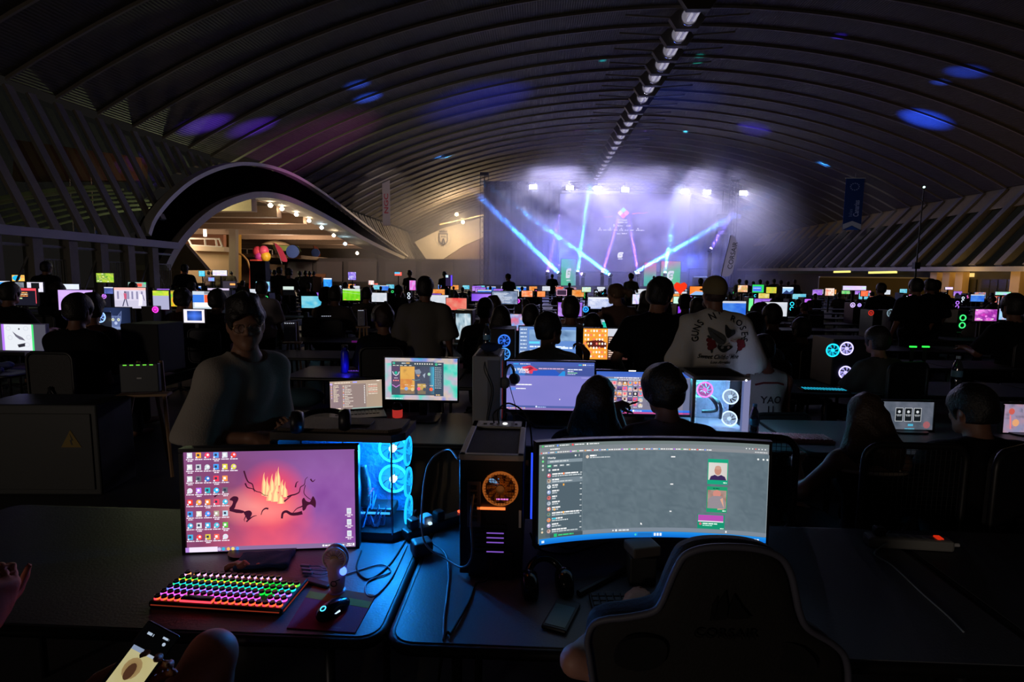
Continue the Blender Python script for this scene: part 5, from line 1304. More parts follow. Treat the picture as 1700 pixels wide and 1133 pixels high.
m = MB(); m.torus((0, -.036, .0335), .008, .0015, 16, 5, (0, -.45, 1)); m.build('logo', EM('mouse_cyan', '#4fd8ff', 2.), r)
m = MB(); m.cyl((-.003, .038, .022), (.003, .038, .022), .009, 14); m.build('scroll_wheel', RUB, r)
m = MB()
for a, b in (((-.010, .05, .021), (-.012, .01, .035)), ((.010, .05, .021), (.012, .01, .035)), ((-.012, .01, .035), (-.004, -.012, .0365)), ((.012, .01, .035), (.004, -.012, .0365))): m.cyl(a, b, .0016, 6)
m.build('accent_strip', M('mouse_pink_trim', '#d88a9a', .3, .4), r); m = MB(); m.box((.027, -.012, .014), (.004, .03, .004), rz=-.1); m.box((-.029, -.0, .013), (.003, .03, .004)); m.build('side_light', EM('mouse_white', '#cfe6ff', 1.2), r)
p = atz(560, 983, DZ); r = thing('hand_fan', 'small pink handheld fan standing upright lit blue by its lamp', 'fan', p, .1)
PK = M('fan_pink', '#d9a6b8', .4)
S = SDF(); S.cap((0, 0, .022), (0, 0, .105), .024, .033, k=.02); S.ell((0, 0, .125), (.038, .024, .040), k=.02); S.cut((0, 0, .001), (0, 0, -1)); sdf_obj(S, .004, 'fan_body', PK, r)
m = MB(); m.torus((0, -.024, .125), .036, .0035, 28, 6, (0, -1, .0)); 
for i in range(20): a = 2*PI*i/20; m.cyl((.011*math.cos(a), -.027, .125+.011*math.sin(a)), (.035*math.cos(a+.25), -.026, .125+.035*math.sin(a+.25)), .0011, 4)
m.build('grille', M('fan_grille', '#e2c8d2', .4), r, True); m = MB(); m.cyl((0, -.024, .125), (0, -.029, .125), .013, 16); m.build('hub_cap', M('fan_hub_gold', '#c79a72', .4), r)
m = MB(); m.ball((.026, -.022, .083), (.012, .010, .014), 10, 8); m.build('lamp', EM('fan_blue_led', '#4a6cff', 3.5), r, True)
m = MB(); m.torus((-.004, -.0265, .042), .009, .0018, 18, 5, (0, -1, 0)); m.cyl((-.004, -.028, .05), (.016, -.026, .056), .0015, 5); m.build('print', M('fan_print', '#2a2436', .5), r, True); m = MB(); m.lathe([(.03, 0), (.028, .006), (.02, .008)], 20); m.build('stand_base', PK, r, True)
p = atz(528, 972, DZ); m = MB(); m.box((0, 0, .007), (.10, .028, .013), rz=-.35, bev=.004); o = m.build('charging_case', PB); o.location = p; tag(o, 'slim black charger lying beside the handheld fan', 'charger')
p = atz(400, 948, DZ); S = SDF(); 
for a, b in (((-.05, 0, .012), (.01, .01, .02)), ((.0, .0, .015), (.05, .015, .01)), ((-.02, .02, .01), (.02, -.01, .024))): S.cap(a, b, .011, .008, k=.01)
S.noise = ripple(.006, 160, 3); S.cut((0, 0, .001), (0, 0, -1)); o = sdf_obj(S, .005, 'crumpled_wrapper', M('wrapper_tan', '#8a6a48', .4)); o.location = p; tag(o, 'crumpled tan snack wrapper under the red wallpaper monitor', 'wrapper')
p = atz(440, 935, DZ); S = SDF(); S.rbox((0, 0, .012), (.17, .10, .006), rotm(.2), .006); S.noise = ripple(.005, 70, 1); S.cut((0, 0, .001), (0, 0, -1)); o = sdf_obj(S, .006, 'folded_cloth', cloth('#27506e')); o.location = p; tag(o, 'blue folded cloth under the red wallpaper monitor', 'cloth')

# -- lit blue computer behind the near monitor
x0, x1 = -1.02, -.50; y0, y1 = 2.03, 2.26; zb, zt = DZ, 1.165
pc = thing('desktop_computer', 'black glass computer glowing bright blue beside the red wallpaper monitor', 'computer', (0, 0, 0))
m = MB(); ch = .045
topo = [(x0, y0+.01), (x1-ch, y0), (x1, y0+ch), (x1, y1), (x0, y1)]
m.prism(topo, .03, zt-.03, 'z'); m.build('top_cover', M('case_top_grey', '#4a4440', .5, .3), pc)
tp = [(x0+.02, y0+.03), (x1-ch-.02, y0+.03), (x1-.02, y0+ch+.02), (x1-.02, y1-.02), (x0+.02, y1-.02)]
m = MB(); m.prism(tp, .012, zt+.0005, 'z'); m.build('top_vent', M('vent_bronze', '#5d5148', .6, .2, bump=.6, scale=220), pc)
m = MB(); m.box((x1-.2, (y0+y1)/2, zt+.0155), (.10, .07, .006), bev=.002); m.build('control_panel', PB, pc)
m = MB(); m.prism(topo, .035, zb+.0005, 'z'); m.box(((x0+x1)/2-.02, y1-.012, (zb+zt)/2), (x1-x0-.04, .02, zt-zb-.06)); m.box((x0+.015, (y0+y1)/2, (zb+zt)/2), (.03, y1-y0-.02, zt-zb-.07)); m.build('chassis', PB, pc)
m = MB(); m.box(((x0+x1)/2, y1-.024, (zb+zt)/2), (x1-x0-.08, .004, zt-zb-.08)); m.build('motherboard', M('board_blue', '#1f5a78', .5, bump=.8, scale=60, vary=.5), pc)
GL = GLASS('case_glass', '#e8f4ff', .10, .01)
m = MB(); m.box(((x0+x1-ch)/2, y0+.006, (zb+zt)/2), (x1-ch-x0, .004, zt-zb-.07)); m.build('side_glass', GL, pc)
m = MB(); m.add([(x1-ch, y0, zb+.035), (x1, y0+ch, zb+.035), (x1, y0+ch, zt-.03), (x1-ch, y0, zt-.03)], [(0, 1, 2, 3)]); m.add([(x1, y0+ch, zb+.035), (x1, y1, zb+.035), (x1, y1, zt-.03), (x1, y0+ch, zt-.03)], [(0, 1, 2, 3)]); m.build('front_glass', GL, pc)
m = MB(); m.cyl((x1-ch, y0, zb+.03), (x1-ch, y0, zt-.03), .004, 8); m.build('corner_post', M('post_steel', '#6f8fae', .2, .8), pc)
for k, z in enumerate((zt-.105, zt-.235)): fan(pc, (x1-.085, y1-.055, z), .056, '#1fb8ff', '#d8f6ff', 4.5, (0, -1, 0), 9, 'fan')
for k, z in enumerate((zt-.10, zt-.23, zt-.35)): fan(pc, (x1-.012, y1-.10, z), .056, '#18a8ff', None, 2.2, (-1, 0, 0), 9, 'fan')
m = MB(); m.box((x1-.16, y1-.12, zb+.09), (.20, .10, .035), bev=.006); m.build('graphics_card', PB, pc); m = MB(); m.box((x1-.16, y1-.172, zb+.09), (.18, .003, .008)); m.build('card_light', EM('card_blue', '#3aa8ff', 2.), pc)
random.seed(11); S = SDF()
m = MB()
for i in range(46):
    a = random.random()*2*PI; rr = random.random(); b = Vector((x1-.175+.075*rr*math.cos(a), y0+.065+.03*rr*math.sin(a), zb+.04)); tpz = random.uniform(.03, .17)*(1-.45*rr); m.cyl(b, b+Vector((random.uniform(-.04, .04), random.uniform(-.015, .015), tpz)), random.uniform(.006, .013), 5, .001)
m.build('crystal_ornament', M('ice_crystal', '#8fc8ff', .15, .1), pc)
m = MB(); m.tube(spline([(x1-.17, y0+.06, zb+.12), (x1-.165, y0+.065, zb+.2), (x1-.18, y0+.06, zb+.28)], 5), .02, 8, rs=None); m.build('ornament_core', M('core_dark', '#1c2a33', .6, bump=.8, scale=40), pc, True)
m = MB()
for i in range(5):
    z = zt-.09-.05*i; m.tube(spline([(x1-.30, y1-.04, z), (x1-.27, y0+.06, z-.03), (x1-.25, y0+.08, z-.09), (x1-.29, y1-.06, z-.14)], 6), .005, 6)
m.build('wiring', M('wire_green', '#1f5a50', .5), pc, True)
light('POINT', 'case_glow', (x1-.12, y0+.10, zt-.10), 9., '#1f9cff', .03); light('POINT', 'case_glow', (x1-.07, y0+.09, zb+.2), 9., '#1f9cff', .03)
light('POINT', 'case_glow', (x1-.30, y0+.12, zt-.14), 1.2, '#2a8cff', .03)
headphones((x1-.33, y0+.05, zt+.045), .25, 'dark headphones resting on top of the glowing blue computer', 1.05, M('headset_dark', '#1d1d24', .4), -1.45)

# -- dark tower seen from the back
tw = thing('desktop_computer', 'tall dark tower with pale top vent and an orange lit rear fan', 'computer', (0, 0, 0))
X0, X1, YA, YB, ZB, ZT = -.252, -.034, 1.785, 2.235, DZ, 1.178
m = MB(); m.box(((X0+X1)/2, (YA+YB)/2, (ZB+ZT)/2), (X1-X0-.004, YB-YA-.006, ZT-ZB-.035), bev=.004); m.build('chassis', M('tower_black', '#101012', .5), tw)
m = MB()
for c_, d_ in ((((X0+X1)/2, YA+.012, ZT-.010), (X1-X0, .024, .02)), (((X0+X1)/2, YB-.045, ZT-.010), (X1-X0, .09, .02)), ((X0+.011, (YA+YB)/2, ZT-.010), (.022, YB-YA, .02)), ((X1-.011, (YA+YB)/2, ZT-.010), (.022, YB-YA, .02))): m.box(c_, d_, bev=.003)
m.build('top_frame', M('tower_frame_pale', '#aaa8a6', .5), tw)
m = MB(); m.box(((X0+X1)/2, (YA+YB)/2-.03, ZT-.013), (X1-X0-.046, YB-YA-.11, .012)); m.build('top_vent', M('vent_mesh_grey', '#4c4a4a', .8, bump=1., scale=500, vary=.3), tw)
m = MB(); m.cyl((-.12, YB-.05, ZT), (-.12, YB-.05, ZT+.004), .009, 14); m.build('power_button', EM('button_white', '#ffffff', 2.), tw)
m = MB()
for k in range(3): m.box((-.20+k*.026, YB-.05, ZT+.001), (.014, .007, .003))
m.box((-.075, YB-.05, ZT+.001), (.01, .01, .003)); m.build('ports', PB, tw)
fz = ZT-.115; fx = -.112
f = fan(tw, (fx, YA-.002, fz), .055, '#ff8a3a', 'dark', .28, (0, -1, 0), 9, 'rear_fan', M('fan_blade_dark', '#2a1c12', .5))
m = MB()
for i in range(-5, 6):
    hh = math.sqrt(max(0, .055**2-(i*.0095)**2)); m.box((fx+i*.0095, YA-.006, fz), (.0016, .002, 2*hh))
for i in range(-5, 6):
    hh = math.sqrt(max(0, .055**2-(i*.0095)**2)); m.box((fx, YA-.006, fz+i*.0095), (2*hh, .002, .0016))
m.build('guard', M('guard_bronze', '#6b4a30', .4, .6), f)
m = MB(); m.box((fx, YA-.0005, fz), (.09, .001, .09)); m.build('inner_glow', EM('fan_inner_orange', '#ff7a20', .07), f)
m = MB(); m.box((fx-.022, YA-.0012, fz+.026), (.035, .001, .02)); m.build('blue_highlight', EM('blue_highlight', '#8fc8ff', .45), f)  # glowing patch standing in for a blue-white highlight
m = MB(); m.box((-.20, YA-.003, ZT-.17), (.045, .006, .16), bev=.002); m.build('port_plate', GRY, tw)
m = MB()
for k in range(6): m.box((-.20, YA-.010, ZT-.11-.022*k), (.022, .012, .012), bev=.002)
m.build('plug', PB, tw)
m = MB()
for k in range(7): m.box((-.145, YA-.003, ZT-.245-.0165*k), (.10, .004, .010))
m.build('slot_cover', M('slot_grey', '#2a2a30', .4, .5), tw)
m = MB()
for k in (1, 2, 3, 5): m.box((-.128, YA-.0052, ZT-.253-.0165*k), (.058, .0015, .0035))
m.build('slot_light', EM('slot_violet', '#8a5ad0', .8), tw)
m = MB(); m.box((-.142, YA-.005, ZT-.183), (.095, .002, .009)); m.build('strip_light', EM('strip_orange', '#ff7a3a', 1.4), tw)
m = MB(); m.box((-.105, YA-.005, ZT-.150), (.04, .002, .004)); m.build('memory_light', EM('mem_pink', '#e87ad8', 1.2), tw)
m = MB(); m.box(((X0+X1)/2, YA-.003, ZB+.055), (.15, .006, .085), bev=.002); m.build('power_supply', M('psu_black', '#18181a', .5, bump=.4, scale=200), tw); m = MB(); m.box((-.045, YA-.003, ZB+.22), (.008, .004, .06)); m.build('label_strip', WHP, tw)
m = MB()
for sx in (X0+.03, X1-.03):
    for sy in (YA+.05, YB-.05): m.cyl((sx, sy, ZB+.0002), (sx, sy, ZB+.02), .014, 10)
m.build('rubber_foot', RUB, tw)
light('POINT', 'rear_fan_glow', (fx, YA-.03, fz), .05, '#ff9040', .02)
# cables at the tower and on the tables
GC = M('cable_grey_blue', '#5c6670', .5)
cable([(-.145, YB-.05, ZT+.004), (-.147, YB-.06, ZT+.06), (-.10, YB-.05, ZT+.085), (-.03, YB-.02, ZT+.02), (-.008, YB-.1, ZT-.10), (-.0, YA+.2, ZT-.25), (.01, YB+.0, ZT-.36), (.02, YB, DZ+.004)], 'black cable looping out of the tall tower top and down its side', .0035)
cable([(-.165, YB-.05, ZT+.004), (-.166, YB-.06, ZT+.045), (-.13, YB-.03, ZT+.06), (-.09, YB+.01, ZT+.02), (-.06, YB+.015, ZT-.12), (-.05, YB+.015, DZ+.05)], 'thin black cable arching over the pale rim of the tall tower', .003)
cable([(-.20, YA-.015, ZT-.13), (-.205, YA-.05, ZT-.20), (-.20, YA-.06, ZT-.32), (-.235, YA-.02, ZT-.385), (-.30, YA+.06, ZT-.405), (-.385, YA+.10, ZT-.37), (-.41, YA+.15, ZT-.28), (-.40, YA+.22, ZT-.12), (-.33, YA+.24, ZT-.06), (-.27, YA+.1, ZT-.05)], 'grey cable hanging in a wide loop beside the tall tower', .0036, GC, n=10)
cable([atz(713, 900, DZ+.03), atz(738, 918, DZ+.02), atz(745, 950, DZ+.006), atz(742, 990, DZ+.005), atz(737, 1030, DZ+.005), atz(736, 1062, DZ+.004), atz(734, 1072, DZ-.03), (-.28, 1.41, .45)], 'grey cable running over the front table edge from the power strip', .0036, GC, n=10)
cable([(-.14, YA-.012, ZT-.36), (-.15, YA-.05, DZ+.03), atz(790, 970, DZ+.004), atz(778, 1000, DZ+.004), atz(750, 1050, DZ+.004), atz(738, 1068, DZ-.02), (-.29, 1.405, .4)], 'black cable curving from under the tall tower to the table edge', .0036)
cable([atz(572, 955, DZ+.004), atz(630, 938, DZ+.004), atz(648, 950, DZ+.004), atz(612, 965, DZ+.004), atz(607, 985, DZ+.004), atz(622, 990, DZ+.004), atz(650, 960, DZ+.004), atz(676, 905, DZ+.004)], 'pale thin cable curled on the table behind the handheld fan', .0026, M('cable_pale', '#8d98a4', .5))
cable([atz(600, 915, DZ+.004), atz(592, 945, DZ+.004), atz(612, 962, DZ+.004), atz(645, 940, DZ+.004), atz(672, 900, DZ+.004), atz(684, 875, DZ+.004)], 'black cable curling from behind the red wallpaper monitor', .003)
for k in range(3):
    a = atz(507+k*2, 942+k*6, DZ+.004); m = MB(); m.box((0, 0, .005), (.035, .010, .009), rz=-.1, bev=.002); o = m.build('usb_plug', M('plug_blue_grey', '#7f9bb0', .4)); o.location = a; tag(o, ['far', 'middle', 'near'][k]+' one of three loose pale plugs behind the handheld fan', 'plug', 'loose plugs'); cable([a+Vector((.018, 0, .004)), a+Vector((.05, .004-.004*k, .003)), a+Vector((.075, -.01+.012*k, .003)), a+Vector((.09, .03, .003))], f'pale lead of the {["far", "middle", "near"][k]} loose plug', .002, M('cable_pale', '#8d98a4', .5), group='loose plug leads')
cable([atz(880, 885, DZ+.05), atz(895, 912, DZ+.005), atz(940, 920, DZ+.004), atz(985, 908, DZ+.005), atz(1040, 893, DZ+.03)], 'black cable sagging under the curved monitor', .0035)
cable([atz(912, 898, DZ+.03), atz(945, 912, DZ+.004), atz(975, 895, DZ+.02), atz(990, 885, DZ+.05)], 'second thinner black cable crossing under the curved monitor', .003)
# power strip with plugs between the machines
ps = atz(725, 880, DZ); r = thing('power_strip', 'black power strip with red lit switch between the two computers', 'power strip', ps, .75)
m = MB(); m.box((0, 0, .022), (.30, .055, .04), bev=.008); m.build('body', PB, r)
m = MB(); m.box((.12, 0, .046), (.022, .018, .008), bev=.002); m.build('switch', EM('switch_red', '#ff4a2a', 3.), r)
for k in range(3): m = MB(); m.box((-.11+k*.06, 0, .06), (.04, .042, .04), bev=.008); m.build('plug', [PB, WHP, PB][k], r); 
m = MB(); m.box((-.05, -.03, .052), (.012, .012, .008)); m.build('plug_light', EM('plug_blue', '#bfe4ff', 1.5), r)
p = atz(700, 920, DZ); S = SDF(); S.rbox((0, 0, .028), (.05, .045, .03), rotm(.5), .012); o = sdf_obj(S, .005, 'wall_charger', M('charger_dark', '#26262c', .5)); o.location = p+Vector((0, 0, -.0)); tag(o, 'dark cube charger in front of the black power strip', 'charger')
# right table: headphones, phone, dark keyboard, small box
headphones(atz(906, 985, DZ)+Vector((0, .02, .044)), .2, 'glossy black headphones leaning on the table below the curved monitor', 1.15, M('headset_gloss', '#0c0c0e', .2), -.9, R=.05)
p = atz(932, 1026, DZ); r = thing('phone', 'dark phone with greenish back lying by the black headphones', 'phone', p, -.35); m = MB(); m.box((0, 0, .007), (.078, .155, .012), bev=.005); m.build('case', PB, r); m = MB(); m.box((0, -.01, .0135), (.062, .11, .001)); m.build('screen', M('phone_dull_green', '#3d5a58', .3), r)
p = (atz(966, 1015, DZ)+atz(1120, 1000, DZ))/2; kb2 = thing('keyboard', 'unlit black keyboard below the curved monitor', 'keyboard', (p.x+.06, p.y-.02, DZ), .05)
m = MB(); m.box((0, 0, .01), (.36, .135, .018), bev=.004); m.build('base', PB, kb2)
for j in range(5):
    m = MB()
    for i in range(15): m.box((-.165+i*.0235, .05-j*.025, .022), (.019, .020, .007), bev=.002)
    m.build('key_row', M('key_cap_dark', '#1b1b22', .5), kb2)
m = MB(); m.box((.03, .062, .0195), (.004, .004, .002)); m.build('status_light', EM('led_white', '#e6ecff', 4., 'NONE'), kb2)
p = atz(1062, 990, DZ); m = MB(); m.box((0, 0, .05), (.09, .07, .10), bev=.006); o = m.build('speaker', M('speaker_dark', '#1a1a1c', .6)); o.location = (p.x+.02, p.y+.09, DZ); tag(o, 'small dark box loudspeaker beside the gaming chair', 'speaker')
m = MB(); m.box((0, 0, .02), (.10, .08, .035), bev=.006, rz=.3); o = m.build('small_box', M('box_grey_brown', '#4a443f', .7)); o.location = (p.x+.02, p.y+.09, DZ+.101); tag(o, 'grey brown little box on top of the dark loudspeaker', 'box')
# white power strip on the dark table, its cable
a = atz(1437, 905, DZ); b = atz(1577, 913, DZ); cpt = (a+b)/2; L = (b-a).length
r = thing('power_strip', 'white six socket power strip with red switch on the dark table', 'power strip', cpt, math.atan2((b-a).y, (b-a).x))
m = MB(); m.box((0, 0, .022), (L, .06, .042), bev=.01); m.build('body', M('strip_white', '#8f8f8c', .5), r)
for k in range(6): m = MB(); m.cyl((-L/2+.05+k*.044, 0, .0432), (-L/2+.05+k*.044, 0, .0445), .018, 16); m.build('socket', M('socket_grey', '#6f6f6c', .5) , r)
m = MB(); m.box((-L/2+.045, -.0, .06), (.04, .04, .035), bev=.01); m.build('plug', PB, r); m = MB(); m.box((L/2-.045, 0, .045), (.022, .03, .008), bev=.002); m.build('switch', EM('switch_dim_red', '#d02a10', .8), r)
m = MB(); m.cyl((L/2, 0, .02), (L/2+.03, 0, .02), .007, 8); m.build('cord_collar', WHP, r)
cable([cpt+Vector((-.10, -.03, .03)), atz(1452, 920, DZ+.004), atz(1482, 940, DZ+.004), atz(1530, 985, DZ+.004), atz(1572, 1022, DZ+.004), atz(1600, 1050, DZ+.003)], 'pale cable trailing from the white power strip over the dark table', .003, M('cable_pale', '#8d98a4', .5))
# ------------------------------------------------------------------ second row and the people near it
T2 = M('second_table_top', '#5c5e64', .5, bump=.1, scale=90)
for i, (a, b) in enumerate(((-2.05, -.23), (-.2, 1.62), (1.65, 3.47), (3.5, 5.32))):
    table(a, b, 3.32, 4.12, ['grey table with the laptop and the teal bordered monitor', 'grey table under the two wide violet lit monitors', 'grey table with the pink keyboard and the card game monitor', 'grey table at the dark end of the second row'][i], T2)
table(-2.6, -.78, 5.5, 6.25, 'grey table holding the small rainbow keyboard and blue bottle', T2); table(-.75, 1.07, 5.15, 5.9, 'grey table below the messenger and icon grid monitors', T2); table(1.1, 2.92, 5.15, 5.9, 'grey table behind the man in the printed white shirt', T2); table(2.95, 4.77, 5.15, 5.9, 'grey table with the black computer and two pale fans', T2); table(4.8, 6.62, 5.15, 5.9, 'grey table near the two green lit bars', T2)

# teal bordered game client monitor
c, w, h, rz = place_px((640, 594), (761, 596), (758, 666), (639, 662), 3.86)
s = Scr(480, 272, w, h)
PALT = [hx(x) for x in ('#19c4b0', '#3ad8c0', '#7fe0d0', '#d8b8d8', '#f0c8b8', '#9f8ae8', '#48b0e8')]
def nebula(u, v):
    n = fbm(u*6, v*4, 12); k = fbm(u*9+n*2, v*7, 5); i = n*7.2-1.0+(1.5 if v < .12 else 0); i = max(0, min(5.99, i)); a = int(i); c = mixc(PALT[a], PALT[a+1], i-a); return mixc(c, hx('#0fa08c'), .5*k)
s.grid(60, 34, nebula); s.rect(42, 24, 284, 218, '#46525e'); s.rect(326, 28, 62, 218, '#3d4f62')
def brawl(u, v):
    n = fbm(u*4, v*4, 3); m_ = fbm(u*8, v*7, 9)
    c = mixc(hx('#d99a4a'), hx('#e8b860'), n) if u < .42 else mixc(hx('#5a5f74'), hx('#3f4658'), n)
    if u > .85: c = mixc(c, hx('#4fa8c8'), min(1, (u-.85)*8))
    if .5 < u < .75 and v > .62: c = mixc(c, hx('#d8b25a'), .8)
    if u < .35 and .45 < v < .8: c = mixc(c, hx('#c8603a'), m_)
    if v > .85: c = mixc(c, hx('#4a5260'), .7)
    return mixc(c, hx('#2e3442'), max(0, m_-.62)*2.2)
s.grid(46, 36, brawl, 100, 56, 226, 178)
s.poly([(196, 78), (228, 72), (240, 92), (232, 104), (204, 104)], '#8a94a6'); s.poly([(206, 108), (234, 108), (222, 124)], '#d89a70'); s.disc(292, 104, 10, '#9fd8b8'); s.poly([(250, 110), (268, 96), (262, 130)], '#aab6c8'); s.line([(180, 140), (205, 146), (232, 140)], 6, '#5a7a8a')
s.poly([(46, 56), (96, 56), (96, 178), (72, 194), (46, 178)], '#5c4a68'); s.line([(46, 176), (72, 192), (98, 176)], 5, '#d88ae0'); s.line([(50, 90), (58, 108), (72, 116), (86, 108), (94, 90)], 5, '#dfe8f0'); s.disc(72, 98, 10, '#2fb89a'); s.words(60, 130, 26, 4, '#e8d8e8')
for x in (58, 72, 86): s.disc(x, 148, 5, '#ff8a8a', n=9)
for x, y, cI in ((140, 200, '#8fb0e8'), (182, 204, '#e8c88a'), (224, 200, '#ff6a8a'), (262, 204, '#555a60'), (306, 202, '#ff6a4a')): s.disc(x, y, 12, cI, n=9); s.words(x-10, y-26, 22, 4, '#f0d8c0')
for x in (50, 110, 128, 142): s.words(x, 32, 16, 6, '#d8e0e0')
s.disc(60, 35, 8, '#3fb89a', n=8); s.rect(140, 30, 24, 8, '#d8a860')
for x in range(200, 320, 16): s.disc(x, 38, 5, '#e8e4d8', n=6)
for x in (52, 76, 100, 128, 160): s.words(x, 48, 18, 4, '#e8e4d8')
s.disc(340, 40, 9, '#4ab88a', n=10); s.words(352, 36, 24, 5, '#d8e0e0')
for i in range(11): s.disc(334, 62+i*13, 3.5, '#c8d8e0', n=6); s.words(340, 60+i*13, 34, 4, '#b8c8d0')
s.words(6, 262, 110, 6, '#e8f4f4'); s.rect(0, 258, 480, 1, '#8aa0b8'); s.words(338, 234, 30, 8, '#e8c080')
monitor(s, c, rz, 'black monitor with teal and lilac picture around a game window', w, h, .008, .016, tilt=-.03, lamp='#ffffff')
# laptop beside it
c, w, h, rz = place_px((547, 634), (633, 631), (635, 676), (549, 681), 3.55, 3.67)
s = Scr(340, 200, w, h); s.grid(12, 8, lambda u, v: mixc(hx('#a08a88'), hx('#b09a84'), u+v*.1)); s.rect(0, 0, 340, 22, '#b09a88'); s.rect(4, 22, 70, 178, '#8f7a80'); s.rect(74, 24, 160, 176, '#93807c'); s.rect(240, 24, 2, 92, '#e0d0c0')
s.rect(148, 6, 28, 10, '#a8a8ff'); s.words(30, 10, 100, 5, '#f8e8d8'); s.rect(0, 14, 16, 10, '#d0b8ff')
for i in range(9): s.disc(10, 30+i*11, 4, ['#e0c0e8', '#ffc0a8'][i % 2], n=6)
for i in range(12): s.words(22, 30+i*10, rnd.randint(18, 44), 4, '#f4e4c8')
for i in range(13): s.disc(86, 36+i*12, 4, ['#ffe8d8', '#ff9a88', '#d8d0ff'][i % 3], n=6); s.words(94, 34+i*12, rnd.randint(20, 60), 4, '#f8ece0')
for i in range(11): s.disc(224, 40+i*12, 3.5, '#ffffff', n=6)
for i in range(6): s.words(250, 30+i*13, 60, 5, ['#fff0e0', '#ffb0a0', '#f0e0d0'][i % 3])
s.words(0, 190, 70, 7, '#ffe8d0'); s.rect(140, 192, 200, 8, '#9ab0a8'); s.rect(306, 4, 20, 5, '#fff4e8')
lp = monitor(s, c, rz, 'open laptop showing a beige list window', w, h, .008, .012, tilt=-.12, stand=None, depth=.008, cat='laptop', name='laptop')
m = MB(); m.box((0, -.11, -h/2-.02), (w+.02, .23, .018), bev=.004); m.build('keyboard_deck', GRY, lp)
m = MB()
for j in range(5):
    for i in range(12): m.box((-.13+i*.0236, -.03-j*.022, -h/2-.009), (.019, .017, .004))
m.build('keys', PB, lp)
o = MB(); o.box((0, 0, .04), (.30, .22, .078), bev=.006); o = o.build('laptop_riser', M('riser_dark', '#26262a', .6)); o.location = (c.x, c.y-.10, DZ); tag(o, 'dark box stand lifting the laptop with the beige list', 'stand'); lp_top = DZ+.08
# the two wide violet screens
c, w, h, rz = place_px((841, 600), (986, 603), (986, 683), (841, 679), 3.80)
s = Scr(1450, 800, w, h); s.grid(20, 12, lambda u, v: mixc(hx('#7c7cc8'), hx('#8a84d0'), fbm(u*3, v*3, 2))); s.rect(0, 0, 1450, 70, '#4a5fae'); s.rect(0, 70, 1450, 160, '#4c5c9c')
s.poly([(60, 70), (180, 60), (330, 60), (300, 230), (60, 230)], '#3f78c8'); s.poly([(250, 90), (390, 60), (520, 130), (440, 200), (330, 190)], '#e0405a'); s.poly([(300, 120), (400, 80), (450, 110), (370, 150)], '#9a2440'); s.poly([(440, 150), (800, 130), (940, 230), (420, 230)], '#2f5ac0'); s.poly([(850, 230), (930, 150), (970, 150), (970, 230)], '#2a90e0')
s.text(170, 150, 46, 'Wallpaper', '#ffffff', True, wid=32); s.text(205, 190, 34, 'ENGINE', '#f0e8ff', True, wid=34); s.disc(120, 140, 34, '#e8f0ff', n=14); s.disc(120, 140, 20, '#4a90d8', n=12)
s.words(530, 104, 420, 16, '#e8b8d8'); s.rect(1000, 90, 440, 130, '#44549a'); s.words(1010, 112, 240, 18, '#e8ecff'); s.words(1010, 146, 100, 14, '#dfe4ff'); s.words(1010, 170, 160, 12, '#8fe0a0'); s.words(1010, 194, 130, 10, '#c8d0f4')
s.rect(110, 26, 90, 24, '#3fa0e8'); s.words(220, 32, 170, 14, '#d8e0ff'); s.rect(1190, 36, 50, 14, '#3fd0e8'); s.disc(1268, 42, 14, '#f0e8a0', n=8); s.disc(1300, 42, 14, '#ffffff', n=8); s.words(1330, 36, 110, 12, '#9fb0e8')
s.rect(60, 362, 90, 44, '#2a2848'); s.words(160, 372, 260, 18, '#ffffff', .1); s.rect(60, 430, 90, 46, '#5f8ae8'); s.words(160, 440, 160, 16, '#f4f4ff', .1); s.words(160, 262, 30, 10, '#d0d4f8'); s.words(1240, 252, 120, 8, '#b8b8ec')
s.rect(0, 730, 1450, 36, '#5060a4'); s.disc(500, 746, 16, '#dfe8ff', n=8); s.words(520, 746, 140, 12, '#b8d0ff'); s.rect(0, 766, 1450, 34, '#8a70b0')
for i in range(12): s.disc(20+i*26, 772, 10, ['#ffd0c8', '#ff9aa8', '#c8d8ff', '#ffe0a0'][i % 4], n=7)
s.rect(880, 610, 16, 16, '#ffffff')
monitor(s, c, rz, 'wide monitor filled with a pale violet app page and red blue banner', w, h, .010, .018, tilt=-.03)
c, w, h, rz = place_px((990, 616), (1146, 620), (1144, 689), (989, 685), 3.86)
s = Scr(1560, 700, w, h); s.rect(0, 0, 1560, 700, '#7f7c92'); s.rect(0, 0, 1560, 90, '#3a62c0', '#4a6cc8'); s.rect(0, 90, 1560, 22, '#8a8aa0'); s.words(300, 96, 420, 18, '#e8e4f4'); s.rect(150, 120, 200, 30, '#6fb8e8'); s.words(380, 130, 400, 14, '#e8e4f4')
GP = ['#ffb050', '#5a6090', '#7a58a8', '#ff9a40', '#2a2030', '#e8e4e0', '#a070d0', '#ff6a80', '#3a1c28', '#c890b0', '#e8a8b0', '#d04a50', '#4ab8e0', '#f0c0b0', '#e8d0b0', '#6a5a78']
for j in range(5):
    for i in range(8):
        x, y = 90+i*88, 160+j*90; s.rect(x, y, 76, 62, GP[(i*5+j*3) % 16], GP[(i*3+j*7+4) % 16]); s.disc(x+38, y+28, 20, GP[(i*7+j+9) % 16], n=8); s.words(x+8, y+66, 60, 9, '#f4eef8')
s.rect(850, 120, 160, 440, '#77758c'); s.disc(920, 190, 60, '#e8a8d0', n=10); s.disc(900, 230, 50, '#b070b8', n=9); s.rect(880, 380, 30, 30, '#ffffff'); s.words(850, 470, 150, 16, '#b8e8c8'); s.words(860, 430, 140, 12, '#e8e4f4'); s.rect(1010, 530, 90, 60, '#4a7ae0')
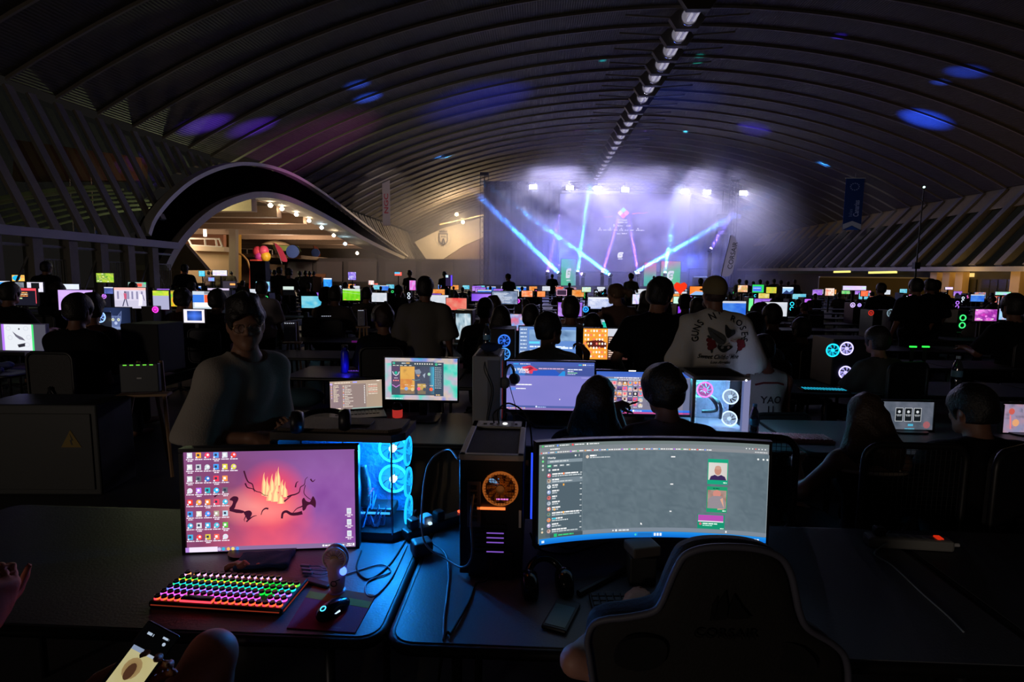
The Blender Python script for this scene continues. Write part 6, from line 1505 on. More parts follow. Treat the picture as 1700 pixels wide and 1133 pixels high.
s.rect(0, 630, 1560, 44, '#4a8ae8', '#3a6ae0'); s.rect(0, 672, 1560, 28, '#e0506a', '#b058a8'); s.disc(630, 652, 18, '#ffffff', n=8); s.words(650, 648, 120, 12, '#dfe8ff')
mm2 = monitor(s, c, rz, 'wide monitor with a violet shop page of colourful tiles', w, h, .012, .018, tilt=-.03)
m = MB(); m.box((-w*.12, -.0045, h/2+.007), (.05, .004, .007)); m.build('logo_light', EM('logo_white', '#fff4e8', 2.), mm2)
# webcam-like headphones hanging at the first wide screen's corner
r = headphones(aty(846, 628, 3.72)+Vector((0, 0, 0)), 1.2, 'grey headphones hanging on the corner of the pale violet monitor', .95, M('headset_grey', '#4c4b4c', .6), 0)
cable([aty(846, 640, 3.7), aty(850, 655, 3.7), aty(856, 675, 3.7), aty(862, 690, 3.72), (.05, 3.72, DZ+.004)], 'thin black cord dangling in front of the pale violet monitor', .0028)
# tall white computer between the rows
c, w, h, rz = place_px((785, 592), (832, 594), (830, 702), (783, 700), 3.62)
zt = aty(808, 592, 3.62).z; r = thing('desktop_computer', 'tall plain white computer with small dark things on top', 'computer', (c.x, 3.84, DZ))
m = MB(); m.box((0, 0, (zt-DZ)/2), (w, .44, zt-DZ), bev=.006); m.build('case', M('case_pale_grey', '#8f8f90', .5), r); m = MB(); m.box((w*.25, -.2215, (zt-DZ)*.52), (w*.42, .003, (zt-DZ)*.86)); m.build('rear_panel', M('rear_grey', '#5f6064', .5), r)
m = MB(); m.box((0, 0, zt-DZ+.002), (w*.8, .36, .005)); m.build('top_vent', M('vent_mesh_grey', '#4c4a4a', .8), r); m = MB(); m.box((w/2+.001, -.05, (zt-DZ)*.5), (.002, .012, (zt-DZ)*.8)); m.build('red_strip', EM('strip_red', '#c8301f', .35), r)
p = aty(812, 588, 3.75); S = SDF(); S.ell((0, 0, .035), (.06, .05, .035)); S.cap((.03, 0, .04), (.08, -.02, .05), .018, .012); S.cut((0, 0, .001), (0, 0, -1)); o = sdf_obj(S, .007, 'cloth_bundle', cloth('#2a3554')); o.location = (p.x, 3.8, zt+.005); tag(o, 'dark blue cloth bundle on top of the tall white computer', 'cloth')
bottle((p.x-.03, 3.9, zt+.006), 'slim bottle standing on the tall white computer', '#3a5f9a', .19, '#20304a')
cable([(p.x, 3.66, zt+.01), (p.x-.02, 3.60, zt-.08), (p.x+.03, 3.6, zt-.22), (p.x, 3.6, DZ+.1), (p.x+.02, 3.62, DZ+.004)], 'dark cord hanging down the tall white computer', .003)
# white case with lit glass at the end of the violet screens
WX0, WX1, WY0, WY1, WZ = 1.03, 1.40, 3.62, 4.02, aty(1230, 626, 3.64).z
wc = thing('desktop_computer', 'white glass computer lit cyan and pink beside the bottle', 'computer', (0, 0, 0)); wm = M('case_white', '#c4c6cc', .45)
m = MB(); m.box(((WX0+WX1)/2, (WY0+WY1)/2, WZ-.012), (WX1-WX0, WY1-WY0, .024), bev=.004); m.box(((WX0+WX1)/2, (WY0+WY1)/2, DZ+.02), (WX1-WX0, WY1-WY0, .035)); m.box((WX0+.01, WY0+.01, (WZ+DZ)/2), (.02, .02, WZ-DZ-.03)); m.box(((WX0+WX1)/2, WY1-.01, (WZ+DZ)/2), (WX1-WX0, .018, WZ-DZ-.03)); m.build('case', wm, wc)
m = MB(); m.box((WX1-.02, WY0+.02, (WZ+DZ)/2), (.04, .04, WZ-DZ-.03)); m.build('lit_pillar', EM('pillar_lavender', '#a0a4d8', .55), wc)
m = MB(); m.box(((WX0+WX1)/2, (WY0+WY1)/2, WZ+.002), (WX1-WX0-.06, WY1-WY0-.08, .004)); m.build('top_vent', M('vent_mesh_grey', '#4c4a4a', .8), wc)
m = MB(); m.box(((WX0+WX1)/2, WY0+.003, (WZ+DZ)/2), (WX1-WX0-.06, .003, WZ-DZ-.06)); m.box((WX0+.003, (WY0+WY1)/2, (WZ+DZ)/2), (.003, WY1-WY0-.05, WZ-DZ-.06)); m.build('side_glass', GL, wc)
m = MB(); m.box(((WX0+WX1)/2, WY1-.03, (WZ+DZ)/2), (WX1-WX0-.06, .006, WZ-DZ-.08)); m.build('board', M('board_white', '#9aa0ac', .6, bump=.8, scale=40, vary=.4), wc)
for k in range(3): fan(wc, (WX0+.10, WY0+.07+.1*k, WZ-.10-.02*k), .05, ['#ff7ad0', '#7ae0ff', '#5ff0c8'][k], None, 2.2, (0, -1, 0), 9)
for k in range(2): fan(wc, (WX1-.09, WY0+.10, WZ-.15-.15*k), .048, '#e8f0ff', None, 2., (-.6, -1, 0), 9)
m = MB(); m.tube(spline([(WX0+.08, WY0+.2, WZ-.12), (WX0+.15, WY0+.08, WZ-.16), (WX0+.19, WY0+.09, WZ-.24), (WX0+.10, WY0+.12, WZ-.26)], 8), .012, 8); m.tube(spline([(WX0+.12, WY0+.2, WZ-.14), (WX0+.2, WY0+.07, WZ-.19), (WX0+.22, WY0+.10, WZ-.3)], 8), .012, 8); m.build('coolant_tube', M('tube_white', '#e0e6ea', .3), wc, True)
light('POINT', 'case_glow', ((WX0+WX1)/2-.08, WY0+.16, WZ-.07), 6., '#5fd8e8', .04); light('POINT', 'case_glow', ((WX0+WX1)/2+.1, WY0+.14, WZ-.2), 3., '#b8c8ff', .04)
m = MB(); m.cyl((WX1-.03, WY0-.002, WZ-.02), (WX1-.03, WY0, WZ-.02), .006, 8); m.build('power_light', EM('led_white', '#e6ecff', 4., 'NONE'), wc)
bottle(atz(1250, 728, DZ), 'clear water bottle beside the lit white computer', '#b8cfe0', .23)
# pink keyboard, right hand monitors
a, b, c2, d2 = atz(1262, 737, DZ), atz(1373, 742, DZ), atz(1373, 726, DZ), atz(1270, 722, DZ); p = (a+b+c2+d2)/4
pk = thing('keyboard', 'dull pink keyboard in front of the long haired woman', 'keyboard', p, -.05); m = MB(); m.box((0, 0, .012), (.44, .15, .022), bev=.005); m.build('base', M('pink_plastic', '#a87078', .5), pk)
for j in range(5):
    m = MB()
    for i in range(15): m.box((-.195+i*.0278, .055-j*.0275, .027), (.022, .022, .009), bev=.002)
    m.build('key_row', M('pink_key', '#b8858a', .5), pk)
c, w, h, rz = place_px((1461, 667), (1546, 669), (1552, 713), (1470, 712), 3.86)
s = Scr(420, 230, w, h); s.grid(30, 16, lambda u, v: mixc(hx('#3a4652'), hx('#6a6e7c'), fbm(u*7, v*5, 4)*1.3-.1)); 
for i in range(3):
    x = 105+i*76; s.rect(x, 52, 64, 112, '#d8dce0'); s.rect(x+3, 55, 58, 106, '#14181c'); s.disc(x+32, 84, 12, '#c8ccd0', n=9); s.words(x+10, 108, 44, 5, '#c8ccd0'); s.words(x+14, 118, 36, 4, '#9aa0a8')
s.rect(214, 184, 44, 18, '#4aa8c8'); s.words(190, 222, 80, 5, '#4ac8e8'); s.disc(370, 190, 30, '#9a5a60', n=9)
monitor(s, c, rz, 'monitor with three dark game cards by the long haired woman', w, h, .010, .018, tilt=-.03)
c, w, h, rz = rectpx(1665, 672, 1748, 719, 3.86)
s = Scr(420, 230, w, h); s.grid(30, 16, lambda u, v: mixc(mixc(hx('#6a88b0'), hx('#c08890'), fbm(u*6, v*5, 7)), hx('#1f2430'), max(0, fbm(u*11, v*9, 3)-.5)*2)); s.disc(70, 60, 26, '#c85a50', n=9); s.line([(60, 90), (70, 200)], 12, '#e87a80'); s.disc(110, 150, 30, '#e0a070', n=9)
monitor(s, c, rz, 'monitor with pink and blue battle map cut by the frame edge', w, h, .010, .018, tilt=-.03)
# blue bottle and rainbow keyboard in the third row
p = atz(605, 618, DZ); r = thing('keyboard', 'small far keyboard glowing red, violet and green', 'keyboard', p, 0.05); m = MB(); m.box((0, 0, .011), (.44, .15, .02), bev=.004); m.build('base', PB, r)
for j in range(5):
    m = MB(); m.box((0, .058-j*.029, .0225), (.42, .018, .004)); g = m.build('key_light', EM(f'kb2_{j}', ['#ff3a2a', '#c83aff', '#ff5a3a', '#6aff4a', '#9a4aff'][j], .9), r)
    m = MB()
    for i in range(15): m.box((-.195+i*.028, .058-j*.029, .028), (.021, .021, .01), bev=.002)
    m.build('key_row', PB, r)
p = atz(573, 619, DZ); r = thing('thermos_bottle', 'dark bottle lit deep blue next to the small rainbow keyboard', 'bottle', p); m = MB(); m.lathe([(0, 0), (.042, 0), (.045, .01), (.045, .2), (.04, .235), (.034, .25)], 20); m.build('bottle_body', M('thermos_blue', '#2a2fb0', .3), r, True); m = MB(); m.lathe([(.034, .25), (.034, .29), (.03, .30), (0, .30)], 18); m.build('cap', M('thermos_cap', '#22242e', .5), r, True)
light('POINT', 'keyboard_spill', p+Vector((.05, -.12, .06)), .35, '#3a30ff', .03)
p = atz(650, 612, DZ); m = MB(); m.tube([p+Vector((-.45, 0, .30)), p+Vector((.35, .0, .30))], .012, 6); o = m.build('light_bar', EM('bar_violet', '#6a1a70', .5), smooth=True); o.name = 'light_bar'; tag(o, 'dim violet light bar above the small rainbow keyboard', 'light'); m = MB(); m.cyl(p+Vector((-.02, 0, .002)), p+Vector((-.02, 0, .295)), .012, 8); q_ = m.build('post', PB, o); 
p = atz(660, 693, DZ); r = thing('cup_lamp', 'small grilled cup lamp glowing red under the teal bordered monitor', 'lamp', p); m = MB(); m.lathe([(0, 0), (.034, 0), (.037, .01), (.037, .06)], 20); m.build('lit_base', EM('cup_red', '#d83a34', .55), r, True); m = MB(); m.lathe([(.037, .06), (.036, .085), (.026, .107), (0, .113)], 20); m.build('grille', M('grille_dark', '#5a4f52', .5, bump=.8, scale=200), r, True)
p = atz(505, 668, DZ-.1); S = SDF(); S.ell((0, 0, .09), (.19, .15, .085)); S.noise = ripple(.004, 30, 1); o = sdf_obj(S, .012, 'cushion', cloth('#3f5866')); o.location = (p.x, p.y-.02, .60); tag(o, 'slate blue round cushion behind the glowing computer', 'cushion')
m = MB(); m.box((0, 0, .295), (.42, .36, .59), bev=.01); o = m.build('stool_box', M('stool_dark', '#1b1b1d', .7)); o.location = (p.x, p.y-.02, .0); tag(o, 'dark square stool under the slate blue cushion', 'stool')

# ---- office chairs
def office_chair(loc, rz, label, group=None, seat=.45, mesh=True):
    key = ('office', mesh, seat)
    if key in _ch: return dup(_ch[key], loc, rz, label, group)
    r = thing('office_chair', label, 'chair', loc, rz, group)
    m = MB(); m.box((0, 0, seat-.035), (.46, .44, .07), bev=.03); m.build('seat', FAB, r, True)
    P = rrect(.44, .46, .07, 5); m = MB(); m.tube([(x, -.24-.35*x*x*0+.0, seat+.36+y) for x, y in P], .016, 8, True); o = m.build('back_frame', PB, r, True)
    m = MB()
    if mesh:
        for i in range(-9, 10): m.cyl((i*.022, -.24, seat+.14), (i*.022, -.24, seat+.58), .0012, 4)
        for i in range(-10, 11): m.cyl((-.21, -.24, seat+.36+i*.021), (.21, -.24, seat+.36+i*.021), .0012, 4)
        m.build('back_mesh', M('mesh_black', '#19191b', .7), r)
    else: m.prism(P, .03, 0, 'z'); mm_ = m; mm_.v = [(x, -.24+z, seat+.36+y) for x, y, z in mm_.v]; mm_.build('back_pad', FAB, r)
    m = MB(); m.tube([(-.06, -.25, seat+.14), (0, -.26, seat+.27), (.06, -.25, seat+.14)], .012, 6); m.tube([(0, -.26, seat+.27), (0, -.25, seat+.02), (0, -.1, seat-.06)], .018, 6); m.build('spine', PB, r, True)
    m = MB(); m.cyl((0, 0, .09), (0, 0, seat-.07), .026, 10); m.build('gas_lift', CHR, r, True)
    for k in range(5):
        a = 2*PI*k/5; m = MB(); m.tube([(0, 0, .11), (.28*math.cos(a), .28*math.sin(a), .07)], .02, 6); m.ball((.28*math.cos(a), .28*math.sin(a), .03), .0295, 8, 6); m.build('base_leg', PB, r, True)
    _ch[key] = r; return r
office_chair((1.03, 2.82, 0), -.15, 'black mesh office chair standing empty before the lit white computer')
# ---- the people
def shirt_print(owner, W, H, fn):
    """lays a flat print on the back of a shirt"""
    from mathutils.bvhtree import BVHTree
    sh = [c for c in owner.children if c.name.startswith('shirt')][0]; me = sh.data
    t = BVHTree.FromPolygons([v.co for v in me.vertices], [p.vertices for p in me.polygons])
    def f(x, y, ly):
        X, Z = fn(x, y); h = t.ray_cast(Vector((X, -2, Z)), Vector((0, 1, 0)))
        Y = h[0].y if h[0] is not None else -.14
        return (X, Y-.009-ly*.0003, Z)
    return Scr(W, H, 1, 1, fn=f)
# man with glasses, standing, facing the viewer
hm = Human(head=(-.62, -.10, .04), sc=.945, lean=.10, R=dict(ua=(.38, .0, -1), fa=(-.62, .78, -.08), hd=(-.75, .6, -.1), hn=(-.2, -.4, -.6), curl=(.7, .8, .85, .9), thumb=.6), L=dict(ua=(-.04, -.12, -1), fa=(.32, .85, .02), hd=(.5, .8, .1), hn=(.5, 0, .6), curl=(.8, .9, .9, .9), thumb=.5), build=.93, wide=.90)
gm = thing('person', 'young man in glasses and loose pale T-shirt standing behind the near table', 'person', (-1.44, 2.60, 0), PI+1.15)
sdf_obj(hm.body(), .0085, 'body', skin('#8f6650'), gm)
sdf_obj(hm.shirt(o=.028, sleeve=1.0, hem=-.13, flare=.02, neck=.082, slo=.035, rip=.007), .011, 'shirt', cloth('#a39c94'), gm)
sdf_obj(hm.hair(t=.016, tous=.009, freq=75, vol=(.0, .006, .022), fringe=.018), .007, 'hair', HAIR('#17110e'), gm)
sdf_obj(hm.trousers(), .016, 'trousers', cloth('#23262e'), gm); sdf_obj(hm.shoes(), .016, 'shoes', cloth('#d0d0d0'), gm)
H_, c_ = hm.H, hm.hc; Pg = lambda x, y, z: Vector(c_+H_@(V3(x, y, z)*hm.sc))
gl = thing('eyeglasses', 'thin round metal eyeglasses worn by the man in the pale T-shirt', 'eyeglasses', gm.location, gm.rotation_euler.z)
for g in (1, -1):
    m = MB(); m.tube([Pg(.033*g+.024*math.cos(a), .100-.004*abs(math.cos(a)), -.004+.021*math.sin(a)) for a in [2*PI*i/22 for i in range(22)]], .0013, 6, True); m.build('rim', M('glasses_metal', '#c8a878', .2, .9), gl, True)
    m = MB(); m.add([Pg(.033*g+.023*math.cos(2*PI*i/18), .0995, -.004+.020*math.sin(2*PI*i/18)) for i in range(18)], [tuple(range(18))]); m.build('lens', GLASS('lens_glass', '#f4f8ff', .12, .02), gl)
    m = MB(); m.tube([Pg(.057*g, .097, .0), Pg(.074*g, .05, .002), Pg(.082*g, -.01, .0), Pg(.080*g, -.03, -.015)], .0012, 6); m.build('temple', M('glasses_metal', '#c8a878', .2, .9), gl, True)
m = MB(); m.tube([Pg(-.010, .103, .002), Pg(0, .107, .005), Pg(.010, .103, .002)], .0012, 6); m.build('bridge', M('glasses_metal', '#c8a878', .2, .9), gl, True)
# chest logo
m = MB(); 
hp = (hm.wr[0]+hm.wr[1])/2
ring = thing('bracelet', 'thin bracelet on the wrist of the man in glasses', 'bracelet', gm.location, gm.rotation_euler.z)
m = MB(); d_ = hm.hd[1]; m.torus(tuple(hm.wr[1]-d_*.012), .034, .003, 24, 6, tuple(d_)); m.build('band', M('bracelet_steel', '#c8b8a8', .25, .8), ring, True)
# black T-shirt man, seen from behind, head turned
hm = Human(head=(-.75, -.18, 0), sc=1.01, lean=.12, twist=-.15, R=dict(ua=(.22, .25, -1), fa=(.0, 1, .1)), L=dict(ua=(-.42, -.18, -.9), fa=(.35, .75, -.5), hd=(.4, .8, -.3), hn=(0, 0, -1)), build=1.05, wide=1.05)
bm_ = person(hm, 'person', 'man in black T-shirt standing with head bent, beside the printed white shirt', (.95, 4.42, 0), 0.0, '#0c0c0e', '#120d0b', h=.011, skin_tone='#8a604c', shirt_kw=dict(o=.022, sleeve=.72, hem=-.10, slo=.03), hair_kw=dict(t=.02, tous=.006, vol=(.004, .004, .012), low=-.085), shoes='#1a1a1a')
# printed white shirt man
hm = Human(head=(.12, .03, 0), sc=1.02, lean=0., R=dict(ua=(.30, -.05, -1), fa=(.05, .55, -.9)), L=dict(ua=(-.36, -.02, -1), fa=(.0, .25, -1)), build=1.06, wide=1.06)
wm_ = person(hm, 'person', 'man in white band T-shirt and tan cap standing with his back turned', (1.40, 4.42, 0), 0.05, '#c6c1ba', None, h=.011, skin_tone='#7d5644', shirt_kw=dict(o=.035, sleeve=.98, hem=-.16, slo=.05, flare=.02, rip=.006), shoes='#333333')
H_, c_, q_ = hm.H, hm.hc, hm.sc; Pc = lambda x, y, z: c_+H_@(V3(x, y, z)*q_)
S = SDF(); S.ell(Pc(0, -.012, .038), V3(.088, .112, .098)*q_, H_, .02); S.cut(Pc(0, 0, -.012), -H_[:, 2]); S.ell(Pc(0, .11, .02), V3(.062, .06, .012)*q_, H_, .01)
sdf_obj(S, .007, 'cap', cloth('#7a6a48', 'cap_tan'), wm_)
S = SDF(); S.ell(Pc(0, -.02, -.02), V3(.081, .093, .06)*q_, H_, .02); S.ell(Pc(0, .09, -.04), V3(.08, .10, .1)*q_, H_, .01, sub=True); S.cut(Pc(0, 0, -.065), -H_[:, 2]); sdf_obj(S, .008, 'hair', HAIR('#3a241a'), wm_)
S = SDF(); S.ell(Pc(0, .055, -.085), V3(.058, .05, .045)*q_, H_, .02); sdf_obj(S, .008, 'beard', HAIR('#3a241a'), wm_)
zc = hm.chest[2]; s = shirt_print(wm_, 140, 150, lambda x, y: ((x-70)*.0031, zc+.205-(y-12)*.0028))
word = "GUNS N' ROSES"; n = len(word)
for i, ch in enumerate(word):
    if ch == ' ': continue
    a = math.radians(192-204*i/(n-1))
    s.text(70+54*math.cos(a), 66-46*math.sin(a), 16.5, ch, '#17171a', True, rot=PI/2-a, center=True, wid=15)
DK, GRN, RED = '#2a2c2c', '#232b26', '#6e1a1e'
s.poly([(p.x, p.y) for p in outline([(38, 44, 0), (56, 52, 0), (72, 62, 0), (80, 74, 0), (76, 88, 0), (66, 90, 0), (52, 84, 0), (42, 66, 0)], 4)], '#4a4c4a'); s.poly([(p.x, p.y) for p in outline([(80, 36, 0), (90, 48, 0), (104, 50, 0), (106, 60, 0), (94, 68, 0), (84, 72, 0), (78, 58, 0)], 4)], DK)
for i in range(5): s.line([(44+i*5, 52+i*5), (62+i*4, 70+i*3)], 1.6, DK)
s.line(spline([(46, 74, 0), (60, 88, 0), (76, 92, 0), (90, 84, 0)], 5), 3.5, '#8f8f8a', 2)
s.poly([(p.x, p.y) for p in outline([(62, 88, 0), (74, 94, 0), (88, 92, 0), (100, 96, 0), (90, 106, 0), (78, 112, 0), (68, 108, 0), (60, 98, 0)], 4)], GRN); s.disc(72, 98, 4, '#8f8f8a', n=8); s.disc(88, 98, 4, '#9a8a80', n=8); s.line(spline([(92, 78, 0), (104, 82, 0), (114, 80, 0)], 4), 4, '#a07a68')
for x, y in ((40, 78), (48, 84), (42, 90), (50, 94), (44, 100)): s.disc(x, y, 7, RED, n=9)
for x, y in ((116, 82), (124, 84), (118, 92), (126, 94), (120, 102)): s.disc(x, y, 7, RED, n=9)
for P in ([(36, 66), (42, 74)], [(46, 104), (48, 114)], [(128, 74), (134, 66)], [(116, 106), (112, 116)]): s.line(P, 5, GRN, 2)
s.text(70, 130, 12, "Sweet Child o' Mine", '#17171a', True, center=True, shear=.35, wid=8.6); s.text(72, 143, 8, 'Los Angeles', '#17171a', True, center=True, shear=.35, wid=7.2)
s.build('print', PRINT(), [c for c in wm_.children if c.name.startswith('shirt')][0])
# seated long haired woman pointing at the screen
hm = Human(seated=True, lean=.30, head=(-.30, -.08, .10), sc=.93, female=True, pz=.50, R=dict(hn=(-.3, 0, -1), curl=(.05, .8, .9, .9), thumb=.5), L=dict(ua=(-.2, .5, -1), fa=(.3, 1, .1)))
w_ = aty(1022, 676, 3.34); t_ = aty(1062, 660, 3.44); hm.wr[0] = V3(w_.x-.31, w_.y-2.72, w_.z); hm.el[0] = hm.sh[0]+(hm.wr[0]-hm.sh[0])*.5+V3(.05, -.02, -.13); hm.hd[0] = nrm(V3(t_.x-w_.x, t_.y-w_.y, t_.z-w_.z))
person(hm, 'person', 'long haired woman in dark top seated, pointing at the colourful tile screen', (.31, 2.72, 0), 0, '#17141a', '#2a1d18', h=.010, skin_tone='#8a6254', shirt_kw=dict(o=.016, sleeve=.45, hem=-.08), hair_kw=dict(kind='long', t=.016, tous=.005, freq=70, vol=(.004, .004, .006)), shoes='#222222')
office_chair((.31, 2.70, 0), 0, 'black mesh office chair under the long haired woman who points')
# her neighbour
hm = Human(seated=True, lean=.22, head=(.35, -.10, -.05), sc=.99, pz=.50, R=dict(ua=(.2, .6, -1), fa=(-.1, 1, .2)), L=dict(ua=(-.25, .75, -.8), fa=(.25, 1, .15), hd=(.3, 1, .2), curl=(.2, .4, .5, .6)))
person(hm, 'person', 'dark haired person in faded pink top seated beside the pointing woman', (.70, 2.74, 0), 0.05, '#7a5a58', '#120d0c', h=.010, skin_tone='#8a6254', shirt_kw=dict(o=.02, sleeve=.6, hem=-.08), hair_kw=dict(t=.024, tous=.007, vol=(.01, .012, .012), low=-.095, kind='bun'), shoes='#222222')
office_chair((.72, 2.70, 0), -.1, 'black mesh office chair under the person in the pink top')
# long haired woman on the right
hm = Human(seated=True, lean=.18, head=(-.2, -.2, 0), sc=.90, female=True, pz=.46, R=dict(ua=(.2, .5, -1), fa=(-.2, 1, .2)), L=dict(ua=(-.55, .35, -.8), fa=(.25, .9, .5), hd=(.6, .6, .3)))
g_ = person(hm, 'person', 'woman with long fair brown hair and strappy top seated by the card game', (1.70, 2.74, 0), 0, None, '#3a2a1e', h=.011, skin_tone='#7a5a4a', hair_kw=dict(kind='long', t=.014, tous=.004, freq=80), shoes='#222222')
S = SDF(); hm.torso(S, .010, .05); S.cut(hm.chest+hm.up*.06, hm.up); S.cut(hm.pel-hm.up*.05, -hm.up); sdf_obj(S, .011, 'camisole', cloth('#1a181a'), g_)
m = MB(); zz = hm.chest+hm.up*.055; m.tube([Vector(zz+hm.rt*(.165*math.cos(a))+hm.fw*(.122*math.sin(a))) for a in [2*PI*i/30 for i in range(30)]], .010, 6, True); m.build('hem_band', cloth('#b8a898'), g_, True)
for g in (1, -1): m = MB(); m.tube([Vector(zz+hm.rt*.09*g-hm.fw*.10), Vector(hm.sh[0 if g > 0 else 1]-hm.rt*.06*g+hm.up*.072-hm.fw*.02), Vector(zz+hm.rt*.08*g+hm.fw*.13)], .006, 6); m.build('strap', cloth('#b8a898'), g_, True)
office_chair((1.70, 2.72, 0), 0, 'black mesh office chair under the woman with the strappy top')
# big dark man on the right
hm = Human(seated=True, lean=.15, head=(.25, -.15, 0), sc=.96, pz=.45, build=1.22, wide=1.14)
person(hm, 'person', 'broad man in dark clothes seated by the card game monitor', (2.24, 2.74, 0), 0.05, '#101012', '#0d0b0a', h=.012, skin_tone='#7d5644', shirt_kw=dict(o=.03, sleeve=.9, hem=-.08), hair_kw=dict(t=.018, tous=.005, vol=(.004, .004, .012)), shoes='#222222')
office_chair((2.05, 2.70, 0), .5, 'black office chair under the broad man in dark clothes', mesh=False)
# foreground: pale gaming chair with emblem, slouching person in it
fc = thing('gaming_chair', 'large dark grey racing chair with pale piping close to the viewer', 'chair', (0, 0, 0)); YC = 1.15
PX = [(987, 1150), (979, 1094), (975, 1062), (985, 1036), (1008, 1024), (1037, 1017), (1080, 1003), (1094, 985), (1103, 962), (1117, 929), (1133, 907), (1172, 895), (1236, 897), (1283, 913), (1303, 941), (1312, 975), (1320, 1008), (1336, 1037), (1383, 1070), (1408, 1100), (1414, 1150), (1400, 1240), (1370, 1300), (1200, 1310), (1030, 1290), (998, 1220)]
P3 = [aty(u, v, YC) for u, v in PX]; cxm = sum(p.x for p in P3)/len(P3); czm = sum(p.z for p in P3)/len(P3)
ol = outline([(p.x-cxm, p.z-czm, 0) for p in P3], 5)
m = shell([(p.x, p.y) for p in ol], .085, .55); o = m.build('backrest', M('chair_charcoal_shell', '#181614', .85, bump=.2, scale=160), fc, True); o.location = (cxm, YC, czm)
m = MB(); m.tube([Vector((p.x, -.01+.55*p.x*p.x, p.y)) for p in ol], .0075, 8, True); o = m.build('piping', M('chair_piping_pale', '#51515f', .6), fc, True); o.location = (cxm, YC-.028, czm)
for k, hp_ in enumerate((((1022, 1108), (1032, 1078), (1060, 1066), (1096, 1068), (1110, 1084), (1100, 1112), (1060, 1122)), ((1290, 1100), (1312, 1083), (1345, 1092), (1368, 1118), (1360, 1138), (1318, 1134), (1296, 1122)))):
    q = [aty(u, v, YC-.062) for u, v in hp_]; m = MB(); oo = outline([(p.x, p.z, 0) for p in q], 4); m.prism([(p.x, p.y) for p in oo], .012, YC-.058+.55*(q[3].x-cxm)**2); m.build('belt_opening', M('opening_black', '#050506', .9), fc)
# emblem of three sails and the word below
def sail(P): q = [aty(u, v, YC-.056) for u, v in P]; return [(p.x, p.z) for p in q]
m = MB()
for P in ([(1186, 1032), (1196, 1000), (1206, 984), (1210, 1012), (1207, 1031)], [(1210, 1030), (1213, 1008), (1220, 990), (1234, 1012), (1248, 1029), (1228, 1031)], [(1180, 1033), (1184, 1008), (1192, 994), (1190, 1015), (1184, 1032)]): m.prism(sail(P), .004, YC-.053)
m.build('emblem', M('emblem_black', '#070707', .5), fc)
m = MB(); V, Fc, wd = glyphs('CORSAIR', True); a = aty(1152, 1060, YC-.056); b = aty(1258, 1064, YC-.056); kx = (b.x-a.x)/wd
m.add([(a.x+x*kx, YC-.0535, a.z+(b.z-a.z)*x/wd+z*.019) for x, z in V], Fc); m.build('lettering', M('emblem_black', '#070707', .5), fc)
m = MB(); m.box((cxm, YC+.30, .44), (.52, .52, .11), bev=.04); m.build('seat', M('chair_charcoal_shell', '#181614', .85), fc, True)
m = MB(); m.box((cxm, YC+.02, .60), (.30, .06, .30), bev=.02); m.build('recliner_bracket', PB, fc, True)
m = MB(); m.cyl((cxm, YC+.28, .1), (cxm, YC+.28, .39), .03, 12); m.build('gas_lift', CHR, fc, True)
for k in range(5): a = 2*PI*k/5; m = MB(); m.tube([(cxm, YC+.28, .12), (cxm+.32*math.cos(a), YC+.28+.32*math.sin(a), .07)], .022, 6); m.ball((cxm+.32*math.cos(a), YC+.28+.32*math.sin(a), .032), .031, 8, 6); m.build('base_leg', PB, fc, True)
hm = Human(seated=True, lean=-.12, head=(0, -.3, 0), sc=.82, pz=.42, L=dict(hn=(0, 0, -1), curl=(.25, .3, .35, .4)), R=dict(ua=(.3, .3, -1), fa=(-.3, 1, .2)))
sx0 = Vector((cxm+.02, YC+.17, 0)); e_ = aty(955, 1098, YC+.12); w_ = atz(1050, 1000, DZ+.03)
hm.el[1] = V3(e_.x-sx0.x, e_.y-sx0.y, e_.z); hm.wr[1] = V3(w_.x-sx0.x, w_.y-sx0.y, w_.z); hm.hd[1] = nrm(V3(.55, .8, .0))
person(hm, 'person', 'person slouched in the charcoal racing chair, only a bare arm showing', tuple(sx0), 0, '#2a2426', '#1a1310', h=.0085, skin_tone='#b08070', shirt_kw=dict(o=.016, sleeve=.3, hem=-.05))
# foreground: the person with the phone, seated beyond the picture edge
PHC = aty(226, 1108, 1.02)
hm = Human(seated=True, lean=.1, head=(-.1, -.4, 0), sc=1., pz=.50)
hm.pel = hm.pel
px0 = Vector((-1.02, .50, 0)); kk = aty(350, 1062, 1.30)
hm.kn[0] = V3(kk.x-px0.x, kk.y-px0.y, kk.z-.045); hm.an[0] = V3(kk.x-px0.x-.05, kk.y-px0.y+.06, kk.z-.45); hm.kn[1] = V3(-.18, .42, .5)
ax_y = (aty(268, 1052, 1.06)-aty(196, 1150, .985)).normalized(); nrmv = (Vector(CAM)-PHC).normalized(); ax_x = ax_y.cross(nrmv).normalized(); nz = ax_x.cross(ax_y)
wr = PHC-ax_y*.075-ax_x*.035-nz*.034; tgt = V3(wr.x-px0.x, wr.y-px0.y, wr.z); sh = hm.sh[1]; dv = tgt-sh
hm.el[1] = sh+dv*.5+V3(-.10, -.06, -.14); hm.wr[1] = tgt; hm.hd[1] = nrm(V3(*(ax_y*.8+ax_x*.55))); hm.hn[1] = V3(*nz); hm.curl[1] = (.42, .5, .55, .6); hm.thumb[1] = .75
hm.el[0] = hm.sh[0]+V3(.12, .05, -.26); hm.wr[0] = hm.el[0]+V3(-.05, .23, -.06); hm.hd[0] = V3(0, 1, 0); hm.hn[0] = V3(0, 0, -1)
person(hm, 'person', 'seated person at the frame corner with bare knee raised, holding a phone', (px0.x, px0.y, 0), 0, '#141416', '#15100d', h=.0075, skin_tone='#bd735e', trousers=None, shirt_kw=dict(o=.02, sleeve=.7, hem=-.06))  # skin tone reddened to stand in for red light on the knee
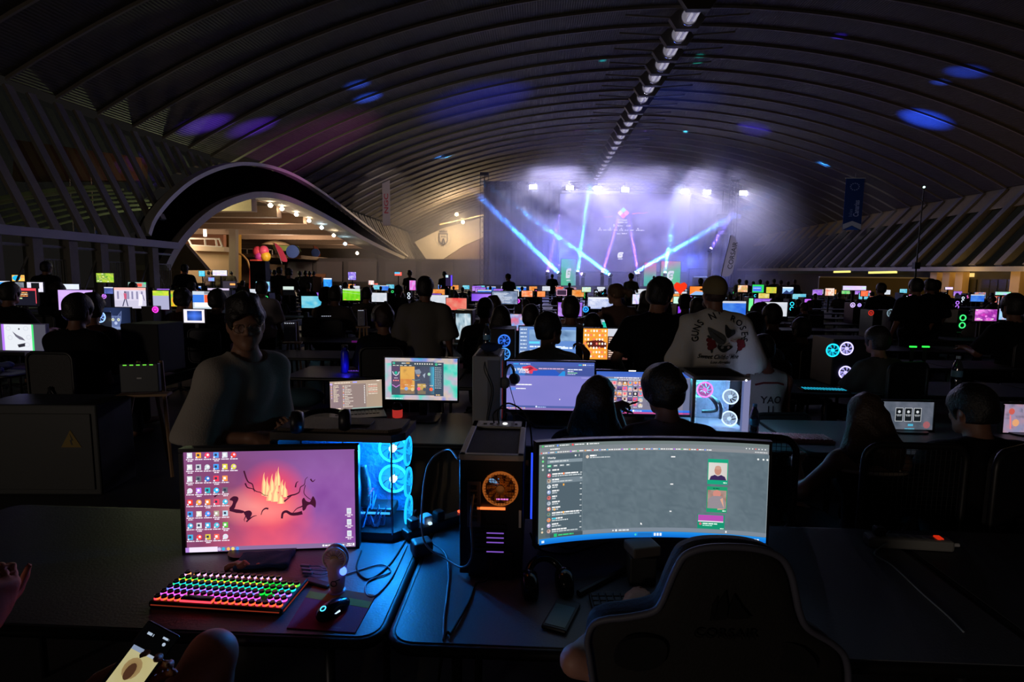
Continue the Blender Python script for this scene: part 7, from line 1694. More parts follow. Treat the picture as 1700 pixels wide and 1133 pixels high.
ph = thing('phone', 'phone with a bright yellowish picture held above the raised knee', 'phone', PHC)
ph.rotation_euler = Matrix((ax_x, -nz, ax_y)).transposed().to_euler()
m = MB(); m.box((0, .0045, 0), (.074, .0085, .158), bev=.004); m.build('case', PB, ph)
s = Scr(70, 150, .069, .150); s.rect(0, 0, 70, 150, '#050506'); s.grid(8, 12, lambda u, v: mixc(hx('#d8c884'), hx('#e0d8a8'), fbm(u*4, v*5, 2)), 4, 52, 62, 98)
s.disc(30, 80, 17, '#9a7a4a', '#b89a68', ry=20); s.disc(30, 86, 9, '#5a3a28', ry=16); s.disc(38, 122, 10, '#241a14', ry=16); s.rect(4, 44, 24, 8, '#9fb0d0'); s.rect(30, 47, 34, 5, '#c8d4e8'); s.words(12, 14, 14, 5, '#cfe0f8'); s.words(44, 10, 14, 4, '#cfe0f8'); s.disc(54, 22, 3.5, '#cfe0f8', n=8)
s.build('screen', SCREEN('phone_screen', .65), ph)
# hand reaching in at the picture's edge
hx0 = Vector((-1.78, .55, 0)); hm = Human(seated=True, lean=.15, sc=1.)
wr = Vector(aty(-20, 1030, 1.16)); hm.wr[0] = V3(wr.x-hx0.x, wr.y-hx0.y, wr.z); hm.el[0] = hm.sh[0]+(hm.wr[0]-hm.sh[0])*.5+V3(.05, -.05, -.16); tip = aty(18, 935, 1.2)
hm.hd[0] = nrm(V3(tip.x-wr.x, tip.y-wr.y, tip.z-wr.z)); hm.hn[0] = V3(-.8, .2, 0); hm.curl[0] = (.75, .9, .95, 1.); hm.thumb[0] = .1
person(hm, 'person', 'seated person mostly out of frame, only a raised red-lit hand showing at its edge', (hx0.x, hx0.y, 0), 0, '#141416', '#15100d', h=.008, skin_tone='#c27560', shirt_kw=dict(o=.02, sleeve=.7, hem=-.06))  # red light on the hand is put into its skin tone
for (x, y, lab) in ((px0.x, px0.y-.02, 'black chair under the person holding the phone'), (hx0.x, hx0.y-.02, 'black chair under the person with the raised hand')): office_chair((x, y, 0), 0, lab, mesh=False)
# ------------------------------------------------------------------ the rows of players behind
ROWS = [5.75, 7.3, 9.0, 10.7, 12.4, 14.3, 16.5, 19., 22., 25.5, 29.5, 34., 39., 45.]
def row(Y): return min(ROWS, key=lambda r: abs(r-Y))
DT = M('far_table_top', '#3c3d42', .7)
OC = ORD
for ri, Y in enumerate(ROWS):
    xs = []
    x = -5.35
    while x > max(-.97*Y-.6, -17.2): xs.append((x-1.8, x, 'left block', len([1 for q in xs])+1)); x -= 1.83
    n0 = len(xs); x = (2.95 if Y < 7 else -4.1)
    if Y < 7: x = 6.65
    while x < min(.98*Y+.6, 29): xs.append((x, x+1.8, 'middle block', len(xs)-n0+1)); x += 1.83
    for a, b, blk, k in xs:
        far = Y > 13
        if far: lab = 'dark folding table hidden among the far rows of players'; grp = 'tables in the far rows'
        else: lab = f'{OC[k-1]} table from the aisle, {OC[ri]} row deep, '+('arch side' if blk[0] == 'l' else 'stage side'); grp = None
        if far:
            key = ('far', round(b-a, 2))
            if key in _tb: dup(_tb[key], ((a+b)/2, Y-.07, 0), 0, lab, grp)
            else:
                m = MB(); m.box((0, 0, DZ-.015), (1.8, .75, .03)); 
                o = m.build('folding_table', DT); o.location = ((a+b)/2, Y-.07, 0); tag(o, lab, 'table', grp); _tb[key] = o
                m = MB()
                for sx in (-.7, 0, .7): m.box((sx, 0, (DZ-.03)/2 if sx else .35), (.05 if sx else 1.4, .6 if sx else .04, DZ-.03 if sx else .04))
                m.build('trestle', DT, o)
        else: table(a, b, Y-.45, Y+.3, lab, DT, None, simple=True)
# --- painted far displays
def quick(s, kind):
    """kind: colours parted by |, then marks: t text lines, h game overlay, b light border, w white bar on top"""
    cols, _, fl = kind.partition('/'); P = [hx('#'+c) for c in cols.split('|')]; sd = rnd.randint(0, 999)
    def f(u, v):
        if len(P) == 1: return mixc(P[0], tuple(x*1.25 for x in P[0]), fbm(u*3, v*3, sd))
        x = max(0, min(.999, (fbm(u*4.5, v*3.5, sd)-.22)/.56))*(len(P)-1); i = int(x); return mixc(P[i], P[i+1], x-i)
    s.grid(16, 10, f); W, H = s.W, s.H
    if 'b' in fl: 
        for r in ((0, 0, W, H*.10), (0, H*.9, W, H*.1), (0, 0, W*.1, H), (W*.9, 0, W*.1, H)): s.rect(*r, '#e8e6f4')
    if 'w' in fl: s.rect(0, 0, W, H*.14, '#e4e8f0')
    if 't' in fl:
        for i in range(8): s.words(W*.08, H*(.14+i*.1), W*rnd.uniform(.3, .8), H*.035, '#e8ecf4')
    if 'h' in fl:
        for i in range(5): s.rect(W*rnd.uniform(.02, .85), H*rnd.choice((.04, .88, .8)), W*.1, H*.07, '#f0f0e0')
        for i in range(4): s.disc(W*rnd.uniform(.2, .8), H*rnd.uniform(.3, .7), H*.09, P[i % len(P)], n=8)
    if 'd' in fl: s.rect(W*.25, H*.05, W*.5, H*.6, '#16181c')
MIDM = SCREEN('mid_screen', 1.15, 'NONE')
placed = []
def mid(u0, v0, u1, v1, Y, kind, label, body=None, s=None):
    Y = row(Y); c, w, h, rz = rectpx(u0, v0, u1, v1, Y); rz = 0
    s_ = Scr(160, 90, w, h)
    if callable(kind): kind(s_)
    else: quick(s_, kind)
    placed.append((u0, u1, Y)); return monitor(s_, c, rz, label, w, h, .010*max(1, w/.55), .016, tilt=-.02, mat=MIDM, body=body, depth=.03)
def bird(s):
    s.rect(0, 0, 160, 90, '#4b4a56'); s.rect(24, 0, 92, 90, '#dfe3ea'); s.rect(18, 0, 8, 90, '#b478ff'); s.rect(114, 0, 6, 90, '#4ae07a')
    s.poly([(52, 24), (66, 36), (84, 46), (92, 56), (74, 52), (62, 42)], '#6a6878'); s.poly([(66, 70), (92, 64), (90, 76), (70, 80)], '#2c2b36'); s.disc(74, 16, 3, '#22222c', n=6)
    for x, y in ((40, 14), (96, 14), (44, 46), (98, 70), (104, 44)): s.disc(x, y, 8, '#c6cad6', n=10); s.disc(x, y, 6.6, '#dfe3ea', n=10)
def cat(s):
    s.grid(20, 12, lambda u, v: mixc(hx('#141c34'), hx('#243052'), 1-abs(u-.55)*2)); s.rect(0, 84, 160, 6, '#dfe6ff')
    s.poly([(74, 14), (84, 34), (104, 34), (122, 12), (120, 50), (112, 78), (84, 80), (70, 52)], '#5f6f9c'); s.poly([(70, 52), (84, 80), (112, 78), (122, 90), (66, 90)], '#7f8fba'); s.poly([(78, 20), (84, 34), (74, 34)], '#3a4670'); s.poly([(118, 18), (108, 34), (119, 34)], '#3a4670')
    for x in (84, 108): s.disc(x, 50, 6, '#e8f0d0', n=9); s.disc(x, 50, 2.6, '#20283a', n=7)
    s.disc(96, 64, 7, '#aebce0', n=8); s.line([(90, 38), (95, 46)], 2, '#2a3454'); s.line([(102, 38), (98, 46)], 2, '#2a3454')
    for y in range(6): s.disc(3, 8+y*12, 3, ['#9fd0c0', '#c8a0ff'][y % 2], n=6)
def fight(s):
    s.grid(16, 10, lambda u, v: mixc(hx('#c9bdd6'), hx('#e2dff0'), fbm(u*6, v*6, 4))); s.rect(0, 0, 160, 10, '#ffb8b0'); s.rect(0, 56, 160, 34, '#c8c4da')
    for x in (14, 56, 66, 86, 110, 134): s.rect(x, 16, 9, 34, '#8a86a8')
    s.disc(54, 20, 5, '#6a5a74', n=8); s.poly([(47, 24), (62, 26), (60, 50), (50, 50)], '#c85a78'); s.line([(52, 50), (40, 82)], 5, '#3a3a5a'); s.line([(58, 50), (66, 82)], 5, '#3a3a5a'); s.poly([(126, 26), (144, 30), (138, 78), (118, 80)], '#ece8fa'); s.line([(142, 30), (150, 56)], 4, '#6a6488')
def pitch(s):
    s.grid(10, 8, lambda u, v: mixc(hx('#86d82a'), hx('#5fc01a'), (math.sin(u*22+v*3) > 0)*.6+v*.4)); s.poly([(0, 0), (160, 0), (160, 20), (0, 10)], '#b8d8b0'); s.rect(0, 0, 160, 5, '#d8e8d8'); s.rect(10, 82, 22, 5, '#ff8a5a'); s.rect(120, 80, 24, 5, '#ffd06a'); s.line([(0, 26), (160, 40)], 1, '#e8ffe0')
def duo(a, b): return lambda s: (s.rect(0, 0, 160, 90, '#'+b), s.rect(0, 0, 160, 18, '#'+a), s.rect(6, 4, 60, 8, '#ffffff'))
def msgs(s):
    s.grid(12, 8, lambda u, v: mixc(hx('#6f8896'), hx('#8498a4'), u)); s.rect(8, 4, 4, 84, '#7fe0b0')
    for i in range(7): s.disc(20, 12+i*11, 3.5, '#e8e4d0', n=7); s.words(28, 10+i*11, 34, 4, '#eef2f4')
    s.rect(122, 30, 26, 58, '#1fb8a0'); s.words(118, 26, 30, 6, '#cfe4f4'); s.words(70, 10, 20, 5, '#f4f4f4'); s.words(144, 12, 10, 4, '#f4f4f4')
    s.rect(86, 82, 20, 8, '#9fd0c8')
def store(s):
    s.rect(0, 0, 160, 90, '#5f86c8'); s.rect(0, 0, 24, 90, '#6a86b8'); s.grid(14, 6, lambda u, v: mixc(hx('#3a5a86'), hx('#9fc4ec'), fbm(u*5, v*4, 9)), 28, 8, 132, 30)
    for i in range(8): s.words(3, 6+i*10, 18, 3, '#cfe0f4')
    s.rect(28, 40, 30, 6, '#5fd0f0'); s.words(30, 52, 100, 4, '#d8e6fa'); s.words(30, 62, 70, 4, '#b8ccea'); s.words(30, 72, 20, 7, '#20283a'); s.words(118, 54, 34, 5, '#dfeaff'); s.words(112, 72, 30, 5, '#dfeaff')
def icons(s):
    s.grid(12, 10, lambda u, v: mixc(hx('#e88a2a'), hx('#f0a840'), fbm(u*4, v*4, 3))); s.rect(88, 0, 72, 30, '#c8ccd8'); s.rect(88, 22, 72, 68, '#4a2a26'); s.poly([(10, 38), (60, 32), (86, 42), (84, 56), (20, 56)], '#5a1f1a')
    for j in range(7):
        for i in range(8): 
            if (i*j) % 5 != 4: s.disc(8+i*10.2, 7+j*12.4, 3.6, ['#ffe8d8', '#ff7a6a', '#ffd88a', '#ffffff'][(i+j*3) % 4], n=7)
    for i in range(10): s.words(92, 26+i*6, rnd.randint(14, 34), 3, '#e8d0c0')
SIL = M('monitor_silver', '#9a9cb4', .35, .5)
mid(-6, 539, 77, 582, 5.75, bird, 'silver framed monitor showing a bird drawing on a white page', SIL)
mid(155, 511, 217, 547, 7.3, cat, 'monitor with a grey cat face on dark blue')
mid(190, 478, 243, 512, 9., fight, 'pale monitor with a fighting game duel')
mid(14, 479, 61, 507, 9., lambda s: (s.rect(0, 0, 160, 90, '#1a1a26'), s.rect(0, 0, 160, 12, '#ff4a5a'), s.rect(154, 0, 6, 80, '#ff5a6a'), [s.words(30, 20+i*9, 80, 5, ['#ffb060', '#ffe0b0', '#ff9a50'][i]) for i in range(3)], s.rect(24, 50, 54, 6, '#c8e8b0')), 'dark monitor page with red band along its top')
mid(97, 482, 155, 515, 9., 'c8a0f0|d8b4f8', 'plain lilac monitor behind two dark heads')
mid(95, 472, 132, 493, 12.4, 'd8e4f4|e8ecff', 'white monitor peeking over the plain lilac one')
mid(20, 457, 41, 467, 22., lambda s: (s.rect(0, 0, 160, 90, '#ffc860'), s.disc(55, 45, 52, '#20b8f0', n=16, ry=40), s.rect(110, 20, 40, 14, '#ff8a5a')), 'tiny orange screen behind a cyan oval')
mid(-4, 467, 17, 478, 14.3, '2a8af0|40a8ff/w', 'blue screen with white stripe at the arch side end')
mid(25, 469, 40, 479, 14.3, '5f6470|8a909c', 'dull grey screen near the arch side end')
mid(45, 469, 72, 485, 12.4, 'd8d4e8|f0ecff/d', 'white screen half hidden by a dark headphoned person')
mid(160, 454, 189, 469, 16.5, '8ac83a|c8d84a|5a9a40|e8e07a/h', 'bright yellow green strategy game screen')
mid(213, 469, 243, 487, 14.3, lambda s: (s.rect(0, 0, 160, 90, '#8fb0a8'), s.rect(60, 10, 62, 26, '#ff5a4a'), s.rect(140, 0, 20, 14, '#5fe08a')), 'grey green screen with red banner above the fighting game')
mid(173, 477, 190, 488, 12.4, '3a4a8a|6a7ac8/w', 'small blue violet window screen by the violet ring')
mid(254, 483, 281, 514, 9., lambda s: (s.rect(0, 0, 160, 90, '#a8a8c8'), s.grid(8, 3, lambda u, v: mixc(hx('#5ad03a'), hx('#ffe04a'), fbm(u*6, v*3, 2)), 0, 0, 160, 24)), 'lavender screen with green yellow game band')
mid(283, 484, 303, 509, 10.7, '6ac83a|ffb02a|ff8a3a', 'green and orange screen mostly hidden by a sitter')
mid(320, 484, 370, 513, 9., lambda s: (s.rect(0, 0, 160, 90, '#c8d4e0'), s.rect(0, 18, 60, 40, '#3a7ae0'), s.rect(62, 18, 60, 44, '#f0603a'), s.rect(10, 58, 110, 22, '#ffffff'), s.rect(124, 0, 36, 80, '#f4f0d0'), s.rect(62, 0, 60, 16, '#8a909c')), 'three part screen in blue, orange and white')
mid(305, 514, 340, 536, 7.3, lambda s: (s.rect(0, 0, 160, 90, '#efe9f8'), s.grid(10, 8, lambda u, v: mixc(hx('#4a7af0'), hx('#10204a'), abs(u-.5)+abs(v-.5)), 26, 10, 112, 66)), 'white bordered small screen with a deep blue picture')
mid(345, 479, 381, 499, 10.7, lambda s: (s.rect(0, 0, 160, 90, '#2a2830'), s.rect(0, 0, 160, 14, '#d8c8e8')), 'dark screen with a pale lilac top strip')
mid(370, 467, 391, 478, 14.3, lambda s: (s.rect(0, 0, 160, 90, '#3a3440'), s.words(90, 30, 66, 26, '#ffb060')), 'dark screen with orange writing')
mid(292, 458, 310, 464, 22., lambda s: (s.rect(0, 0, 160, 90, '#7a7a92'), s.rect(0, 0, 72, 90, '#3a9aff')), 'tiny half blue half grey screen')
mid(330, 450, 340, 459, 29.5, '3ac8e8|8ae0f8', 'tiny cyan screen in front of the far queue')
mid(353, 449, 377, 458, 22., 'd8c8ff|f4f0e0|a8b8ff', 'tiny white and lilac screen below the far queue')
mid(346, 461, 356, 467, 25.5, 'b070e8|5ac8f0', 'tiny violet to blue screen')
mid(425, 468, 448, 484, 14.3, '9ae8d8|6a9ae8|c8f0ff', 'cyan screen behind the figure in a white shirt')
mid(470, 476, 488, 490, 16.5, lambda s: (s.rect(0, 0, 160, 90, '#08080a'), s.rect(0, 0, 160, 34, '#c8d8d0')), 'screen showing only a pale top strip')
mid(569, 480, 598, 499, 16.5, pitch, 'bright green football pitch screen')
mid(537, 462, 551, 477, 19., '1a6ad8|3aa8ff|2a4ad0/w', 'vivid blue screen beside a dark seated head')
mid(578, 452, 591, 465, 25.5, 'c8a8f8|6a5ad0|e8e0ff', 'pale violet screen far down the aisle')
mid(612, 466, 621, 473, 25.5, 'ff8a6a|ffffff|e04a5a', 'tiny red and white screen behind the aisle')
mid(680, 466, 690, 482, 19., 'c8a0e8|f06ac8|9a5ad0', 'upright pink screen beside the standing man in grey')
mid(655, 452, 667, 458, 34., lambda s: (s.rect(0, 0, 160, 90, '#ff6a5a'), s.rect(0, 0, 120, 44, '#5ac0f0')), 'tiny screen split blue over red')
mid(740, 457, 751, 475, 22., lambda s: (s.rect(0, 0, 160, 90, '#2a2040'), s.rect(120, 0, 40, 90, '#6a4af0'), s.rect(0, 0, 60, 20, '#c8e8ff')), 'dark screen with violet edge in front of the smoke')
mid(783, 486, 815, 500, 12.4, lambda s: (s.grid(8, 5, lambda u, v: mixc(hx('#7a4ad8'), hx('#b07af8'), u)), s.rect(0, 0, 160, 16, '#3a2a5a')), 'purple screen beyond the lit glass computer')
mid(817, 484, 859, 505, 10.7, '5a6a8a|8a9ab8|4a5878/t', 'slate blue screen with lines of text')
mid(866, 483, 884, 493, 14.3, 'f0703a|ff9a6a|e8d0c0', 'orange screen with a pale figure, first of two')
mid(892, 484, 905, 493, 14.3, 'e87a40|ffa060', 'orange screen beyond the sitter, second of two')
mid(845, 522, 876, 549, 7.3, 'e88a98|c86a8a|6aa8e8|f0b8b0', 'pink and sky blue cartoon screen between two heads')
mid(862, 543, 956, 598, 5.3, store, 'blue game store page behind the man in the white shirt')
mid(968, 546, 1042, 597, 5.3, icons, 'orange desktop covered with round icons')
mid(968, 526, 1010, 549, 7.3, msgs, 'grey green message screen behind the headphoned head')
mid(976, 494, 1019, 513, 10.7, 'c0c8e8|9aa8d8|d8dcf0/tw', 'pale blue page of text behind the ponytail woman')
mid(934, 496, 958, 512, 10.7, 'd8b8f0|f4e8ff|b090e8', 'lilac screen at the shoulder of the red lettered shirt')
mid(966, 477, 981, 485, 16.5, 'e8e4a0|9ad8d0|f4f4f0/t', 'small pale yellow green screen')
mid(1050, 489, 1066, 505, 12.4, 'b8a8f8|e8e0ff|6ac8f0', 'pale violet screen behind the fair ponytail')
mid(924, 481, 941, 491, 14.3, lambda s: (s.rect(0, 0, 160, 90, '#e8b0d8'), s.rect(8, 8, 144, 74, '#3a2a40')), 'screen framed in thin pink light')
mid(1145, 476, 1172, 490, 14.3, lambda s: (s.grid(6, 4, lambda u, v: mixc(hx('#ff7a2a'), hx('#ff9a4a'), u)), s.poly([(0, 90), (60, 50), (160, 60), (160, 90)], '#8fb8e8')), 'orange screen with a blue foot behind the heart lamp')
mid(1118, 493, 1137, 504, 12.4, 'd8ffe8|a0f0c8', 'pale mint screen between the two standing men')
mid(1225, 474, 1241, 485, 19., 'e8e0d0|f0a070|8ab870', 'cream and orange screen past the tan cap')
mid(1249, 473, 1268, 486, 19., lambda s: (s.rect(0, 0, 160, 90, '#30d060'), s.rect(8, 20, 120, 56, '#4a7af0'), s.words(14, 36, 100, 8, '#c8e0ff')), 'green framed screen with a blue window')
mid(1272, 477, 1289, 487, 19., 'e8c030|a8c84a|f0a040', 'yellow green screen on the dim side')
mid(1299, 477, 1317, 488, 19., lambda s: (s.rect(0, 0, 160, 90, '#9ac8f8'), s.poly([(0, 90), (60, 40), (100, 70), (160, 30), (160, 90)], '#2a3a6a'), s.rect(0, 0, 160, 16, '#e8f4ff')), 'pale blue landscape screen on the dim side')
mid(1370, 479, 1385, 491, 19., 'f07a5a|f8e8d8|c84a40/h', 'red and white screen on the dim side')
mid(1399, 475, 1438, 482, 14.3, 'c8e8d8|d8c0f8|f0d8e8', 'wide mint to lilac screen strip')
mid(1429, 483, 1441, 492, 22., 'ff5a3a|ff8a5a', 'plain red orange screen')
mid(1535, 495, 1560, 513, 12.4, lambda s: (s.rect(0, 0, 160, 90, '#0a0c0e'), s.rect(0, 0, 160, 26, '#a8d0ff'), s.rect(30, 4, 60, 14, '#5a8ad8')), 'dark screen with pale blue upper band')
mid(1652, 485, 1678, 490, 16.5, 'd8d0f8|8af0c0|c8a8ff', 'thin white and lilac screen before the doors')
mid(1569, 477, 1582, 481, 22., 'd8a8ff|ffffff', 'tiny white screen under the amber pillars')
mid(1618, 514, 1655, 533, 9., 'd84ac8|f08ae8|8a2a9a|c83ab0/h', 'bright magenta game screen in the dim rows')
mid(1658, 513, 1679, 531, 9., 'a8d8f0|8ab8e8|f0b0b0', 'small cyan screen next to the magenta one')
mid(1246, 565, 1258, 583, 5.3, 'f0d8f8|d8a8e8', 'sliver of pink white screen by the white shirt sleeve')
# --- lit computers
def pcbox(u0, v0, u1, v1, Y, label, fans=(), body=None, glass=None, s=2.2):
    Y = row(Y); a = aty(u0, v0, Y); b = aty(u1, v1, Y); w = b.x-a.x; h = max(.38, min(.52, a.z-DZ)); r = thing('desktop_computer', label, 'computer', ((a.x+b.x)/2, Y+.0, DZ))
    m = MB(); m.box((0, .0, h/2+.001), (w, .42, h), bev=.008); m.build('case', body or PB, r)
    for (u, v, px, c) in fans:
        q = aty(u, v, Y-.22); fan(r, (q.x-r.location.x, -.216, max(.06, min(h-.05, q.z-DZ))), px*(Y-.2)/920, c, None, s, (0, -1, 0), 7)
    if glass:
        g = Scr(60, 60, w*.8, h*.8); quick(g, glass); o = g.build('lit_window', MIDM, r, (0, -.214, h*.5))
    return r
pcbox(154, 485, 184, 512, 7.3, 'computer with a large pale blue fan beside the fighting game', [(164, 503, 9, '#8ab0ff')], M('case_tan', '#5a4a38', .5))
pcbox(248, 495, 268, 516, 9., 'black computer with two hot pink fans', [(257, 503, 5, '#ff3ad8'), (257, 514, 4.6, '#ff3ad8')])
pcbox(259, 466, 274, 486, 12.4, 'computer with two stacked violet rings', [(267, 473, 4.4, '#c86aff'), (267, 481, 4.4, '#c86aff')])
pcbox(134, 470, 148, 486, 12.4, 'computer with a round cyan glow', [(141, 478, 4.6, '#20b8ff')])
pcbox(181, 456, 193, 470, 16.5, 'computer with a teal disc beside the strategy game', [(187, 462, 4, '#20d0c8')])
pcbox(205, 457, 217, 472, 16.5, 'computer with two small pink discs', [(212, 461, 2.4, '#ff6ae0'), (212, 466.5, 2.4, '#ff6ae0')])
pcbox(165, 466, 178, 478, 14.3, 'computer with a violet arc', [(171, 470, 3.6, '#c87aff')])
pcbox(349, 470, 373, 484, 12.4, 'dark computer with two white rings', [(357, 476, 3.6, '#d8fff4'), (367, 476, 3.2, '#d8fff4')], GRY)
pcbox(443, 487, 455, 508, 10.7, 'computer with green and teal fans beside the aisle', [(448, 494, 3.8, '#2ae06a'), (448, 502, 3.8, '#20d0a0')])
pcbox(302, 466, 318, 484, 12.4, 'white computer open on one side', (), M('case_grey_mid', '#6a6874', .5), '8a8898|c8c4d8')
pcbox(757, 493, 787, 526, 9., 'glass computer with cyan edge and pale machinery', (), PB, '303840|8aa8b8|c8d8e0|2a3038')
pcbox(817, 541, 856, 600, 5.3, 'black computer with two rainbow rings near the cloth bundle', [(837, 566, 9.5, '#3a7aff'), (837, 588, 9.5, '#4a9aff')], s=1.4)
pcbox(968, 482, 979, 500, 10.7, 'computer with a blue glowing fan before the text page', [(973, 490, 4.4, '#2a9aff')])
pcbox(855, 478, 867, 495, 14.3, 'computer with two magenta rings beside the orange screens', [(860, 482, 3, '#e04af0'), (860, 489, 3, '#e04af0')])
pcbox(1331, 477, 1343, 492, 19., 'narrow computer glowing violet', (), PB, 'b04af0|d88aff')
pcbox(1240, 471, 1249, 488, 19., 'narrow computer glowing bright green', (), PB, '40f07a|a0ffb0')
pcbox(1411, 486, 1434, 504, 14.3, 'computer with pale violet fans on the dim side', [(1417, 492, 3.6, '#d0b8ff'), (1428, 492, 2.6, '#a890ff'), (1428, 498, 2.6, '#a890ff')])
pcbox(1440, 504, 1454, 520, 10.7, 'computer with a single dim red fan', [(1447, 512, 4, '#ff3a2a')], s=.8)
pcbox(1471, 492, 1492, 513, 10.7, 'computer with a grey white lit round window', [(1481, 502, 6, '#9ab8c8')], s=.7)
pcbox(1366, 560, 1425, 640, 5.3, 'large black computer with two pale violet fans and cyan side', [(1406, 579, 10, '#b8b0ff'), (1404, 619, 10, '#b8b0ff'), (1383, 582, 10, '#18c8f0')])
pcbox(1120, 500, 1140, 516, 12.4, 'dark computer with a purple band between the standing men', (), PB, '5a2ad8|b04af0')
pcbox(222, 517, 286, 580, 5.75, 'plain black computer case unlit beside the cat screen', (), PBM)
pcbox(118, 549, 160, 604, 5.75, 'plain grey computer side panel beside the bird drawing', (), M('case_dull_grey', '#3d3f42', .6))
# heart lamp, green bars, small things on tables
p = aty(1130, 478, row(12.4)); r = thing('heart_lamp', 'red glowing heart lamp between the standing men', 'lamp', (p.x, p.y, DZ)); S = [(0, -1), (.9, -.1), (1, .45), (.6, .85), (.15, .7), (0, .45), (-.15, .7), (-.6, .85), (-1, .45), (-.9, -.1)]
m = MB(); m.prism([(x*.14, z*.14+p.z-DZ) for x, z in S], .05); m.build('heart', EM('heart_red', '#ff3a1a', 1., 'NONE'), r); m = MB(); m.cyl((0, .02, .0), (0, .02, p.z-DZ-.1), .012, 8); m.build('stand', PB, r)
for k, u in enumerate((1516, 1537)):
    p = aty(u, 576, 5.3); m = MB(); m.box((0, 0, 0), (.058, .02, .014)); o = m.build('light_bar', EM('bar_green', '#30e84a', 1.4)); o.location = (p.x, p.y, p.z); tag(o, ['first', 'second'][k]+' of two short green lit bars in the dark', 'light', 'green lit bars'); m = MB(); m.box((0, .01, -(p.z-DZ)/2-.004), (.03, .01, p.z-DZ-.008)); m.build('bracket', PB, o)
r = thing('keyboard', 'dark keyboard with tiny cyan lit letters beside the jersey', 'keyboard', aty(1346, 641, 4.75)); r.location.z = DZ; r.rotation_euler.z = -.1; r.location.y = 5.27; r.location.x = 2.72
m = MB(); m.box((0, 0, .011), (.42, .14, .02), bev=.004); m.build('base', PB, r)
for j in range(4):
    m = MB()
    for i in range(14): m.box((-.18+i*.027, .045-j*.03, .0225), (.012, .008, .003))
    m.build('key_light', EM('kb3_cyan', '#20b8d8', 1.2, 'NONE'), r)
bottle((4.05, 5.45, DZ), 'tall clear bottle in the dark beside the green bars', '#a9c6d8', .33, '#99aabb'); bottle((3.35, 5.4, DZ), 'short jar by the large black computer', '#8aa0aa', .15, '#333344')
p = aty(84, 590, 5.62); r = thing('headset_stand', 'purple lit loop stand beside the bird drawing', 'stand', (p.x, p.y, DZ)); m = MB(); m.tube([(.07*math.cos(a), 0, .10+.13*math.sin(a) if a < PI else .10) for a in [PI*i/12 for i in range(13)]], .022, 8); m.tube([(-.07, 0, .02), (-.07, 0, .1)], .022, 8); m.tube([(.07, 0, .02), (.07, 0, .1)], .022, 8); m.build('loop', EM('loop_violet', '#6a4af0', .55), r, True); m = MB(); m.prism(rrect(.22, .14, .03), .02, .0005, 'z'); m.build('base', PB, r)
light('POINT', 'stand_glow', p+Vector((-.1, -.2, .12)), .5, '#7a6aff', .04)
S = SDF(); S.cap((-.2, 0, .05), (.2, .05, .06), .06, .04, k=.04); S.cap((-.1, -.08, .04), (.25, -.1, .03), .04, .03, k=.04); S.noise = ripple(.012, 40, 2); S.cut((0, 0, .001), (0, 0, -1)); o = sdf_obj(S, .012, 'crumpled_jacket', cloth('#4a5260')); o.location = (-5.75, 5.5, DZ+.001); tag(o, 'crumpled grey blue jacket under the bird drawing', 'jacket')
# --- electrical cabinet and floor cable, fence, easels with switch boxes
cab = thing('electrical_cabinet', 'low dark electrical cabinet with a yellow warning triangle', 'cabinet', (-3.95, 4.32, 0), .06); m = MB(); m.box((0, 0, .37), (.95, .42, .74), bev=.012); m.build('body', M('cabinet_grey', '#262928', .5), cab)
m = MB(); m.box((0, -.215, .36), (.86, .012, .62), bev=.004); m.build('door', M('cabinet_grey2', '#222524', .5), cab); m = MB(); m.prism([(.19, .40), (.35, .40), (.27, .54)], .003, -.2245); m.build('warning_triangle', M('warn_yellow', '#7d6514', .6), cab)
m = MB(); m.prism([(.272, .42), (.262, .46), (.275, .46), (.266, .51), (.288, .455), (.274, .455), (.282, .42)], .002, -.2265); m.build('bolt_mark', PB, cab)
cable([atz(72, 800, .01), atz(110, 783, .01), atz(150, 766, .01), atz(160, 760, .01)], 'pale cable shining on the floor by the electrical cabinet', .008, M('cable_pale', '#8d98a4', .5))
GRN_ = M('fence_green', '#22402f', .6, vary=.1, scale=8); fp = None
for k in range(8):
    y = 5.2+k*2.42; lab = f'{OC[k]} green fence section along the aisle from the near end'
    if fp is None:
        fp = r = thing('fence_section', lab, 'fence', (-4.75, y, 0), 0, 'green fence along the aisle')
        for dy in (.0, 1.2):
            m = MB(); m.box((0, dy, .52), (.09, .09, 1.04), bev=.008); m.build('post', GRN_, r)
        for z in (.42, .86): m = MB(); m.box((0, 1.2, z), (.05, 2.3, .13), bev=.008); m.build('rail', GRN_, r)
    else: dup(fp, (-4.75, y, 0), 0, lab)
WOOD = M('easel_wood', '#9a7a5c', .7, vary=.15, scale=20)
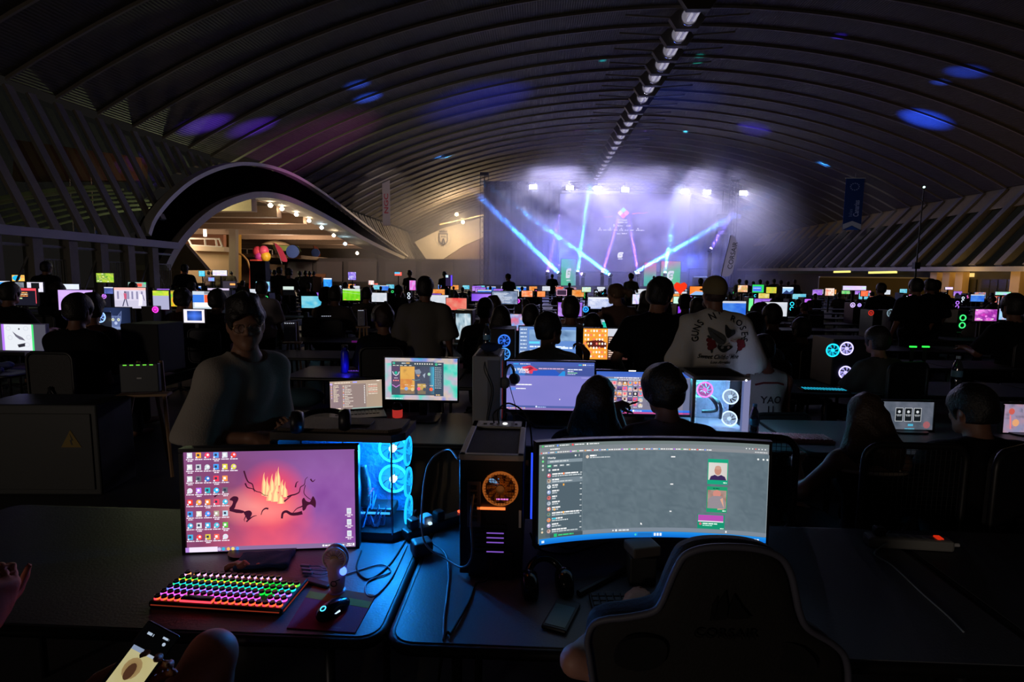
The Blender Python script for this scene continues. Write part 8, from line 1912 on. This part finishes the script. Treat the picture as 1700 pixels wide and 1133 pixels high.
for i, (u, v, Y, w, h, lab) in enumerate(((247, 624, 4.7, .30, .25, 'wooden easel holding the large dark switch box'), (487, 550, 7.6, .16, .26, 'pale easel with upright grey box near the glasses man'), (546, 530, 9.6, .2, .13, 'easel with a small tilted grey box beyond the fence'), (603, 527, 8.3, .10, .24, 'easel with narrow grey box by the curly head'))):
    p = aty(u, v, Y); r = thing('easel', lab, 'easel', (p.x, Y, 0), .25); z = p.z
    for sx in (-1, 1): m = MB(); m.cyl((sx*(w*.5+.06), -.18, 0), (sx*(w*.3), .04, z+h*.5), .016, 6); m.build('leg', WOOD, r)
    m = MB(); m.cyl((0, .32, 0), (0, .05, z+h*.45), .016, 6); m.build('rear_leg', WOOD, r); m = MB(); m.box((0, -.11, z-h*.55-.01), (w+.1, .12, .02)); m.build('shelf', WOOD, r)
    b = thing('switch_box', 'grey network box with lights standing on the '+['wooden easel', 'pale easel near the glasses man', 'easel beyond the fence', 'easel by the curly head'][i], 'network box', (p.x, Y-.10, z), .25); m = MB(); m.box((0, 0, 0), (w, .06, h), bev=.008); m.build('case', M('switch_dark', '#3f444c', .5) if i == 0 else M('switch_grey', '#8f90a4', .5), b)
    m = MB(); 
    for k in range(5): m.box((-w*.35+k*w*.17, -.0315, h*.46), (w*.09, .004, .008))
    m.build('status_light', EM('switch_led_green', '#7af04a', .9, 'NONE') if i == 0 else EM('switch_led_white', '#e8f0ff', .8, 'NONE'), b); m = MB(); m.box((0, -.0315, 0), (w*.12, .003, .012)); m.build('logo', WHP, b)
p = aty(540, 525, 9.6); 
# --- people of the middle rows: a few bodies, re-used with their own clothes and places
def proto(hm, shirt_kw, hair_kw, h, hair=True):
    d = {}; d['body'] = sdf_mesh(hm.body(fingers=h < .02, face=h < .02), h, 'body', skin('#7d5644')); d['shirt'] = sdf_mesh(hm.shirt(**shirt_kw), h, 'shirt', cloth('#202228'))
    if hair: d['hair'] = sdf_mesh(hm.hair(**hair_kw), h*.8, 'hair', HAIR('#17110e'))
    d['trousers'] = sdf_mesh(hm.trousers(), h*1.3, 'trousers', cloth('#1d2028')); d['top'] = float(hm.hc[2]+.135); return d
AR = dict(R=dict(ua=(.25, .5, -1), fa=(-.2, 1, .15)), L=dict(ua=(-.25, .5, -1), fa=(.2, 1, .15)))
PR = {'sit': proto(Human(seated=True, lean=.1, **AR), dict(o=.022, sleeve=.75), dict(t=.02, vol=(.004, .004, .012), low=-.08), .017),
 'sitl': proto(Human(seated=True, lean=.12, head=(.6, 0, 0), sc=.98, **AR), dict(o=.022, sleeve=.75), dict(t=.02, tous=.008, vol=(.01, .01, .015), low=-.08), .017),
 'long': proto(Human(seated=True, lean=.1, female=True, sc=.95, **AR), dict(o=.018, sleeve=.5), dict(kind='long', t=.018, vol=(.006, .006, .006)), .017),
 'stand': proto(Human(sc=1.0, build=1.1, wide=1.06, R=dict(ua=(.22, -.02, -1), fa=(.05, .5, -1)), L=dict(ua=(-.22, -.02, -1), fa=(-.05, .5, -1))), dict(o=.032, sleeve=.85, hem=-.14, slo=.04), dict(t=.016, vol=(.002, .002, .006), low=-.08), .015),
 'slim': proto(Human(sc=.99, head=(.5, -.1, 0), R=dict(ua=(.15, .2, -1), fa=(-.3, .9, .1))), dict(o=.02, sleeve=.6, hem=-.12), dict(t=.02, tous=.008, vol=(.006, .006, .012)), .017),
 'pony': proto(Human(sc=.96, female=True, lean=.18, head=(.9, -.1, 0), L=dict(ua=(-.9, .5, -.35), fa=(-.95, .35, -.1))), dict(o=.012, sleeve=.02, hem=-.1), dict(kind='pony', t=.016), .013)}
LOW = {'sit': proto(Human(seated=True, lean=.1, **AR), dict(o=.022, sleeve=.75), dict(t=.02, low=-.08), .036), 'stand': proto(Human(build=1.06), dict(o=.03, sleeve=.8, hem=-.12), dict(t=.02, low=-.08), .036)}
LC = None
def someone(kind, u, vt, Y, label, shirt='#202228', rz=0., hair=None, tone='#7d5644', group=None, chair=True, low=False, X=None, extra=None):
    global LC
    P = (LOW if low else PR)[kind]; p = aty(u, vt, Y); 
    if X is not None: p.x = X
    sc = p.z/P['top'] if u is not None else 1.; sc = max(.80, min(1.22, sc)); r = thing('person', label, 'person', (p.x, Y, 0), rz, group); r.scale = (sc,)*3
    for k in ('body', 'shirt', 'hair', 'trousers'):
        if k not in P: continue
        o = bpy.data.objects.new(k, P[k]); COL.objects.link(o); o.parent = r
        m = {'body': skin(tone), 'shirt': cloth(shirt), 'hair': HAIR(hair or '#17110e'), 'trousers': cloth('#1d2028')}[k]; o.material_slots[0].link = 'OBJECT'; o.material_slots[0].material = m
    if kind in ('sit', 'sitl', 'long') and chair:
        cl = 'black chair under the '+label.replace('person ', 'person ', 1) if len(label.split()) < 12 else 'black chair under the '+' '.join(label.split()[:11])
        if low:
            if LC is None:
                m = MB(); m.box((0, 0, .43), (.46, .46, .08)); m.box((0, -.27, .74), (.44, .05, .50)); m.cyl((0, 0, 0), (0, 0, .4), .05, 6); m.box((0, 0, .03), (.5, .5, .05)); LC = m.build('office_chair', FAB); LC.location = (p.x, Y, 0); LC.rotation_euler.z = rz; tag(LC, 'dark chair of a seated player in the far rows', 'chair', 'chairs in the far rows')
            else: dup(LC, (p.x, Y, 0), rz)
        else: office_chair((p.x, Y-.02, 0), rz, cl, None, mesh=False)
    return r
# seated man in the white shirt, profile and raised hand: built by himself
hm = Human(seated=True, lean=.05, head=(-.95, .12, 0), sc=1.04, pz=.60, R=dict(ua=(.55, .8, -.75), fa=(.05, .55, 1), hd=(-.5, .3, .8), hn=(-.6, .2, -.3), curl=(.5, .6, .7, .8), thumb=.4), L=dict(ua=(-.2, .5, -1), fa=(.2, 1, .1)))
person(hm, 'person', 'man in white T-shirt seated in profile with one hand raised', (.10, 4.62, 0), -.05, '#8f887c', '#110d0b', h=.011, skin_tone='#8a6250', shirt_kw=dict(o=.024, sleeve=.8, hem=-.08), hair_kw=dict(t=.018, tous=.004, vol=(.004, .004, .016), low=-.06))
office_chair((.10, 4.60, 0), 0, 'black chair under the man in profile with a raised hand', mesh=False)
hm = Human(seated=True, lean=.1, sc=1., pz=.50, head=(-.1, .0, 0), L=dict(ua=(-.5, .5, -1), fa=(.3, 1, 0)))
hm_ = hm
js = person(hm, 'person', 'man in sleeveless white jersey seated by the cyan lit keyboard', (1.88, 4.55, 0), .1, None, '#0e0b0a', h=.012, skin_tone='#7a4a38', hair_kw=dict(t=.016, tous=.004))
S = SDF(); hm.torso(S, .014, .05); 
for g, i in ((1, 0), (-1, 1)): S.ell(hm.sh[i]+hm.rt*.035*g-hm.up*.03, (.06, .14, .12), hm.T, .005, sub=True)
S.ell(hm.neck+hm.up*.03, (.085, .09, .07), hm.T, .006, sub=True); S.cut(hm.pel-hm.up*.06, -hm.up); o = sdf_obj(S, .012, 'shirt', cloth('#aaa49c', 'jersey'), js)
zc = hm.chest[2]; s = shirt_print(js, 100, 100, lambda x, y: ((x-50)*.003, zc+.12-y*.003)); s.text(50, 56, 19, 'YAO', '#2a2426', True, center=True); s.text(50, 80, 17, '11', '#2a2426', True, center=True); s.line([(10, 8), (30, 2), (70, 2), (90, 8)], 5, '#6a1a1a'); s.build('print', PRINT(), o)
office_chair((1.88, 4.52, 0), .1, 'black chair under the man in the sleeveless jersey', mesh=False).scale.z = .72
t_ = someone('sit', 949, 470, 6.7, 'person in white T-shirt with red lettering on the back', '#a09a90'); t_.scale = (1.16,)*3
s = shirt_print(t_, 100, 60, lambda x, y: ((x-45)*.0034, 1.02-y*.0034)); s.text(58, 26, 14, 'AMERICAN', '#6a1c22', True, center=True, wid=8, shear=.2); s.text(58, 52, 26, 'RIZA', '#6a1c22', True, center=True, wid=26, shear=.3); s.build('print', PRINT(), [c for c in t_.children if c.name.startswith('shirt')][0])
someone('pony', 1032, 470, 6.9, 'woman with fair ponytail and bare arm stretched to one side', '#6a5048', rz=.2, hair='#5a4028', tone='#9a705c')
someone('stand', 705, 459, 6.0, 'heavy man in grey T-shirt standing with his back turned', '#625e59', rz=.05)
someone('sit', 985, 523, 6.45, 'dark head with headphones before the message screen', '#15151a'); p = aty(985, 545, 6.5); headphones((p.x, p.y, p.z+.02), 0, 'headphones on the dark head before the message screen', 1.08, M('headset_dark', '#1d1d24', .4))
someone('sitl', 636, 508, 5.9, 'person with curly reddish hair and headphones beside the pale easel', '#141416', rz=.2, hair='#2a1510'); p = aty(636, 528, 5.95); headphones((p.x-.01, p.y, p.z+.03), .3, 'grey headphones on the curly reddish hair', 1.12, M('headset_pale', '#7a7c80', .4))
someone('sit', 804, 497, 7.0, 'short haired person seated by the lit glass computer', '#5a504c'); someone('sitl', 819, 493, 8.1, 'person in cap seated before the slate blue text screen', '#3a3432', hair='#3a2e26')
someone('long', 831, 508, 6.3, 'person with big dark hair behind the rainbow ring computer', '#101014'); someone('sit', 881, 508, 6.5, 'dark haired person beside the pink cartoon screen', '#18181c')
someone('sit', 113, 490, 5.15, 'dark haired person before the plain lilac screen', '#0f1014'); someone('sitl', 138, 489, 5.65, 'smaller dark haired person touching the lilac screen edge', '#3a1c18', tone='#8a6250')
someone('sit', 3, 468, 7.9, 'dark figure with headphones at the arch side edge', '#101014'); someone('sitl', 85, 462, 9.6, 'dark headphoned figure before a white screen', '#0c0c10'); someone('stand', 74, 434, 12.9, 'tall dark standing figure under the rail posts', '#0e0e12')
someone('sit', 353, 482, 7.6, 'dark figure in front of the three part screen', '#0d0e10'); someone('sitl', 291, 480, 7.9, 'reddish lit figure behind the small white bordered screen', '#2a1512', rz=-.4)
someone('stand', 433, 466, 8.4, 'person in white shirt standing behind the man in glasses', '#b0a6ac'); someone('sit', 533, 478, 9.9, 'person in tan shirt lit along the shoulder by the aisle', '#94806f', rz=-.6); someone('sit', 553, 476, 9.6, 'dark haired person in light shirt by the football screen', '#5a504e')
someone('sit', 606, 478, 11.7, 'person leaning behind the football screen', '#4a4440'); someone('stand', 305, 432, 18.5, 'dark standing figure at the brown arch foot', '#14141c'); someone('slim', 738, 444, 30., 'hooded figure standing alone in the smoke', '#2a2830')
someone('slim', 845, 455, 24., 'standing figure with bent head before the stage', '#2e2a30', rz=.6); someone('stand', 917, 450, 40., 'figure on the stage edge near the green panel', '#26263a'); someone('slim', 680, 446, 27., 'figure with a shining head in the far smoke', '#2a2624', hair='#4a4038')
someone('slim', 1048, 454, 24., 'young man standing before the pink lit panel', '#4a4a3a', rz=-.5); someone('stand', 1086, 454, 48., 'figure before the emblem panel', '#3a3040'); someone('stand', 1164, 462, 22., 'pale shirted figure before the dark stage end', '#5a565e'); someone('sit', 1018, 463, 16., 'round dark head before the stage', '#17171c'); someone('long', 1075, 470, 10.2, 'seated figure before the stage, hair over the shoulders', '#3a3634')
for k, (u, v) in enumerate(((345, 436), (352, 440), (362, 438), (371, 440), (383, 440))): someone('slim' if k % 2 else 'stand', u, v, 42., f'silhouette standing against the cream annex wall, {OC[k]} from the arch foot', ['#6a5058', '#201a1a', '#4a3c34', '#2a201c', '#3a302c'][k], group='queue by the annex wall')
for k, (u, v, Y) in enumerate(((497, 438, 34.), (506, 437, 33.), (513, 437, 35.), (520, 437, 36.))): someone('stand' if k % 2 else 'slim', u, v, Y, f'silhouette before the service wall, {OC[k]} from the pink flag', '#2a2428', group='figures before the service wall')
for k, (u, v, Y) in enumerate(((446, 437, 28.), (455, 439, 30.), (463, 441, 22.), (479, 446, 18.))): someone('slim' if k % 2 else 'stand', u, v, Y, f'silhouette under the balloons, {OC[k]} from the red panel', ['#8a86a0', '#3a3440', '#1a181c', '#241a18'][k], group='figures under the balloons')
m = MB(); p = aty(431, 434, 26.); m.box((0, 0, 1.25), (.75, .5, 2.5), bev=.03); o = m.build('display_column', PBM); o.location = (p.x, 26., 0); tag(o, 'tall dark column standing before the red promotional panel', 'column')
p = aty(508, 455, 17.5); r = thing('roll_up_banner', 'brownish upright banner stand with a dark side beside the aisle', 'banner', (p.x+.1, 17.5, 0)); m = MB(); m.box((.26, 0, .9), (.28, .04, 1.75)); m.build('print', M('banner_brown', '#6a4f4c', .7), r); m = MB(); m.box((-.10, .03, .9), (.42, .06, 1.75)); m.build('side', PBM, r); m = MB(); m.box((.08, .02, .02), (.85, .3, .04)); m.build('foot', PB, r)
someone('sit', 1258, 522, 5.35, 'dark haired person in white seated past the white shirt sleeve', '#5a565a'); someone('sitl', 1272, 505, 7.6, 'person bent forward on the dim side', '#2c2a2c', rz=.2); someone('sit', 1292, 507, 6.9, 'person in dark red shirt on the dim side', '#3a1414', rz=.3); someone('long', 1161, 494, 8.6, 'dark head below the heart lamp', '#101012'); someone('sit', 1140, 490, 9.7, 'dark head before the orange screen with a blue foot', '#101012')
someone('sit', 1472, 545, 5.35, 'dark seated figure with pale shoulder on the dim side', '#45423f', rz=.3); someone('stand', 1524, 462, 9.2, 'dark standing figure at the foot of the mast', '#0d0d0f'); someone('stand', 1547, 463, 10.6, 'second dark standing figure by the mast', '#0c0c0e'); someone('stand', 1556, 465, 13., 'dark figure before the first amber pillar', '#0f0f10'); someone('sit', 1699, 463, 7.3, 'dark head at the frame edge by the last pillar', '#0d0d0e')
someone('sit', 1340, 530, 6.5, 'dark seated figure with dull olive shirt on the dim side', '#3a342c', rz=.2); someone('stand', 1465, 470, 12.1, 'dark standing figure past the computer with the dim red fan', '#0c1214')
for k in range(9): someone('stand', 1228+k*11.5, 463+(k*7 % 5), 31+k % 3, f'{OC[k]} figure from the flag in the far crowd by the partition', ['#8a868c', '#3a1a1a', '#2a2a2e', '#a8a0a0', '#5a2a24', '#4a4a4e', '#8a8488', '#2a2428', '#3c3836'][k], low=True, group='far crowd by the partition')
# --- the far rows, filled with small screens, machines and players
FAR = []
FARM = SCREEN('far_screen', .85, 'NONE')
for nm_, kd in (('white', 'd8e4f0|f4f6ff'), ('cyan', '4ac8f0|a8f0f8'), ('blue', '2a6af0|5aa0ff/w'), ('violet', '9a5af0|d8a8ff'), ('pink', 'f06ac0|ffc8f0'), ('red', 'ff4a4a|ffa08a'), ('orange', 'ff8a2a|ffd08a'), ('yellow', 'f0d84a|fff4b0'), ('green', '3ad86a|b8f0a0'), ('mixed', 'f0e0c0|e07a6a|6aa8e8|3a3a5a/h')):
    s = Scr(160, 90, .55, .31); quick(s, kd); FAR.append((nm_, s.mb.mesh('screen', FARM)))
mh = MB(); mh.box((0, .025, -.005), (.58, .045, .35)); mh.box((0, .04, -.27), (.05, .02, .3)); FH = mh.mesh('housing', PB)
def zone(u): return 'before the side arch' if u < 480 else 'before the service wall' if u < 800 else 'before the stage' if u < 1200 else 'before the dim flank'
def proj(p): d = np.array(p)-CAM; k = d@_f; return CX+F*(d@_r)/k, CY-F*(d@_u)/k
nm_mon = 0; rnd.seed(21); ppl = 0
FP = {}
for Y in ROWS[4:]:
    x = -17.0 if Y > 16 else -.93*Y
    while x < min(.96*Y, 28.5):
        x += rnd.uniform(.86, 1.02)
        if -5.4 < x < -4.0: continue
        u, v = proj((x, Y, 1.05))
        if not (0 < u < 1700): continue
        dim = u > 1200; near = any(a-6 < u < b+6 and abs(Yp-Y) < 1 for a, b, Yp in placed)
        z = zone(u)
        if not near and rnd.random() < (.24 if dim else .34) and nm_mon < 205:
            i = rnd.choices(range(10), (5, 4, 4, 4, 2, 2, 2, 2, 2, 3))[0]; n_, me = FAR[i]; nm_mon += 1
            r = thing('monitor', f'tiny {n_} lit monitor in the far rows {z}', 'monitor', (x, Y+.05, DZ+rnd.uniform(.33, .44)), rnd.uniform(-.15, .15), f'tiny {n_} monitors {z}')
            for k_, mm_ in (('screen', me), ('housing', FH)): o = bpy.data.objects.new(k_, mm_); COL.objects.link(o); o.parent = r
        elif rnd.random() < .16:
            cI = rnd.choice((('violet', '#b070ff'), ('cyan', '#30d0f0'), ('green', '#3ae070'), ('pink', '#ff6ad0'), ('white', '#d8e8ff')))
            if cI not in FP:
                m = MB(); m.box((0, 0, .23), (.22, .42, .46)); r = m.build('desktop_computer', PB); m = MB()
                for zz in (.14, .30): m.torus((0, -.215, zz), .058, .012, 12, 5, (0, 1, 0))
                m.build('fan', EM('far_fan_'+cI[0], cI[1], 1.6, 'NONE'), r); FP[cI] = r; r.location = (x, Y, DZ); tag(r, f'small far computer with {cI[0]} fans {z}', 'computer', f'far {cI[0]} fan computers {z}')
            else: dup(FP[cI], (x, Y, DZ), 0, f'small far computer with {cI[0]} fans {z}', f'far {cI[0]} fan computers {z}')
        if rnd.random() < (.36 if Y < 30 else .26) and ppl < 120:
            ppl += 1; st = rnd.random() < .14; uu, vv = proj((x, Y-.75, 1.62 if st else rnd.uniform(1.22, 1.34)))
            sc_ = rnd.choice(('#15151a', '#22242a', '#3a3638', '#5a5658', '#2a1c1c'))
            lab = f"far {'standing' if st else 'seated'} player in {({'#15151a':'black','#22242a':'charcoal','#3a3638':'brown grey','#5a5658':'light grey','#2a1c1c':'dark red'})[sc_]} shirt {z}"
            someone('stand' if st else 'sit', uu, vv, Y-.75, lab, sc_, rnd.uniform(-.5, .5), low=True, group=lab.replace('player', 'players'))
